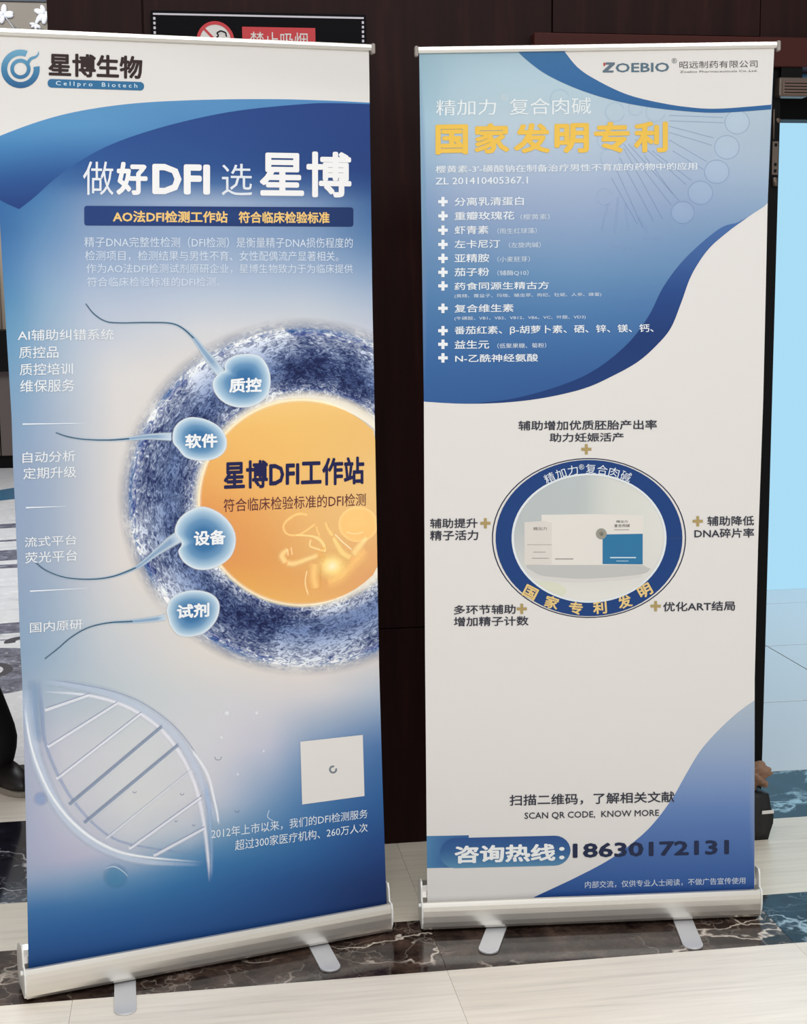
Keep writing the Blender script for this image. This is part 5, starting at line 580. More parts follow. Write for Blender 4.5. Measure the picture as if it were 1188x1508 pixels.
ART_RIGHT=[
('F',[-4083,20597,3933,20741,3884,17423,3884,17343,3883,17262,3804,17180,3676,17101,3556,17025,3448,16954,3354,16892,3271,16836,3197,16784,3126,16733,3056,16680,2982,16622,2903,16560,2823,16496,2743,16431,2664,16363,2589,16290,2517,16212,2448,16127,2382,16037,2318,15942,2258,15845,2201,15746,2150,15647,2104,15547,2064,15445,2028,15340,1995,15236,1961,15133,1925,15033,1888,14933,1853,14833,1817,14733,1780,14637,1741,14546,1698,14462,1653,14387,1606,14320,1556,14258,1504,14198,1448,14139,1387,14077,1323,14012,1255,13946,1183,13880,1108,13815,1030,13752,949,13692,865,13637,779,13585,690,13535,597,13486,499,13437,397,13387,290,13335,181,13282,66,13229,-53,13177,-180,13128,-314,13084,-458,13042,-613,13004,-773,12968,-938,12934,-1102,12904,-1262,12877,-1420,12854,-1578,12834,-1736,12817,-1894,12803,-2051,12791,-2209,12781,-2366,12774,-2521,12769,-2676,12766,-2833,12766,-2991,12767,-3152,12771,-3318,12778,-3486,12789,-3657,12801,-3828,12815,-4000,12828,-4029,12840],(10,24),[45,90,150,45,89,148,45,88,147,45,86,145,45,85,143,45,85,143,45,85,143,45,85,143,45,85,143,45,85,143,47,93,152,47,92,151,47,91,149,47,90,148,48,89,147,48,89,147,48,88,146,48,88,146,48,88,146,48,88,146,50,96,154,50,95,153,50,94,152,50,93,151,50,93,150,51,92,150,51,92,150,51,92,149,51,91,149,51,91,149,54,100,157,55,100,156,55,100,156,55,100,156,56,100,156,55,99,155,55,97,154,54,96,153,54,95,152,53,94,151,59,105,159,59,105,160,60,106,160,61,106,161,61,107,161,60,105,160,59,103,158,58,101,156,57,99,155,56,98,154,65,111,163,66,112,163,67,112,164,68,113,165,69,114,166,67,112,164,66,110,162,64,107,161,63,105,159,62,104,158,71,117,166,73,118,167,74,119,168,75,120,169,77,121,170,75,119,169,73,116,167,71,114,165,69,111,164,68,110,163,78,123,170,81,125,171,83,126,172,85,128,174,87,129,175,85,127,173,83,125,172,81,122,170,79,120,169,79,119,168,86,128,173,90,132,175,93,134,176,95,136,178,98,138,179,96,136,178,94,134,177,93,132,175,91,130,174,90,129,173,93,132,175,100,138,178,104,141,181,106,143,182,109,145,184,107,143,182,105,142,181,103,140,180,101,138,178,100,137,178,100,137,178,111,144,183,117,148,185,119,150,186,121,151,188,118,149,186,115,147,185,111,145,183,108,143,182,107,142,181,108,142,181,122,150,187,129,154,189,130,156,191,132,157,192,128,155,190,124,153,189,121,151,187,117,149,186,116,149,185,116,148,185,134,157,191,138,160,193,140,161,194,141,163,195,138,161,194,134,158,192,132,157,191,130,157,190,129,157,190,125,153,189,145,163,196,147,165,197,149,167,197,150,168,198,147,166,197,144,164,196,142,163,195,142,165,195,141,166,194,132,161,193,153,171,199,156,173,200,157,174,201,158,175,202,155,173,201,153,171,200,151,171,199,151,172,198,151,173,198,139,169,197,162,179,203,164,180,204,165,181,205,166,182,205,164,180,204,162,179,203,160,178,203,160,179,202,160,180,201,145,176,200,168,186,207,171,187,207,172,188,208,172,189,208,171,187,207,169,185,207,168,185,206,167,185,205,167,186,204,150,182,203,173,192,209,176,194,210,178,195,211,178,195,211,176,193,210,175,191,209,173,190,208,172,189,207,171,189,206,154,188,206,177,198,211,181,200,212,185,202,213,184,200,213,182,198,213,180,197,212,179,195,211,177,194,210,176,193,208,154,187,205,176,199,212,180,201,213,183,203,214,182,202,214,181,200,213,180,198,213,179,197,212,177,196,211,176,195,209,153,186,204,174,199,212,178,202,214,181,203,215,180,202,214,179,201,214,178,199,213,178,198,213,177,197,212,176,196,211,152,185,202,172,199,213,176,203,215,178,203,216,178,203,215,177,202,214,177,201,214,177,200,213,176,199,213,176,198,212,152,184,201,167,195,209,172,198,211,173,198,212,173,198,211,173,197,211,173,197,211,173,196,211,173,195,211,174,195,210,151,183,199,162,190,205,166,193,207,167,193,207,168,192,208,168,192,208,169,192,208,170,192,208,170,191,208,171,191,208],300,1,'blue_field','pale to deep blue upper field'),
('F',[-974,20653,-903,20618,-831,20539,-760,20459,-688,20382,-616,20310,-542,20243,-468,20185,-395,20134,-322,20086,-245,20042,-165,19997,-78,19951,16,19903,117,19853,222,19804,330,19756,437,19712,542,19672,644,19638,744,19608,843,19582,945,19557,1051,19534,1164,19510,1284,19486,1412,19463,1543,19440,1677,19419,1811,19400,1943,19385,2066,19372,2180,19361,2294,19352,2417,19347,2557,19345,2723,19348,2921,19357,3145,19373,3387,19392,3637,19413,3888,19434,3900,19453,3933,20741,-975,20653],None,[223,220,217],500,3,'white_corner',None),
('F',[-2101,20633,-2033,20634,-1966,20635,-1898,20586,-1830,20523,-1761,20461,-1689,20401,-1618,20344,-1548,20290,-1477,20237,-1402,20185,-1320,20133,-1230,20081,-1129,20028,-1019,19975,-903,19922,-783,19871,-660,19821,-537,19774,-413,19730,-286,19687,-156,19647,-25,19608,105,19573,235,19539,364,19509,494,19482,623,19456,752,19433,881,19412,1011,19392,1139,19373,1264,19356,1390,19341,1518,19327,1650,19315,1789,19303,1930,19292,2072,19280,2218,19270,2373,19262,2540,19258,2725,19259,2933,19266,3159,19279,3399,19295,3646,19314,3893,19332,3900,19349,3900,19453,3888,19434,3637,19413,3387,19392,3145,19373,2921,19357,2723,19348,2557,19345,2417,19347,2294,19352,2180,19361,2066,19372,1943,19385,1811,19400,1677,19419,1543,19440,1412,19463,1284,19486,1164,19510,1051,19534,945,19557,843,19582,744,19608,644,19638,542,19672,437,19712,330,19756,222,19804,117,19853,16,19903,-78,19951,-165,19997,-245,20040,-322,20083,-395,20129,-468,20182,-542,20243,-616,20316,-689,20397,-760,20485,-832,20575,-903,20654,-975,20653],(3,8),[42,96,152,42,96,152,42,96,152,44,98,153,44,98,153,44,98,153,46,100,155,46,100,155,46,100,155,48,102,156,48,102,156,48,102,156,50,104,158,50,104,158,50,104,158,52,106,158,52,106,158,52,106,158,54,108,158,54,108,158,54,108,158,56,110,158,56,110,158,56,110,158],200,4,'blue_swoosh','blue swoosh below the logo corner'),
('F',[-2838,12775,-2683,12791,-2530,12805,-2376,12819,-2221,12835,-2061,12857,-1894,12886,-1716,12924,-1526,12969,-1332,13019,-1141,13073,-958,13128,-790,13184,-639,13238,-501,13293,-371,13349,-247,13409,-125,13475,-2,13548,123,13631,248,13721,371,13816,489,13916,601,14016,704,14116,797,14216,883,14317,962,14420,1035,14524,1104,14628,1169,14731,1229,14834,1280,14939,1327,15043,1373,15146,1421,15247,1475,15345,1534,15440,1594,15532,1657,15622,1723,15710,1790,15796,1860,15880,1932,15961,2007,16040,2085,16117,2164,16192,2244,16265,2324,16335,2407,16406,2492,16478,2579,16547,2664,16611,2746,16668,2821,16714,2889,16747,2951,16769,3010,16783,3067,16794,3124,16804,3182,16819,3448,16954,3370,16900,3292,16846,3215,16793,3137,16738,3059,16682,2982,16622,2903,16560,2823,16496,2743,16431,2664,16363,2589,16290,2517,16212,2448,16127,2382,16037,2318,15942,2258,15845,2201,15746,2150,15647,2104,15547,2064,15445,2028,15340,1995,15236,1961,15133,1925,15033,1888,14933,1853,14833,1817,14733,1780,14637,1741,14546,1698,14462,1653,14387,1606,14320,1556,14258,1504,14198,1448,14139,1387,14077,1323,14012,1255,13946,1183,13880,1108,13815,1030,13752,949,13692,865,13637,779,13585,690,13535,597,13486,499,13437,397,13387,290,13335,181,13282,66,13229,-53,13177,-180,13128,-314,13084,-458,13042,-613,13004,-773,12968,-938,12934,-1102,12904,-1262,12877,-1420,12854,-1578,12834,-1736,12817,-1894,12803,-2051,12791,-2209,12781,-2367,12775,-2524,12772,-2681,12771,-2838,12772,-2995,12772,-3152,12771],(3,14),[24,58,116,24,58,116,24,58,116,24,57,115,24,57,115,24,57,115,23,56,114,23,56,114,23,56,114,23,55,113,23,55,113,23,55,113,22,55,113,22,54,112,22,54,112,24,56,115,24,57,115,24,57,116,27,61,121,28,61,121,28,62,122,31,66,127,31,66,127,31,67,128,35,71,133,36,72,134,37,73,134,45,81,141,46,82,142,47,83,143,56,92,150,56,92,151,57,93,151,62,98,156,63,99,156,63,99,156,68,104,161,68,104,161,69,105,161,74,110,166,74,110,166,74,110,166],150,2,'blue_swoosh','navy swoosh edging the blue field'),
('F',[3914,5724,3914,5693,3915,5663,3916,5633,3917,5602,3918,5568,3919,5528,3862,5485,3796,5440,3724,5391,3649,5338,3572,5281,3495,5220,3416,5152,3334,5079,3249,5001,3165,4921,3083,4840,3006,4761,2933,4683,2861,4605,2793,4527,2726,4447,2662,4365,2600,4281,2542,4193,2487,4103,2434,4011,2382,3918,2331,3823,2278,3728,2226,3632,2174,3534,2122,3435,2070,3336,2015,3237,1956,3139,1893,3041,1826,2942,1758,2843,1688,2747,1617,2655,1548,2569,1483,2491,1420,2421,1358,2356,1292,2291,1220,2224,1137,2152,1043,2073,941,1991,832,1906,717,1821,597,1737,474,1657,349,1582,222,1511,90,1441,-49,1371,-198,1298,-357,1221,-532,1138,-721,1052,-919,963,-1122,873,-1324,782,-1522,693,-2853,382,4061,344],(3,16),[34,72,138,34,72,138,34,72,138,34,72,138,36,74,139,44,82,147,48,86,151,55,93,156,58,95,158,60,96,159,63,99,161,66,101,162,68,103,163,71,105,165,74,108,167,76,109,168,79,112,170,82,114,171,84,116,173,86,119,174,89,121,176,91,123,178,96,127,180,101,131,182,106,135,184,111,139,186,116,142,188,120,146,190,124,149,191,127,151,191,131,154,192,134,156,193,138,159,194,141,162,194,145,164,195,148,167,196,151,169,196,153,171,196,155,172,196,158,175,197,160,176,197,162,178,197,165,180,197,167,182,198,169,183,198,172,186,198,172,186,198,172,186,198],200,1,'blue_swoosh','blue swoosh in the lower right corner'),
('F',[-4029,1584,-3017,1565,-3015,2377,-4031,2396],(6,2),[80,132,176,70,118,166,61,105,157,55,98,152,54,97,151,53,96,150,80,132,176,71,119,167,61,106,157,55,98,152,54,97,151,53,96,150],300,2,'hotline_bar',None),
('F',[-3724,1965,-3711,1860,-3673,1763,-3612,1679,-3533,1614,-3440,1572,-3340,1557,-917,1526,-816,1538,-723,1577,-643,1640,-581,1723,-543,1820,-531,1923,-530,1883,-545,1987,-584,2084,-647,2168,-728,2233,-822,2274,-923,2289,-3338,2320,-3437,2308,-3530,2269,-3610,2206,-3671,2124,-3710,2028,-3724,1924],(2,6),[96,148,180,87,137,174,84,133,171,71,118,162,67,114,160,55,99,151,53,97,149,51,92,147,50,90,146,47,85,143,46,84,142,44,80,140],200,3,'hotline_pill','rounded blue pill behind the white lettering'),
('R',[3122,19050],[3404,19050,3393,18971,3354,18900,3294,18844,3216,18807,3129,18795,3041,18807,2962,18844,2898,18900,2856,18972,2840,19050,2852,19129,2890,19200,2951,19257,3028,19293,3115,19305,3203,19293,3282,19257,3346,19200,3388,19129],[(0,[192,206,220],0.16),(0.85,[182,199,216],0.14),(1,[180,196,214],0.05)],2,'molecule_ball',None,1,0),
('R',[2901,18497],[3184,18497,3172,18417,3134,18346,3073,18289,2995,18253,2908,18241,2820,18253,2741,18290,2677,18347,2635,18418,2619,18498,2631,18577,2669,18648,2730,18705,2808,18741,2895,18753,2982,18741,3062,18704,3126,18647,3168,18576],[(0,[192,206,220],0.16),(0.85,[182,199,216],0.14),(1,[180,196,214],0.05)],2,'molecule_ball',None,1,0),
('R',[2680,17957],[2963,17956,2951,17876,2912,17805,2851,17748,2773,17711,2686,17699,2598,17712,2518,17749,2454,17806,2412,17878,2397,17958,2409,18037,2447,18109,2508,18165,2586,18202,2673,18214,2761,18201,2841,18165,2905,18107,2947,18036],[(0,[192,206,220],0.16),(0.85,[182,199,216],0.14),(1,[180,196,214],0.05)],2,'molecule_ball',None,1,0),
('R',[2313,17490],[2597,17489,2585,17409,2546,17337,2485,17280,2407,17244,2319,17231,2231,17245,2152,17282,2088,17339,2046,17411,2030,17491,2043,17571,2081,17643,2142,17700,2220,17736,2307,17748,2395,17735,2475,17699,2539,17641,2581,17569],[(0,[192,206,220],0.16),(0.85,[182,199,216],0.14),(1,[180,196,214],0.05)],2,'molecule_ball',None,1,0),
('R',[1914,17053],[2182,17052,2170,16976,2134,16908,2076,16854,2002,16819,1919,16808,1836,16820,1761,16855,1701,16910,1661,16979,1647,17054,1658,17130,1695,17198,1753,17252,1827,17286,1909,17298,1992,17285,2067,17250,2127,17196,2167,17127],[(0,[192,206,220],0.16),(0.85,[182,199,216],0.14),(1,[180,196,214],0.05)],2,'molecule_ball',None,1,0),
('S',[([1558,19199,2806,19155],[19.4],[96,122,158],0.55,0.5)],3,'molecule_line',None),
('S',[([1560,19081,2809,19036],[19.4],[96,122,158],0.55,0.5)],3,'molecule_line',None),
('S',[([1562,18962,2583,18707],[19.5],[96,122,158],0.55,0.5)],3,'molecule_line',None),
('S',[([1565,18828,2555,18543],[19.5],[96,122,158],0.55,0.5)],3,'molecule_line',None),
('S',[([1568,18663,2439,18183],[19.5],[96,122,158],0.55,0.5)],3,'molecule_line',None),
('S',[([1651,18424,2380,18003],[19.6],[96,122,158],0.55,0.5)],3,'molecule_line',None),
('S',[([1183,18425,2103,17763],[19.6],[96,122,158],0.55,0.5)],3,'molecule_line',None),
('S',[([790,18679,1979,17673],[19.6],[96,122,158],0.55,0.5)],3,'molecule_line',None),
('S',[([636,18575,1830,17311],[19.7],[96,122,158],0.55,0.5)],3,'molecule_line',None),
('S',[([527,18575,1644,17221],[19.7],[96,122,158],0.55,0.5)],3,'molecule_line',None),
('S',[([529,18486,1445,16919],[19.7],[96,122,158],0.55,0.5)],3,'molecule_line',None),
('S',[([439,18277,1242,16859],[19.7],[96,122,158],0.55,0.5)],3,'molecule_line',None),
('S',[([333,18083,994,16724],[19.7],[96,122,158],0.55,0.5)],3,'molecule_line',None),
('S',[([258,17828,867,16800],[19.7],[96,122,158],0.55,0.5)],3,'molecule_line',None),
('S',[([998,18336,1670,17478],[19.6],[96,122,158],0.55,0.5)],3,'molecule_line',None),
('S',[([3404,19050,3404,19034,3403,19017,3400,19000,3396,18983,3391,18967,3385,18952,3378,18936,3370,18921,3360,18907,3350,18893,3339,18880,3327,18868,3314,18856,3300,18846,3285,18836,3269,18827,3253,18819,3236,18812,3220,18806,3202,18801,3184,18797,3166,18794,3147,18793,3129,18792,3111,18793,3092,18795,3074,18797,3055,18801,3038,18806,3020,18812,3004,18819,2987,18827,2971,18836,2956,18846,2941,18857,2927,18868,2915,18880,2903,18893,2891,18907,2881,18922,2872,18937,2864,18952,2857,18967,2852,18984,2847,19000,2844,19017,2841,19034,2840,19050,2840,19067,2842,19084,2844,19101,2848,19117,2853,19133,2859,19149,2866,19164,2875,19179,2884,19193,2895,19207,2906,19220,2918,19232,2931,19244,2945,19254,2960,19264,2975,19273,2991,19281,3008,19288,3025,19294,3042,19299,3060,19303,3079,19306,3097,19307,3115,19308,3133,19307,3152,19306,3170,19303,3188,19299,3206,19294,3223,19288,3240,19281,3257,19273,3273,19264,3288,19255,3303,19244,3316,19233,3329,19220,3341,19207,3352,19193,3363,19179,3372,19164,3380,19149,3387,19133,3393,19117,3397,19101,3401,19084,3403,19067,3404,19050],[19.4],[110,136,168],0.55,0.5)],3,'molecule_line',None),
('S',[([3184,18497,3184,18480,3182,18463,3180,18446,3176,18430,3171,18413,3165,18398,3158,18382,3150,18367,3140,18353,3130,18339,3118,18326,3106,18313,3093,18302,3079,18291,3064,18281,3048,18272,3032,18264,3016,18257,2999,18252,2981,18247,2963,18243,2945,18240,2926,18238,2908,18238,2890,18238,2871,18240,2853,18243,2835,18247,2817,18252,2799,18258,2783,18265,2766,18273,2750,18282,2735,18292,2720,18303,2706,18314,2694,18326,2682,18340,2670,18354,2660,18368,2651,18383,2643,18398,2636,18414,2631,18430,2626,18447,2622,18464,2620,18481,2619,18498,2619,18514,2621,18531,2623,18548,2627,18565,2632,18581,2638,18597,2645,18612,2654,18627,2663,18641,2674,18655,2685,18668,2697,18680,2710,18692,2724,18702,2739,18712,2755,18721,2771,18729,2787,18736,2804,18742,2822,18747,2840,18751,2858,18754,2877,18755,2895,18756,2913,18755,2931,18754,2950,18751,2968,18747,2986,18742,3003,18736,3020,18729,3036,18721,3053,18712,3068,18702,3083,18691,3096,18680,3109,18668,3121,18655,3132,18641,3143,18626,3152,18611,3160,18596,3167,18580,3172,18564,3177,18547,3181,18530,3183,18513,3184,18497],[19.5],[110,136,168],0.55,0.5)],3,'molecule_line',None),
('S',[([2963,17956,2962,17939,2961,17922,2958,17905,2955,17888,2950,17872,2944,17856,2936,17841,2928,17826,2918,17811,2908,17797,2897,17784,2884,17772,2871,17761,2857,17750,2842,17740,2827,17731,2810,17723,2794,17716,2777,17710,2759,17705,2741,17701,2723,17698,2704,17697,2686,17696,2668,17697,2649,17699,2631,17702,2612,17705,2594,17710,2577,17716,2560,17723,2544,17732,2528,17741,2512,17751,2498,17762,2484,17773,2471,17786,2459,17799,2448,17813,2438,17828,2429,17843,2421,17858,2414,17874,2408,17890,2404,17907,2400,17924,2398,17941,2397,17958,2397,17974,2399,17991,2401,18008,2405,18025,2410,18041,2416,18057,2423,18072,2432,18087,2441,18102,2452,18116,2463,18129,2475,18141,2488,18152,2502,18163,2517,18173,2533,18182,2549,18190,2565,18197,2582,18203,2600,18208,2618,18212,2636,18214,2655,18216,2673,18217,2691,18216,2710,18214,2728,18211,2747,18208,2765,18203,2782,18197,2799,18190,2815,18182,2831,18172,2847,18162,2861,18152,2875,18140,2888,18128,2900,18115,2911,18101,2921,18086,2930,18071,2938,18056,2945,18040,2951,18024,2956,18007,2959,17990,2962,17973,2963,17956],[19.6],[110,136,168],0.55,0.5)],3,'molecule_line',None),
('S',[([2597,17489,2596,17472,2595,17455,2592,17438,2588,17421,2583,17405,2577,17389,2570,17374,2562,17359,2552,17344,2542,17330,2530,17317,2518,17305,2505,17293,2491,17282,2476,17272,2460,17263,2444,17255,2427,17248,2410,17242,2393,17238,2375,17234,2356,17231,2338,17229,2319,17229,2301,17229,2283,17231,2264,17234,2246,17238,2228,17243,2210,17249,2194,17256,2177,17264,2161,17274,2146,17284,2131,17295,2117,17306,2105,17319,2093,17332,2081,17346,2071,17361,2062,17376,2054,17391,2047,17407,2042,17424,2037,17440,2034,17457,2031,17474,2030,17491,2031,17508,2032,17525,2035,17542,2039,17559,2044,17575,2050,17591,2057,17606,2066,17621,2075,17636,2086,17650,2097,17663,2109,17675,2122,17687,2136,17698,2151,17708,2167,17717,2183,17725,2200,17732,2217,17737,2234,17742,2252,17746,2271,17749,2289,17751,2307,17751,2326,17750,2344,17749,2363,17746,2381,17742,2399,17737,2416,17731,2433,17724,2449,17716,2465,17707,2481,17696,2496,17686,2509,17674,2522,17662,2534,17648,2545,17634,2555,17620,2565,17605,2573,17589,2579,17573,2585,17557,2590,17540,2593,17523,2596,17506,2597,17489],[19.6],[110,136,168],0.55,0.5)],3,'molecule_line',None),
('S',[([2182,17052,2181,17036,2180,17020,2177,17003,2174,16988,2169,16972,2163,16957,2157,16943,2149,16928,2139,16914,2129,16901,2119,16889,2107,16877,2095,16866,2081,16856,2067,16846,2052,16838,2037,16830,2021,16824,2005,16818,1989,16813,1971,16810,1954,16807,1937,16806,1919,16805,1902,16806,1885,16808,1867,16810,1850,16814,1833,16819,1817,16825,1801,16831,1785,16839,1770,16848,1755,16858,1741,16868,1729,16879,1717,16891,1705,16903,1695,16917,1685,16931,1677,16945,1669,16959,1663,16974,1657,16990,1653,17006,1650,17022,1648,17038,1647,17054,1647,17070,1649,17086,1651,17102,1655,17118,1660,17134,1665,17149,1672,17163,1680,17177,1689,17191,1699,17205,1710,17217,1722,17229,1734,17239,1747,17250,1761,17259,1776,17268,1792,17275,1807,17282,1823,17287,1840,17292,1857,17295,1874,17298,1892,17300,1909,17300,1926,17300,1944,17298,1961,17295,1978,17291,1995,17287,2012,17281,2027,17274,2043,17266,2058,17258,2073,17248,2087,17238,2099,17227,2111,17215,2123,17203,2133,17189,2143,17175,2152,17161,2159,17147,2166,17132,2171,17116,2175,17100,2179,17084,2181,17068,2182,17052],[19.7],[110,136,168],0.55,0.5)],3,'molecule_line',None),
('S',[([533,19273,532,19256,530,19238,526,19220,520,19202,513,19185,505,19170,495,19155,484,19141,471,19127,457,19114,442,19103,427,19094,411,19086,393,19079,375,19073,356,19069,337,19067,319,19066,301,19067,282,19069,263,19073,245,19079,227,19086,210,19094,195,19103,180,19115,165,19127,152,19141,140,19155,130,19170,122,19185,114,19202,108,19220,104,19238,101,19256,100,19273,101,19291,103,19309,107,19327,112,19344,119,19361,128,19377,137,19392,149,19406,162,19419,176,19432,190,19443,206,19453,222,19461,239,19467,258,19473,276,19477,295,19479,313,19480,332,19479,351,19477,369,19473,388,19467,405,19461,422,19453,437,19443,453,19432,467,19420,480,19406,492,19392,502,19377,511,19361,518,19344,524,19327,529,19309,532,19291,533,19273],[37.0],[140,165,190],0.35,0.9)],3,'molecule_line',None),
('S',[([417,18680,417,18659,414,18639,409,18618,403,18598,395,18579,386,18561,375,18544,361,18527,347,18512,331,18497,314,18484,296,18473,277,18464,257,18456,236,18450,215,18445,194,18443,172,18442,151,18443,130,18446,108,18450,87,18457,67,18464,48,18474,30,18485,13,18498,-3,18512,-19,18528,-32,18544,-44,18561,-54,18579,-62,18598,-69,18619,-74,18639,-77,18660,-78,18680,-78,18700,-75,18721,-70,18742,-64,18762,-56,18781,-47,18799,-35,18816,-22,18832,-8,18848,8,18862,25,18875,43,18886,62,18895,82,18903,102,18909,124,18914,145,18917,166,18918,187,18917,209,18914,230,18909,251,18903,272,18895,291,18886,308,18875,326,18862,342,18848,357,18832,371,18816,382,18799,392,18781,401,18761,408,18741,413,18721,416,18700,417,18680],[37.2],[140,165,190],0.35,0.9)],3,'molecule_line',None),
('S',[([439,18277,438,18259,436,18241,432,18223,426,18205,419,18188,411,18172,401,18157,390,18143,377,18129,363,18117,348,18106,332,18096,316,18088,298,18081,280,18075,261,18071,242,18069,224,18068,205,18069,187,18072,168,18076,149,18081,131,18088,115,18096,99,18106,84,18117,70,18130,56,18144,44,18158,34,18173,26,18189,18,18206,12,18224,8,18242,5,18260,4,18278,5,18296,7,18314,11,18332,17,18350,23,18366,32,18382,42,18397,53,18412,66,18425,80,18438,95,18449,110,18459,127,18467,144,18473,162,18479,181,18483,200,18485,218,18486,237,18485,256,18483,275,18479,293,18473,311,18466,327,18458,343,18449,358,18437,373,18425,386,18411,398,18397,408,18382,417,18366,424,18349,430,18331,435,18313,437,18295,439,18277],[37.3],[140,165,190],0.35,0.9)],3,'molecule_line',None),
('S',[([295,17407,294,17392,292,17376,289,17361,284,17345,278,17331,271,17317,263,17304,253,17292,242,17280,230,17269,217,17260,204,17251,189,17244,174,17238,159,17234,142,17230,126,17228,110,17227,94,17228,78,17230,62,17234,46,17239,31,17245,16,17252,3,17260,-10,17270,-22,17281,-34,17293,-44,17306,-53,17318,-60,17332,-67,17347,-72,17362,-76,17378,-78,17394,-79,17409,-78,17424,-76,17440,-73,17456,-68,17471,-62,17485,-55,17499,-47,17512,-37,17524,-25,17536,-13,17547,-1,17557,13,17565,27,17572,42,17578,58,17582,74,17586,90,17588,106,17589,122,17588,138,17586,154,17582,170,17577,185,17571,199,17564,213,17556,226,17546,238,17535,250,17523,260,17511,269,17498,276,17484,283,17470,288,17454,292,17438,294,17423,295,17407],[37.6],[140,165,190],0.35,0.9)],3,'molecule_line',None),
('S',[([934,19348,934,19335,932,19322,929,19309,925,19297,920,19285,915,19273,908,19263,899,19253,890,19243,880,19234,870,19226,859,19219,847,19213,835,19209,822,19205,808,19202,795,19200,782,19199,768,19200,755,19202,741,19205,728,19209,716,19213,704,19219,693,19226,682,19234,672,19243,662,19253,654,19263,646,19273,640,19285,635,19297,631,19309,627,19322,625,19335,624,19347,625,19360,627,19373,629,19386,633,19398,638,19410,644,19421,651,19432,659,19442,668,19452,678,19461,689,19469,700,19476,711,19481,724,19486,737,19490,750,19493,764,19495,777,19495,790,19495,803,19493,817,19490,830,19486,843,19481,855,19476,866,19469,877,19461,887,19452,896,19442,905,19432,912,19422,918,19410,924,19398,928,19386,931,19373,933,19360,934,19348],[37.0],[140,165,190],0.35,0.9)],3,'molecule_line',None),
('S',[([1463,19274,1462,19256,1460,19238,1456,19220,1451,19202,1444,19185,1436,19170,1426,19155,1415,19140,1402,19127,1388,19114,1373,19103,1358,19094,1341,19085,1324,19079,1305,19073,1287,19069,1268,19067,1249,19066,1231,19067,1212,19069,1193,19073,1174,19079,1157,19086,1140,19094,1124,19103,1109,19114,1095,19127,1081,19140,1070,19155,1059,19170,1051,19185,1043,19202,1037,19220,1033,19238,1030,19256,1028,19273,1029,19291,1031,19309,1035,19327,1041,19345,1048,19362,1056,19377,1065,19392,1077,19406,1090,19420,1104,19432,1118,19444,1134,19453,1150,19461,1168,19468,1186,19473,1205,19478,1223,19480,1242,19481,1260,19480,1279,19478,1298,19474,1317,19468,1334,19461,1351,19453,1367,19444,1382,19433,1396,19420,1410,19407,1422,19392,1432,19377,1441,19362,1448,19345,1454,19327,1459,19309,1462,19291,1463,19274],[37.1],[140,165,190],0.35,0.9)],3,'molecule_line',None),
('S',[([-720,19553,-720,19536,-723,19518,-727,19500,-732,19482,-739,19466,-748,19450,-757,19435,-769,19421,-782,19408,-796,19395,-810,19384,-826,19375,-842,19366,-859,19360,-878,19354,-896,19350,-915,19348,-933,19347,-951,19348,-970,19350,-989,19354,-1007,19360,-1024,19366,-1041,19374,-1056,19384,-1071,19395,-1085,19407,-1098,19421,-1110,19435,-1120,19450,-1128,19465,-1136,19482,-1141,19500,-1146,19518,-1148,19535,-1149,19553,-1149,19570,-1146,19588,-1142,19606,-1137,19624,-1130,19640,-1121,19656,-1112,19671,-1100,19685,-1087,19698,-1073,19711,-1059,19722,-1043,19731,-1027,19739,-1010,19746,-992,19752,-973,19756,-954,19758,-936,19759,-918,19758,-899,19756,-881,19752,-862,19746,-845,19739,-829,19731,-813,19722,-798,19711,-784,19699,-771,19685,-759,19671,-749,19656,-741,19641,-734,19624,-728,19606,-723,19589,-721,19571,-720,19553],[36.8],[140,165,190],0.35,0.9)],3,'molecule_line',None),
('S',[([188,17257,39,16653],[60.7],[126,150,182],0.35,1)],3,'molecule_line',None),
('S',[([420,17407,353,16576],[60.8],[126,150,182],0.35,1)],3,'molecule_line',None),
('S',[([578,17256,665,16650],[60.8],[126,150,182],0.35,1)],3,'molecule_line',None),
('S',[([896,16952,1137,16571],[60.9],[126,150,182],0.35,1)],3,'molecule_line',None),
('S',[([278,16348,750,16223],[61.0],[126,150,182],0.35,1)],3,'molecule_line',None),
('S',[([982,16466,1453,16493],[60.9],[126,150,182],0.35,1)],3,'molecule_line',None),
('T','OEBIO',[320,20128,1539,20148,1535,20351,317,20331],(86,112,128),0.02,6,'lettering','slanted grey logo lettering'),
('F',[102,20348,301,20348,302,20304,150,20172,281,20172,266,20128,28,20128,27,20164,179,20299,87,20299],None,[96,112,126],200,6,'logo',None),
('F',[40,20340,94,20340,80,20274,49,20260],None,[176,70,52],200,7,'logo','small red corner of the logo'),
('T','®',[1590,20329,1713,20331,1711,20447,1587,20445],(90,96,104),0,6,'lettering',None),
('T','昭远制药有限公司',[1770,20220,3558,20249,3553,20405,1767,20375],(74,68,70),0.004,6,'lettering','dark company name lettering'),
('T','Zoebio Pharmaceuticals Co.,Ltd.',[1788,20117,3561,20145,3559,20197,1787,20169],(84,80,84),0.0,6,'lettering',None),
('T','精加力',[-3714,19192,-2373,19210,-2373,19552,-3712,19533],(232,238,240),-0.008,6,'lettering','thin white title lettering'),
('T','®',[-2266,19523,-2114,19525,-2114,19655,-2267,19653],(225,232,238),-0.008,6,'lettering',None),
('T','复合肉碱',[-2067,19207,-224,19231,-228,19591,-2068,19564],(232,238,240),-0.008,6,'lettering',None),
('T','国',[-3733,18344,-3000,18353,-2999,19008,-3730,18998],(233,190,78),0.036,6,'lettering','heavy gold headline lettering'),
('T','家',[-2862,18365,-2065,18374,-2067,19037,-2862,19027],(233,190,78),0.036,6,'lettering','heavy gold headline lettering'),
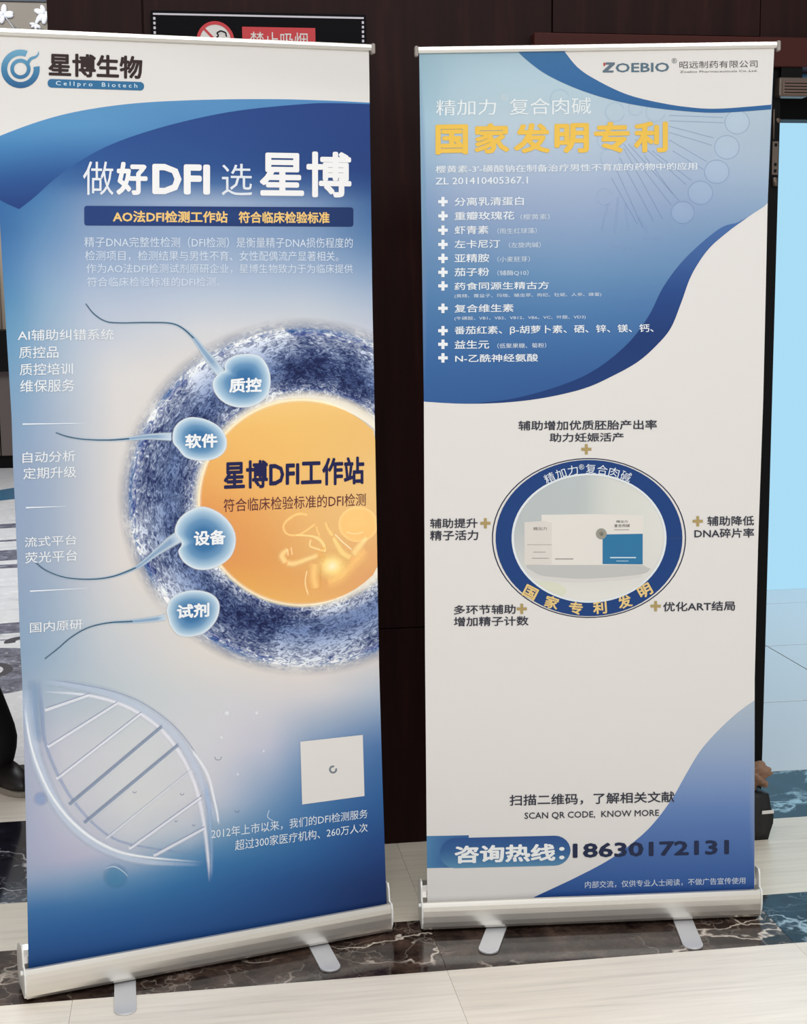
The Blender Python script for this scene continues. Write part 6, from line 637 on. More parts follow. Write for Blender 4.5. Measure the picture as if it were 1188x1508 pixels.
('T','发',[-1973,18371,-1142,18380,-1146,19037,-1975,19026],(233,190,78),0.036,6,'lettering','heavy gold headline lettering'),
('T','明',[-1049,18369,-261,18378,-268,19036,-1054,19026],(233,190,78),0.036,6,'lettering','heavy gold headline lettering'),
('T','专',[-152,18375,670,18384,660,19066,-160,19055],(233,190,78),0.036,6,'lettering','heavy gold headline lettering'),
('T','利',[764,18381,1542,18390,1529,19073,753,19063],(233,190,78),0.036,6,'lettering','heavy gold headline lettering'),
('T',"樱黄素-3'-磺酸钠在制备治疗男性不育症的药物中的应用",[-3735,17944,2223,18003,2219,18168,-3735,18107],(226,233,240),0.01,6,'lettering',None),
('T','ZL 201410405367.1',[-3737,17692,-1647,17711,-1648,17864,-3736,17844],(226,233,240),0.01,6,'lettering',None),
('T','分离乳清蛋白',[-3310,17220,-1738,17232,-1738,17423,-3309,17409],(228,234,240),0.012,6,'lettering','white list lettering'),
('F',[-3677,17353,-3605,17353,-3605,17423,-3535,17422,-3535,17352,-3463,17352,-3463,17283,-3535,17284,-3535,17213,-3606,17214,-3606,17284,-3678,17284],None,[232,236,240],500,6,'plus_sign',None),
('T','重瓣玫瑰花',[-3311,16906,-1953,16916,-1954,17103,-3310,17092],(228,234,240),0.012,6,'lettering','white list lettering'),
('F',[-3679,17039,-3607,17038,-3607,17109,-3536,17108,-3536,17038,-3464,17038,-3464,16969,-3537,16969,-3537,16899,-3608,16899,-3607,16969,-3679,16970],None,[232,236,240],500,6,'plus_sign',None),
('T','虾青素',[-3312,16596,-2540,16601,-2540,16786,-3311,16781],(228,234,240),0.012,6,'lettering','white list lettering'),
('F',[-3681,16724,-3608,16723,-3608,16794,-3537,16794,-3538,16723,-3465,16723,-3466,16653,-3538,16654,-3538,16583,-3609,16583,-3609,16654,-3681,16655],None,[232,236,240],500,6,'plus_sign',None),
('T','左卡尼汀',[-3313,16285,-2277,16291,-2277,16474,-3312,16468],(228,234,240),0.012,6,'lettering','white list lettering'),
('F',[-3682,16408,-3610,16407,-3610,16478,-3539,16478,-3539,16407,-3467,16406,-3467,16337,-3539,16338,-3540,16267,-3611,16267,-3610,16338,-3683,16338],None,[232,236,240],500,6,'plus_sign',None),
('T','亚精胺',[-3314,15968,-2525,15972,-2525,16164,-3313,16159],(228,234,240),0.012,6,'lettering','white list lettering'),
('F',[-3684,16098,-3611,16098,-3611,16169,-3540,16168,-3540,16097,-3468,16097,-3468,16027,-3541,16028,-3541,15957,-3612,15957,-3612,16028,-3684,16029],None,[232,236,240],500,6,'plus_sign',None),
('T','茄子粉',[-3315,15660,-2525,15663,-2525,15851,-3314,15847],(228,234,240),0.012,6,'lettering','white list lettering'),
('F',[-3685,15788,-3613,15788,-3613,15859,-3542,15858,-3542,15787,-3469,15787,-3470,15717,-3542,15717,-3542,15646,-3614,15647,-3613,15718,-3686,15718],None,[232,236,240],500,6,'plus_sign',None),
('T','药食同源生精古方',[-3316,15351,-1152,15359,-1153,15531,-3316,15522],(228,234,240),0.012,6,'lettering','white list lettering'),
('F',[-3687,15485,-3614,15484,-3614,15555,-3543,15555,-3543,15483,-3471,15483,-3471,15413,-3544,15414,-3544,15342,-3615,15343,-3615,15414,-3687,15415],None,[232,236,240],500,6,'plus_sign',None),
('T','复合维生素',[-3318,14847,-1963,14850,-1963,15033,-3317,15029],(228,234,240),0.012,6,'lettering','white list lettering'),
('F',[-3690,14982,-3617,14981,-3616,15053,-3545,15052,-3545,14981,-3473,14980,-3473,14910,-3546,14910,-3546,14838,-3617,14839,-3617,14911,-3690,14912],None,[232,236,240],500,6,'plus_sign',None),
('T','番茄红素、β-胡萝卜素、硒、锌、镁、钙、',[-3320,14332,1287,14336,1284,14543,-3319,14536],(228,234,240),0.012,6,'lettering','white list lettering'),
('F',[-3692,14477,-3619,14476,-3619,14548,-3547,14547,-3548,14475,-3475,14475,-3475,14404,-3548,14405,-3548,14333,-3620,14333,-3620,14406,-3693,14406],None,[232,236,240],500,6,'plus_sign',None),
('T','益生元',[-3321,14024,-2524,14023,-2524,14219,-3320,14219],(228,234,240),0.012,6,'lettering','white list lettering'),
('F',[-3694,14170,-3621,14169,-3620,14241,-3549,14240,-3549,14168,-3476,14167,-3476,14096,-3549,14097,-3550,14025,-3621,14026,-3621,14098,-3694,14099],None,[232,236,240],500,6,'plus_sign',None),
('T','N-乙酰神经氨酸',[-3306,13719,-1393,13715,-1394,13896,-3306,13898],(228,234,240),0.012,6,'lettering','white list lettering'),
('F',[-3695,13862,-3622,13861,-3622,13933,-3550,13932,-3550,13860,-3477,13859,-3478,13788,-3551,13789,-3551,13716,-3623,13717,-3623,13790,-3696,13791],None,[232,236,240],500,6,'plus_sign',None),
('T','（樱黄素）',[-1814,16907,-1147,16912,-1148,17041,-1814,17036],(210,222,234),0.0,6,'lettering','small pale lettering in brackets'),
('T','（雨生红球藻）',[-2339,16599,-1440,16605,-1441,16732,-2339,16726],(210,222,234),0.0,6,'lettering','small pale lettering in brackets'),
('T','（左旋肉碱）',[-2075,16286,-1345,16290,-1346,16415,-2076,16410],(210,222,234),0.0,6,'lettering','small pale lettering in brackets'),
('T','（小麦胚芽）',[-2339,15970,-1593,15974,-1593,16099,-2339,16095],(210,222,234),0.0,6,'lettering','small pale lettering in brackets'),
('T','（辅酶Q10）',[-2338,15661,-1622,15664,-1623,15790,-2338,15787],(210,222,234),0.0,6,'lettering','small pale lettering in brackets'),
('T','(黄精、覆盆子、玛咖、蛹虫草、枸杞、牡蛎、人参、蜂蜜)',[-3317,15167,57,15177,56,15272,-3316,15261],(210,222,234),0.0,6,'lettering','small pale lettering in brackets'),
('T','(牛磺酸、VB1、VB2、VB12、VB6、VC、叶酸、VD3)',[-3319,14662,-299,14668,-300,14764,-3318,14757],(210,222,234),0.0,6,'lettering','small pale lettering in brackets'),
('T','（低聚果糖、菊粉）',[-2336,14026,-1206,14026,-1207,14141,-2337,14141],(210,222,234),0.0,6,'lettering','small pale lettering in brackets'),
('T','辅助增加优质胚胎产出率',[-1844,12133,1407,12108,1403,12335,-1845,12358],(52,54,66),0.016,6,'lettering','dark lettering round the oval ring'),
('T','助力妊娠活产',[-1113,11853,626,11839,623,12047,-1115,12060],(52,54,66),0.016,6,'lettering','dark lettering round the oval ring'),
('T','辅助提升',[-3906,9886,-2794,9874,-2794,10103,-3905,10114],(52,54,66),0.016,6,'lettering','dark lettering round the oval ring'),
('T','精子活力',[-3908,9597,-2778,9585,-2778,9822,-3906,9834],(52,54,66),0.016,6,'lettering','dark lettering round the oval ring'),
('T','辅助降低',[2653,9806,3781,9794,3774,10027,2647,10039],(52,54,66),0.016,6,'lettering','dark lettering round the oval ring'),
('T','DNA碎片率',[2350,9520,3789,9505,3782,9734,2345,9750],(52,54,66),0.016,6,'lettering','dark lettering round the oval ring'),
('T','多环节辅助',[-3358,7821,-1894,7805,-1895,8030,-3357,8046],(52,54,66),0.016,6,'lettering','dark lettering round the oval ring'),
('T','增加精子计数',[-3359,7536,-1586,7515,-1587,7744,-3358,7764],(52,54,66),0.016,6,'lettering','dark lettering round the oval ring'),
('T','优化ART结局',[1634,7769,3377,7749,3371,7982,1630,8001],(52,54,66),0.016,6,'lettering','dark lettering round the oval ring'),
('F',[-371,11708,-285,11707,-286,11792,-219,11791,-218,11705,-132,11704,-131,11637,-217,11639,-216,11553,-284,11554,-284,11640,-371,11641],None,[172,150,98],500,6,'plus_sign','dull gold plus sign'),
('F',[-2730,10015,-2644,10013,-2644,10100,-2577,10098,-2577,10012,-2491,10010,-2491,9943,-2577,9945,-2577,9858,-2644,9859,-2644,9946,-2730,9948],None,[172,150,98],500,6,'plus_sign','dull gold plus sign'),
('F',[2299,9961,2387,9959,2385,10047,2453,10045,2455,9958,2543,9956,2545,9888,2457,9890,2459,9802,2391,9804,2389,9891,2301,9893],None,[172,150,98],500,6,'plus_sign','dull gold plus sign'),
('F',[-1870,7957,-1783,7955,-1784,8043,-1716,8042,-1716,7953,-1628,7951,-1628,7882,-1715,7885,-1715,7796,-1783,7798,-1783,7886,-1870,7888],None,[172,150,98],500,6,'plus_sign','dull gold plus sign'),
('F',[1328,7943,1417,7941,1415,8030,1484,8028,1485,7939,1574,7937,1575,7868,1486,7870,1488,7781,1419,7783,1418,7872,1329,7874],None,[172,150,98],500,6,'plus_sign','dull gold plus sign'),
('F',[2154,9528,2146,9337,2116,9149,2062,8964,1987,8786,1889,8615,1771,8454,1633,8303,1477,8166,1305,8042,1118,7934,918,7843,707,7768,487,7712,261,7675,31,7657,-200,7658,-432,7678,-660,7717,-883,7775,-1098,7851,-1304,7943,-1498,8052,-1679,8176,-1844,8314,-1992,8464,-2121,8624,-2231,8794,-2320,8971,-2388,9154,-2433,9341,-2456,9530,-2457,9719,-2434,9906,-2390,10089,-2323,10268,-2235,10439,-2127,10601,-2000,10754,-1855,10895,-1693,11022,-1516,11136,-1326,11234,-1125,11315,-914,11380,-696,11427,-472,11456,-245,11466,-17,11458,210,11431,433,11386,651,11323,861,11242,1061,11145,1250,11032,1424,10905,1584,10764,1726,10611,1850,10448,1954,10276,2037,10096,2099,9911,2138,9722,2154,9531,2125,9532,2109,9720,2070,9906,2010,10089,1928,10267,1825,10437,1703,10598,1562,10749,1405,10888,1232,11014,1046,11125,848,11221,641,11301,426,11363,205,11408,-19,11434,-244,11442,-468,11432,-689,11404,-905,11357,-1113,11294,-1312,11213,-1500,11116,-1674,11004,-1834,10878,-1977,10739,-2103,10589,-2209,10428,-2296,10259,-2362,10083,-2406,9902,-2428,9717,-2428,9530,-2405,9344,-2360,9160,-2293,8979,-2205,8804,-2097,8636,-1969,8478,-1822,8330,-1659,8194,-1481,8072,-1290,7964,-1086,7872,-874,7798,-654,7741,-428,7702,-200,7682,29,7681,256,7699,479,7736,696,7791,904,7865,1102,7955,1286,8062,1456,8184,1610,8320,1746,8468,1863,8627,1959,8796,2034,8972,2087,9154,2117,9340,2125,9528],None,[40,46,70],500,2,'oval_outline',None),
('F',[1649,9538,1641,9368,1610,9199,1557,9036,1481,8878,1385,8730,1269,8592,1135,8467,984,8355,819,8259,641,8180,453,8119,257,8076,56,8052,-148,8047,-351,8062,-552,8095,-748,8148,-937,8219,-1115,8306,-1281,8410,-1433,8528,-1568,8659,-1686,8801,-1784,8953,-1862,9112,-1918,9277,-1952,9446,-1964,9615,-1953,9784,-1920,9951,-1865,10112,-1789,10267,-1692,10412,-1577,10547,-1444,10670,-1295,10780,-1132,10874,-957,10952,-772,11013,-579,11056,-382,11081,-181,11086,20,11073,219,11042,414,10991,601,10924,779,10839,946,10738,1099,10622,1236,10493,1356,10353,1457,10202,1538,10043,1597,9878,1635,9709],(12,8),[225,223,217,225,223,217,225,223,217,225,223,217,225,223,217,224,223,217,224,223,217,224,223,217,224,223,217,224,223,217,224,223,217,224,222,217,217,216,211,217,216,211,217,216,211,217,216,211,217,216,211,217,216,211,217,216,211,217,216,211,217,216,211,217,216,211,217,216,211,218,216,211,207,208,204,207,208,204,207,208,205,207,208,205,208,208,205,208,208,205,211,211,207,214,214,209,215,214,209,215,215,210,216,215,210,217,216,211,196,199,198,196,199,198,196,200,198,196,200,198,196,200,198,197,200,198,206,208,204,213,214,208,214,215,209,216,216,210,217,217,211,218,218,212,184,190,191,185,191,191,185,191,191,185,191,191,185,191,192,186,192,192,201,205,201,212,213,207,214,215,209,216,216,210,218,218,212,220,219,213,183,190,191,184,191,191,184,191,192,184,191,192,185,192,192,185,192,192,201,205,201,211,212,207,213,214,208,215,216,210,217,218,212,220,220,214,183,191,192,184,191,192,184,191,192,184,191,193,184,192,193,185,192,193,201,205,201,210,212,206,212,214,208,215,216,210,217,218,212,220,220,214,183,191,193,183,191,193,183,191,193,184,192,193,184,192,194,184,192,194,200,205,201,209,211,206,211,213,208,214,215,210,217,218,212,219,220,214],200,2,'product_picture','printed picture of white cartons inside the oval'),
('F',[-1294,10153,-10,10143,1121,10088,1140,8904,-1239,8958],None,[224,220,214],500,3,'printed_carton',None),
('F',[-1693,9984,-1245,10007,-1052,9955,-1045,8970,-1689,8968],None,[216,211,205],500,4,'printed_carton',None),
('F',[157,9656,1112,9652,1124,8921,166,8950],None,[46,116,160],500,5,'printed_carton','teal block on the printed carton'),
('F',[-1641,8902,-1578,8867,-1521,8830,-1464,8793,-1401,8757,-1328,8725,-1237,8698,-1126,8676,-998,8658,-859,8643,-714,8630,-569,8621,-429,8614,-293,8610,-157,8610,-20,8612,116,8616,250,8621,381,8628,516,8635,655,8644,793,8654,922,8665,1036,8678,1128,8692,1192,8708,1233,8725,1259,8744,1277,8764,1295,8783,1321,8802,1124,8904,-1641,8967],None,[190,190,188],500,3,'printed_pedestal',None),
('F',[-1640,8805,-1578,8772,-1521,8738,-1464,8704,-1401,8672,-1327,8642,-1237,8617,-1125,8596,-997,8577,-858,8562,-713,8550,-568,8540,-428,8533,-292,8529,-155,8528,-18,8530,118,8534,252,8540,382,8546,508,8554,632,8564,752,8575,872,8587,992,8599,1113,8611,1112,8676,381,8620,-429,8606,-1237,8690],None,[212,210,206],500,4,'printed_pedestal',None),
('F',[254,9670,250,9635,236,9603,214,9576,186,9557,153,9546,118,9544,83,9552,52,9569,26,9593,7,9624,-3,9658,-3,9693,6,9727,24,9756,49,9780,80,9795,114,9802,149,9799,183,9786,212,9766,234,9738,249,9705,254,9670,197,9671,195,9691,186,9709,174,9725,157,9737,139,9744,119,9745,100,9742,82,9733,68,9720,58,9703,53,9684,53,9664,59,9645,69,9628,84,9614,101,9605,121,9600,141,9601,159,9607,175,9619,187,9634,195,9652,197,9671],None,[150,148,138],200,6,'printed_seal',None),
('F',[176,9672,167,9641,141,9623,109,9624,83,9643,73,9674,83,9704,108,9722,140,9722,166,9702],None,[160,155,140],200,6,'printed_seal',None),
('F',[-685,8327,-712,8257,-789,8195,-911,8147,-1064,8118,-1234,8111,-1403,8127,-1556,8163,-1678,8216,-1756,8282,-1783,8353,-1757,8423,-1679,8485,-1558,8532,-1406,8561,-1236,8568,-1067,8553,-913,8517,-791,8463,-713,8398],None,[214,215,196],200,3,'printed_leaf',None),
('T','精加力',[477,9924,751,9921,750,9983,476,9986],(80,76,72),0.0,6,'lettering',None),
('T','复合肉碱',[430,9820,801,9816,800,9893,429,9897],(80,76,72),0.0,6,'lettering',None),
('T','精加力',[-1484,9787,-1163,9784,-1164,9861,-1485,9864],(110,106,102),0.0,6,'lettering',None),
('S',[([-1627,9452,-1049,9439],[16.2],[150,140,138],0.8,0.3),([-1482,9271,-1192,9265],[25.9],[160,152,148],0.8,0.4),([-1513,9126,-1111,9117],[21.1],[140,134,130],0.8,0.4),([-966,9098,-531,9088],[32.5],[130,126,122],0.8,0.4),([342,9101,959,9087],[32.6],[210,225,232],0.9,0.3),([489,9016,781,9010],[19.6],[190,214,226],0.8,0.3),([430,9763,786,9756],[21.0],[130,126,122],0.8,0.4)],6,'printed_rules',None),
('F',[2064,9530,2059,9365,2036,9201,1996,9040,1939,8883,1865,8732,1775,8587,1670,8450,1550,8321,1416,8202,1270,8095,1113,7998,945,7915,769,7844,585,7787,396,7745,202,7716,5,7703,-192,7704,-390,7720,-585,7751,-777,7796,-964,7855,-1144,7927,-1316,8012,-1479,8110,-1632,8219,-1772,8338,-1900,8467,-2014,8604,-2114,8748,-2198,8899,-2266,9055,-2317,9215,-2352,9377,-2369,9541,-2369,9704,-2353,9866,-2319,10026,-2268,10183,-2202,10334,-2119,10479,-2022,10617,-1910,10747,-1784,10868,-1646,10979,-1497,11079,-1338,11167,-1169,11243,-992,11306,-810,11356,-622,11391,-430,11413,-236,11421,-42,11414,152,11393,344,11358,532,11309,714,11247,890,11171,1058,11083,1217,10983,1365,10872,1502,10750,1626,10619,1736,10480,1831,10334,1911,10181,1975,10023,2022,9862,2052,9698,2064,9533,1666,9541,1655,9676,1631,9811,1593,9944,1541,10073,1475,10199,1397,10319,1307,10434,1206,10542,1093,10642,972,10733,841,10815,703,10888,558,10950,408,11002,254,11043,96,11072,-63,11089,-223,11095,-383,11089,-541,11071,-695,11041,-846,11000,-991,10949,-1130,10886,-1262,10813,-1384,10731,-1498,10640,-1601,10540,-1693,10433,-1773,10320,-1841,10200,-1896,10075,-1937,9947,-1965,9815,-1978,9682,-1978,9547,-1963,9413,-1934,9279,-1892,9148,-1836,9020,-1766,8896,-1685,8777,-1591,8665,-1485,8559,-1370,8461,-1244,8372,-1110,8292,-969,8222,-821,8163,-667,8115,-510,8078,-349,8053,-187,8040,-25,8039,136,8050,295,8074,451,8109,601,8155,746,8213,883,8282,1012,8361,1132,8449,1242,8547,1340,8652,1427,8765,1501,8883,1562,9008,1609,9136,1642,9268,1661,9403,1666,9538],None,[24,62,122],600,5,'oval_ring','navy oval ring band'),
('F',[1682,9538,1677,9401,1658,9266,1625,9133,1577,9004,1516,8878,1441,8759,1354,8645,1254,8539,1144,8441,1023,8352,893,8273,754,8204,608,8145,456,8098,299,8063,139,8039,-24,8028,-188,8029,-351,8042,-513,8067,-672,8104,-827,8153,-976,8213,-1119,8283,-1254,8363,-1380,8453,-1497,8552,-1603,8658,-1698,8772,-1781,8891,-1850,9016,-1907,9145,-1950,9277,-1979,9411,-1994,9547,-1994,9682,-1980,9817,-1953,9949,-1911,10079,-1856,10204,-1787,10325,-1706,10439,-1614,10547,-1510,10647,-1395,10739,-1271,10822,-1139,10895,-999,10958,-852,11010,-700,11051,-544,11081,-385,11099,-224,11105,-62,11100,98,11082,257,11053,413,11012,565,10960,711,10897,850,10824,982,10741,1105,10649,1218,10548,1320,10440,1411,10325,1490,10203,1556,10077,1608,9946,1647,9813,1672,9677,1682,9540,1625,9542,1615,9674,1591,9805,1554,9935,1503,10061,1439,10184,1363,10302,1275,10413,1175,10519,1066,10616,947,10706,819,10786,684,10857,542,10918,396,10968,245,11008,90,11036,-66,11053,-222,11059,-378,11053,-532,11035,-684,11007,-831,10967,-973,10916,-1109,10855,-1237,10784,-1358,10704,-1469,10615,-1569,10518,-1659,10413,-1738,10302,-1804,10185,-1858,10064,-1898,9938,-1925,9810,-1938,9679,-1938,9548,-1923,9417,-1895,9286,-1854,9158,-1799,9033,-1731,8912,-1651,8796,-1559,8686,-1456,8583,-1343,8488,-1220,8401,-1089,8323,-951,8255,-806,8197,-656,8150,-502,8114,-345,8090,-187,8077,-28,8076,129,8087,285,8110,437,8144,584,8190,726,8246,860,8313,986,8390,1103,8476,1211,8571,1307,8674,1392,8784,1464,8900,1523,9021,1569,9147,1602,9276,1620,9407,1625,9539],None,[222,228,232],600,6,'oval_rim',None),
('T','精',[-1164,10858,-948,10965,-1055,11172,-1270,11066],(222,230,238),-0.004,8,'lettering','white lettering on the oval ring'),
('T','加',[-921,10964,-692,11039,-769,11258,-998,11183],(222,230,238),-0.004,8,'lettering','white lettering on the oval ring'),
('T','力',[-664,11051,-425,11089,-467,11317,-707,11279],(222,230,238),-0.004,8,'lettering','white lettering on the oval ring'),
('T','复',[-265,11100,-21,11092,-20,11323,-263,11331],(222,230,238),-0.004,8,'lettering','white lettering on the oval ring'),
('T','合',[-1,11085,242,11051,268,11280,25,11314],(222,230,238),-0.004,8,'lettering','white lettering on the oval ring'),
('T','肉',[263,11037,501,10974,554,11198,316,11260],(222,230,238),-0.004,8,'lettering','white lettering on the oval ring'),
('T','碱',[535,10964,763,10868,848,11082,619,11177],(222,230,238),-0.004,8,'lettering','white lettering on the oval ring'),
('T','®',[-418,11195,-290,11201,-300,11328,-428,11322],(222,230,238),-0.004,8,'lettering',None),
('T','国',[-1761,8258,-1468,8100,-1334,8365,-1627,8523],(226,196,130),0.03,8,'lettering','gold lettering on the oval ring'),
('T','家',[-1236,7968,-921,7863,-835,8150,-1151,8255],(226,196,130),0.03,8,'lettering','gold lettering on the oval ring'),
('T','专',[-639,7772,-310,7734,-287,8036,-616,8073],(226,196,130),0.03,8,'lettering','gold lettering on the oval ring'),
('T','利',[-40,7745,290,7760,265,8064,-65,8048],(226,196,130),0.03,8,'lettering','gold lettering on the oval ring'),
('T','发',[591,7841,909,7926,822,8220,504,8136],(226,196,130),0.03,8,'lettering','gold lettering on the oval ring'),
('T','明',[1120,8074,1408,8229,1257,8498,969,8343],(226,196,130),0.03,8,'lettering','gold lettering on the oval ring'),
('T','扫描二维码，了解相关文献',[-2028,3076,2000,3024,1994,3310,-2029,3361],(52,54,66),0.014,6,'lettering','dark caption lettering'),
('T','SCAN QR CODE,  KNOW MORE',[-1664,2712,1630,2670,1627,2859,-1665,2901],(52,54,66),0.01,6,'lettering','small dark capitals'),
('T','咨询热线：',[-3363,1677,-678,1643,-682,2091,-3361,2126],(238,240,240),0.035,6,'lettering','bold white lettering on the blue pill'),
('T','18630172131',[-479,1703,3388,1653,3378,2024,-482,2075],(34,44,74),0.03,6,'lettering','bold navy telephone number'),
('T','内部交流，仅供专业人士阅读，不做广告宣传使用',[-170,917,3816,872,3812,1046,-172,1099],(210,220,232),0.004,6,'lettering','small white footer lettering')]

# ---------------------------------------------------------------- roll-up banners
M_alu = mat('brushed_aluminium', (226, 222, 214), .27, .85)
def brushed(mt):
    b = mt.node_tree.nodes['Principled BSDF']; tc = nd(mt, 'ShaderNodeTexCoord'); mp = nd(mt, 'ShaderNodeMapping'); mp.inputs['Scale'].default_value = (2, 400, 400)
    lk(mt, tc.outputs['Object'], mp.inputs[0]); n = nd(mt, 'ShaderNodeTexNoise', Scale=2.0, Detail=3.0); lk(mt, mp.outputs[0], n.inputs['Vector'])
    mr = nd(mt, 'ShaderNodeMapRange'); mr.inputs[3].default_value = .27; mr.inputs[4].default_value = .36; lk(mt, n.outputs['Fac'], mr.inputs[0]); lk(mt, mr.outputs[0], b.inputs['Roughness'])
brushed(M_alu)
M_foot = mat('silver_painted_steel', (206, 206, 208), .38, .35)
M_cap = mat('grey_plastic', (150, 142, 136), .45)
M_capw = mat('pale_plastic', (225, 224, 220), .4)
M_pole = mat('pole_aluminium', (150, 150, 150), .35, .9)
M_back = mat('grey_sheet_back', (120, 122, 124), .6)
def banner(name, loc, yaw, meta, art, cx0, cx1, feet, base_rgb, label, sheet_label):
    root = empty(name, loc, yaw, label, 'roll-up banner')
    # cassette body with a slot for the sheet
    prof = [(-.0465, .0765), (-.0500, .0775), (-.0525, .0750), (-.0545, .068), (-.0560, .058), (-.0565, .045), (-.0560, .030), (-.0545, .018), (-.0500, .0105), (-.036, .0090),
            (.040, .0110), (.052, .020), (.058, .045), (.055, .075), (.040, .098), (.015, .108), (-.005, .104), (-.018, .094), (-.022, .080), (-.022, .055), (-.040, .055), (-.0425, .0765)]
    obj('cassette', extrude_x(prof, cx0+.004, cx1-.004), M_alu, root)
    lip = [(-.0425, .0768), (-.0480, .0800), (-.0520, .0785), (-.0535, .0735), (-.0465, .0755)]
    obj('front_lip', extrude_x(lip, cx0+.004, cx1-.004), M_alu, root, label='bright ridge along the top of the base')
    outer = [(-.053, .080), (-.0575, .068), (-.059, .045), (-.056, .028), (-.048, .012), (-.036, .008), (.040, .008), (.055, .018), (.061, .045), (.058, .078), (.042, .102), (.015, .113), (-.008, .122), (-.030, .124), (-.036, .112), (-.038, .095), (-.040, .082)]
    for xa, xb in ((cx0, cx0+.004), (cx1-.004, cx1)):
        obj('end_cap', extrude_x(outer, xa, xb), M_capw, root, label='pale rounded end cap')
    obj('end_screw', tube([(cx0-.007, -.047, .071), (cx0, -.047, .071)], .0055, 12), M_capw, root, True)
    obj('end_screw', tube([(cx1, .02, .05), (cx1+.004, .02, .05)], .0055, 12), M_capw, root, True)
    for fx, (tx, ty) in feet:
        # steel plate: pivot under the cassette, rounded tip
        p0 = Vector((fx, -.005)); p1 = Vector((tx, ty)); d = (p1-p0).normalized(); nn = Vector((-d.y, d.x)); hw = .0238; c1 = p1-d*.022; pts = []
        for k in range(13):
            a = math.pi/2-math.pi*k/12
            pts.append(tuple(c1+nn*math.sin(a)*hw+d*math.cos(a)*.022))
        pts += [tuple(p0-d*.03-nn*hw), tuple(p0-d*.03+nn*hw)]
        bm = prism_z(pts, .0006, .0046)
        bmesh.ops.bevel(bm, geom=[e for e in bm.edges if all(v.co.z > .004 for v in e.verts)], offset=.0008, segments=1, affect='EDGES')
        obj('foot', bm, M_foot, root)
        obj('foot_spacer', tube([(fx, -.005, .004), (fx, -.005, .0112)], .014, 16), M_cap, root)
    # sheet
    sh = Sheet(meta, None)
    nz, nx = (150, 48)
    zt = meta['le'][0][1]; ztr = meta['re'][0][1]; V = []; Fc = []; cols = []
    if meta['base']:
        bx = meta['base']; fn = grid_sampler(bx['g'], bx['c'], *bx['box'])
    else: fn = lambda x, z: ink(base_rgb)+[1.0]
    for j in range(nz+1):
        t = j/nz
        for i in range(nx+1):
            u = i/nx
            z = .056+(zt*(1-u)+ztr*u-.056)*t
            x = sh.edge('le', z)*(1-u)+sh.edge('re', z)*u
            V.append((x, z)); cols.append(fn(x, z))
    for j in range(nz):
        for i in range(nx):
            a = j*(nx+1)+i; Fc.append((a, a+1, a+nx+2, a+nx+1))
    so = sh.add('printed_sheet', V, Fc, cols, 0, sheet_label); so.parent = root
    n0 = len(V)                                     # grey back side, .5 mm behind
    me = bpy.data.meshes.new('sheet_back'); me.from_pydata([(x, sh.y(z, 0)+.0005, z) for x, z in V], [], [f[::-1] for f in Fc]); me.materials.append(M_back)
    ob_ = bpy.data.objects.new('sheet_back', me); C.objects.link(ob_); ob_.parent = so
    sh.p = so; draw(sh, art)
    # top rail following the (slightly crooked) top edge
    xl, xr = meta['le'][0][0], meta['re'][0][0]
    cy = sh.y(2.06, 0); top = []
    rp = [(-.0055, -.007), (-.0068, -.001), (-.006, .004), (-.003, .0065), (.003, .0065), (.006, .004), (.0068, -.001), (.0055, -.007), (.001, -.008), (.001, -.002), (-.001, -.002), (-.001, -.008)]
    bm = bmesh.new()
    L0 = Vector((xl-.002, cy, zt)); L1 = Vector((xr+.004, cy, ztr))
    A = [bm.verts.new(L0+Vector((0, y_, z_))) for y_, z_ in rp]; B = [bm.verts.new(L1+Vector((0, y_, z_))) for y_, z_ in rp]; n = len(rp)
    for i in range(n): bm.faces.new((A[i], A[(i+1) % n], B[(i+1) % n], B[i]))
    bm.faces.new(A[::-1]); bm.faces.new(B)
    obj('top_rail', bm, M_alu, root)
    for e_, s_ in ((L0, -1), (L1, 1)):
        obj('rail_end_cap', box(*sorted((e_.x, e_.x+s_*.0085)), cy-.009, cy+.010, e_.z-.014, e_.z+.0085, .003), M_cap, root)
    # support pole behind
    xm = (cx0+cx1)/2
    pl = obj('support_pole', tube([(xm, .012, .10), (xm, .006, .75)], .0095), M_pole, root, True)
    obj('pole_section', tube([(xm, .006, .75), (xm, -.001, 1.4)], .008), M_pole, pl, True)
    obj('pole_section', tube([(xm, -.001, 1.4), (xm, cy+.016, 2.045)], .0065), M_pole, pl, True)
    obj('pole_hook', box(xm-.012, xm+.012, cy+.010, cy+.024, 2.035, 2.062, .002), M_cap, pl)
    return root
def tolocal(loc, yaw, p):
    d = Vector((p[0]-loc[0], p[1]-loc[1])); t = Vector((math.cos(yaw), math.sin(yaw))); n = Vector((-math.sin(yaw), math.cos(yaw)))
    return (d.dot(t), d.dot(n))
LL = (0.0186, 3.1722, 0); LYAW = .243
RL = (0.9401, 3.2371, 0); RYAW = -.0775
def footset(loc, yaw, prs):
    out = []
    for base, tip in prs:
        b = tolocal(loc, yaw, base); t = tolocal(loc, yaw, tip); k = (-.005-t[1])/(b[1]-t[1]); out.append((t[0]+(b[0]-t[0])*k, t))
    return out
banner('roll_up_banner', LL, LYAW, META_LEFT, ART_LEFT, -.434, .4305, footset(LL, LYAW, [((-.1795, 3.0955), (-.172, 2.93)), ((.266, 3.205), (.286, 3.058))]), (223, 220, 217),
       'tall blue roll-up banner showing a furrowed egg cell, white header on top', 'blue and white print with an orange egg cell')
banner('roll_up_banner', RL, RYAW, META_RIGHT, ART_RIGHT, -.4185, .4175, footset(RL, RYAW, [((.7055, 3.2235), (.652, 3.086)), ((1.163, 3.1875), (1.135, 3.026))]), (223, 220, 217),
       'tall mostly white roll-up banner with navy oval ring and gold headline', 'white print with a blue upper field')

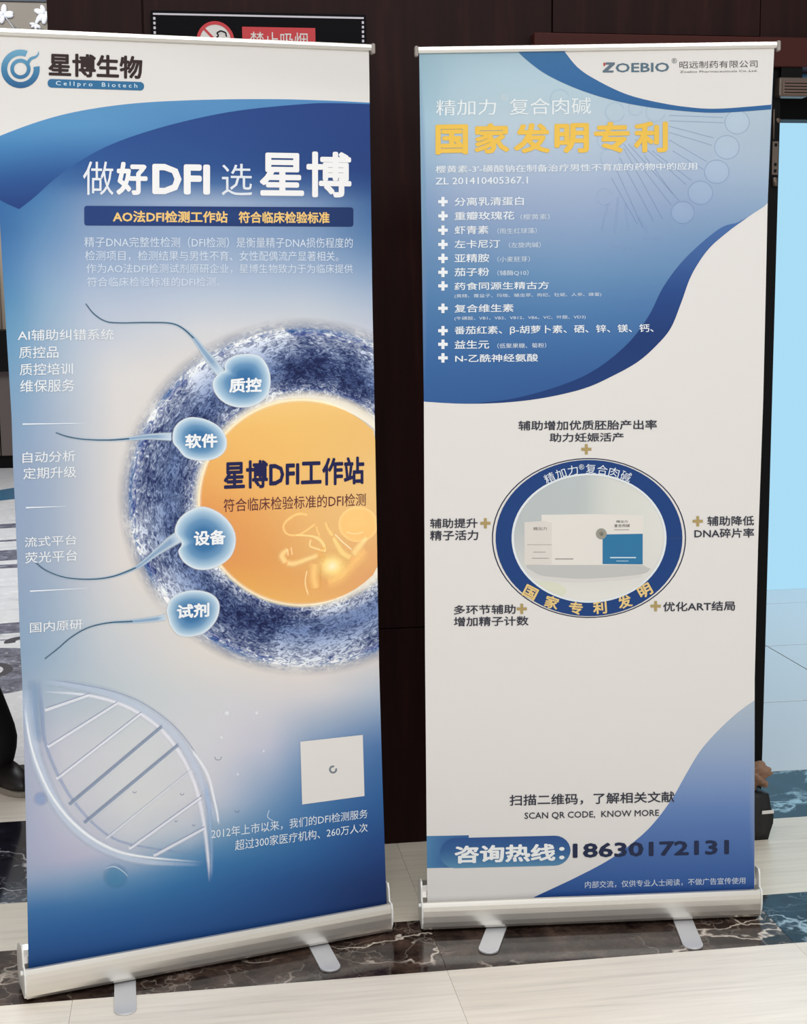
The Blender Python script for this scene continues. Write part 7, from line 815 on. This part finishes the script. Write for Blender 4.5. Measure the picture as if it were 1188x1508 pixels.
# writing on the no smoking sign
V, Fc = text_geo('禁止吸烟', .0)
x0 = min(v[0] for v in V); x1 = max(v[0] for v in V); y0 = min(v[1] for v in V); y1 = max(v[1] for v in V)
me = bpy.data.meshes.new('lettering'); me.from_pydata([(-.025+(x-x0)/(x1-x0)*.147, -.0136, .115+(y-y0)/(y1-y0)*.042) for x, y in V], [], Fc); me.materials.append(M_white)
o = bpy.data.objects.new('lettering', me); C.objects.link(o); o.parent = sg; o['label'] = 'white lettering on the red plate'

# ---------------------------------------------------------------- black bag with tan cloth at the jamb
bg = empty('black_bag', (1.47, 3.715, 0), 0.05, 'small black bag topped with crumpled tan cloth, at the door jamb', 'bag')
bm = bmesh.new(); bmesh.ops.create_cube(bm, size=1); bmesh.ops.subdivide_edges(bm, edges=bm.edges[:], cuts=5, use_grid_fill=True)
for v in bm.verts:
    x, y, z = v.co; k = 1-.25*max(0, z)**2-.12*abs(z); v.co = (x*.24*k, y*.13*k, (z+.5)*.145)
    v.co += Vector((math.sin(z*9+y*7)*.004, math.sin(x*11)*.004, -.006*abs(x)*4 if z > .4 else 0))
obj('bag_body', bm, mat('black_nylon', (12, 12, 15), .5), bg, True)
bm = bmesh.new()
for s in (-.04, .04): tube([(-.06, s, .13), (-.05, s*1.2, .19), (0, s*1.1, .215), (.05, s*1.2, .19), (.06, s, .13)], .006, 8, bm)
obj('bag_handle', bm, M_black, bg, True)
obj('white_tag', box(.085, .121, -.071, -.068, .078, .088, .001), M_white, bg)
bm = bmesh.new(); bmesh.ops.create_icosphere(bm, subdivisions=4, radius=1)
for v in bm.verts:
    d = v.co.normalized(); r = 1+.22*math.sin(d.x*7+d.z*5)+.15*math.sin(d.y*11+d.x*4)+.08*math.sin(d.z*17)
    v.co = Vector((.075+d.x*r*.048, -.01+d.y*r*.045, .172+d.z*r*.034))
obj('tan_cloth', bm, mat('tan_cloth', (140, 108, 86), .85), bg, True, 'crumpled tan cloth')

# ---------------------------------------------------------------- person at the left edge
pr = empty('person', (-1.06, 4.55, 0), 0, 'person in loose black trousers and pale soled dark shoes at left edge', 'person')
M_skin = mat('skin', (196, 148, 122), .55); M_cloth = mat('black_suit_cloth', (11, 10, 12), .8); M_hair = mat('black_hair', (14, 11, 10), .5)
M_shoe = mat('dark_shoe', (26, 22, 22), .4); M_sole = mat('pale_sole', (150, 142, 132), .6)
hip = (0, 0, .93)
def skin_mesh(name, verts, edges, radii, mt, parent, sub=2):
    me = bpy.data.meshes.new(name); me.from_pydata(verts, edges, []); o = bpy.data.objects.new(name, me); C.objects.link(o); o.parent = parent
    o.modifiers.new('Skin', 'SKIN'); me.materials.append(mt)
    for v, r in zip(me.skin_vertices[0].data, radii): v.radius = r if isinstance(r, tuple) else (r, r)
    me.skin_vertices[0].data[0].use_root = True
    s = o.modifiers.new('Subdivision', 'SUBSURF'); s.levels = sub; s.render_levels = sub
    for mod in o.modifiers:
        if mod.type == 'SKIN': mod.use_smooth_shade = True
    return o
V_ = [(0, 0, .95)]; E_ = []; Rd = [(.14, .1)]
def chain(start, pts, rs):
    i = start
    for p, r in zip(pts, rs):
        V_.append(p); Rd.append(r); E_.append((i, len(V_)-1)); i = len(V_)-1
    return i
ch_ = chain(0, [(0, .01, 1.12), (0, .01, 1.3)], [(.13, .095), (.16, .11)])
nk = chain(ch_, [(0, .01, 1.42), (0, .005, 1.49), (0, -.012, 1.555), (0, -.008, 1.62), (0, 0, 1.68), (0, .005, 1.73)], [(.085, .07), .054, (.062, .078), (.078, .095), (.08, .1), (.055, .07)])
for s in (-1, 1):
    sh_ = chain(ch_, [(s*.16, .01, 1.38), (s*.21, .02, 1.34), (s*.25, .03, 1.08), (s*.26, -.03, .85)], [.06, .052, .042, .03])
    pm = chain(sh_, [(s*.262, -.05, .79), (s*.262, -.06, .755)], [(.024, .036), (.022, .036)])
    for k, (dy, ln) in enumerate(((-.03, .068), (-.01, .078), (.01, .072), (.03, .056))):
        chain(pm, [(s*.262, -.062+dy, .735), (s*.258, -.064+dy*1.1, .735-ln*.5), (s*.246, -.062+dy*1.1, .735-ln)], [.009, .0085, .007])
    chain(sh_, [(s*.255, -.095, .79), (s*.25, -.115, .755), (s*.246, -.118, .725)], [.011, .01, .008])
    fx = .395 if s > 0 else -.16
    chain(0, [(s*.09, 0, .88), (.285 if s > 0 else -.19, 0, .5), (fx, .0, .1), (fx+.01, -.06, .05)], [.088, .06, .042, .036])
skin_mesh('body', V_, E_, Rd, M_skin, pr)
# trousers: loose tubes joined at the hips, bulging over the shoes
def leg(s, fx, fz):
    k = (fx-.135)*(s > 0)
    cx = [(fx+.002, 0, .055), (fx+.008, -.005, .09), (fx+.018, -.006, .14), (fx-.006, 0, .20), (fx-.02-k*.06, .0, .30), (fx-.03-k*.25, -.005, .46), (fx-.046-k*.45, 0, .60), (s*.10+k*.28, 0, .78), (s*.085+k*.08, 0, .90), (s*.07, 0, 1.0)]
    rr = [(.070, .088), (.078, .098), (.084, .098), (.080, .094), (.080, .092), (.086, .096), (.094, .102), (.108, .118), (.112, .128), (.10, .12)]
    bm = tube(cx, [(a, b) for a, b in rr], 28)
    for v in bm.verts:
        z = v.co.z; v.co.x += .005*math.sin(z*60+v.co.y*30)*(1 if z < .45 else .3); v.co.y += .006*math.sin(z*43+v.co.x*25)
    o = obj('trouser_leg', bm, M_cloth, pr, True); m_ = o.modifiers.new('Subdivision', 'SUBSURF'); m_.levels = 1; m_.render_levels = 1
leg(1, .395, 0); leg(-1, -.16, 0)
V_ = [(0, 0, .77)]; E_ = []; Rd = [(.165, .125)]
jc = chain(0, [(0, .005, 1.0), (0, .01, 1.16), (0, .01, 1.30)], [(.165, .12), (.158, .115), (.185, .13)])
chain(jc, [(0, .01, 1.40), (0, .006, 1.47), (0, 0, 1.505)], [(.115, .09), (.072, .068), (.058, .06)])
for s in (-1, 1):
    chain(jc, [(s*.165, .012, 1.375), (s*.222, .02, 1.30), (s*.25, .03, 1.08), (s*.262, -.015, .89), (s*.263, -.025, .85)], [.072, .066, .056, .05, .046])
skin_mesh('jacket', V_, E_, Rd, M_cloth, pr)
bm = bmesh.new(); bmesh.ops.create_uvsphere(bm, u_segments=24, v_segments=16, radius=1)
for v in list(bm.verts):
    v.co = Vector((v.co.x*.093, (.014+v.co.y*.112), 1.69+v.co.z*.088))
bmesh.ops.delete(bm, geom=[v for v in bm.verts if v.co.y < -.03 and v.co.z < 1.715], context='VERTS')
obj('hair', bm, M_hair, pr, True)
bm = bmesh.new()
for s in (-.032, .032): bmesh.ops.create_uvsphere(bm, u_segments=10, v_segments=8, radius=.010, matrix=Matrix.Translation((s, -.094, 1.645)))
obj('eye', bm, M_black, pr, True)
obj('nose', tube([(0, -.098, 1.64), (0, -.118, 1.608), (0, -.1, 1.598)], [.008, .013, .009], 10), M_skin, pr, True)
obj('mouth', tube([(-.022, -.086, 1.57), (0, -.096, 1.571), (.022, -.086, 1.57)], [.003, .006, .003], 8), mat('lips', (170, 98, 88), .5), pr, True)
for s in (-1, 1): obj('ear', tube([(s*.078, .005, 1.612), (s*.092, .012, 1.64), (s*.084, .005, 1.665)], [.008, .012, .008], 8), M_skin, pr, True)
def shoe(fx, rot):
    r = bpy.data.objects.new('shoe', None)
    outl = []
    for k in range(28):
        a = 2*math.pi*k/28; c_, s_ = math.cos(a), math.sin(a)
        wx = .048+.008*(-s_ if s_ < 0 else 0)
        outl.append((wx*c_*(1 if s_ < 0 else .82), -.075+.145*s_))
    so = prism_z(outl, .0, .022); bmesh.ops.bevel(so, geom=so.edges[:], offset=.004, segments=2, affect='EDGES')
    bm = bmesh.new(); rings = []
    for t, sc, dz in ((0, 1, .022), (.3, 1.0, .04), (.6, .9, .06), (.85, .66, .075), (1, .3, .083)):
        rings.append([bm.verts.new((x*sc, (y+.02)*sc-.02+(.02*t), dz+(.022*t if y > -.02 else 0))) for x, y in outl])
    for A, B in zip(rings, rings[1:]):
        for k in range(28): bm.faces.new((A[k], A[(k+1) % 28], B[(k+1) % 28], B[k]))
    bm.faces.new(rings[-1]); bm.faces.new(rings[0][::-1])
    for b_ in (so, bm):
        bmesh.ops.rotate(b_, cent=(0, 0, 0), matrix=Matrix.Rotation(rot, 3, 'Z'), verts=b_.verts); bmesh.ops.translate(b_, vec=(fx, .02, 0), verts=b_.verts)
    u = obj('shoe', bm, M_shoe, pr, True); obj('sole', so, M_sole, u, False, 'pale rubber sole')
shoe(.415, .55); shoe(-.16, -.3)
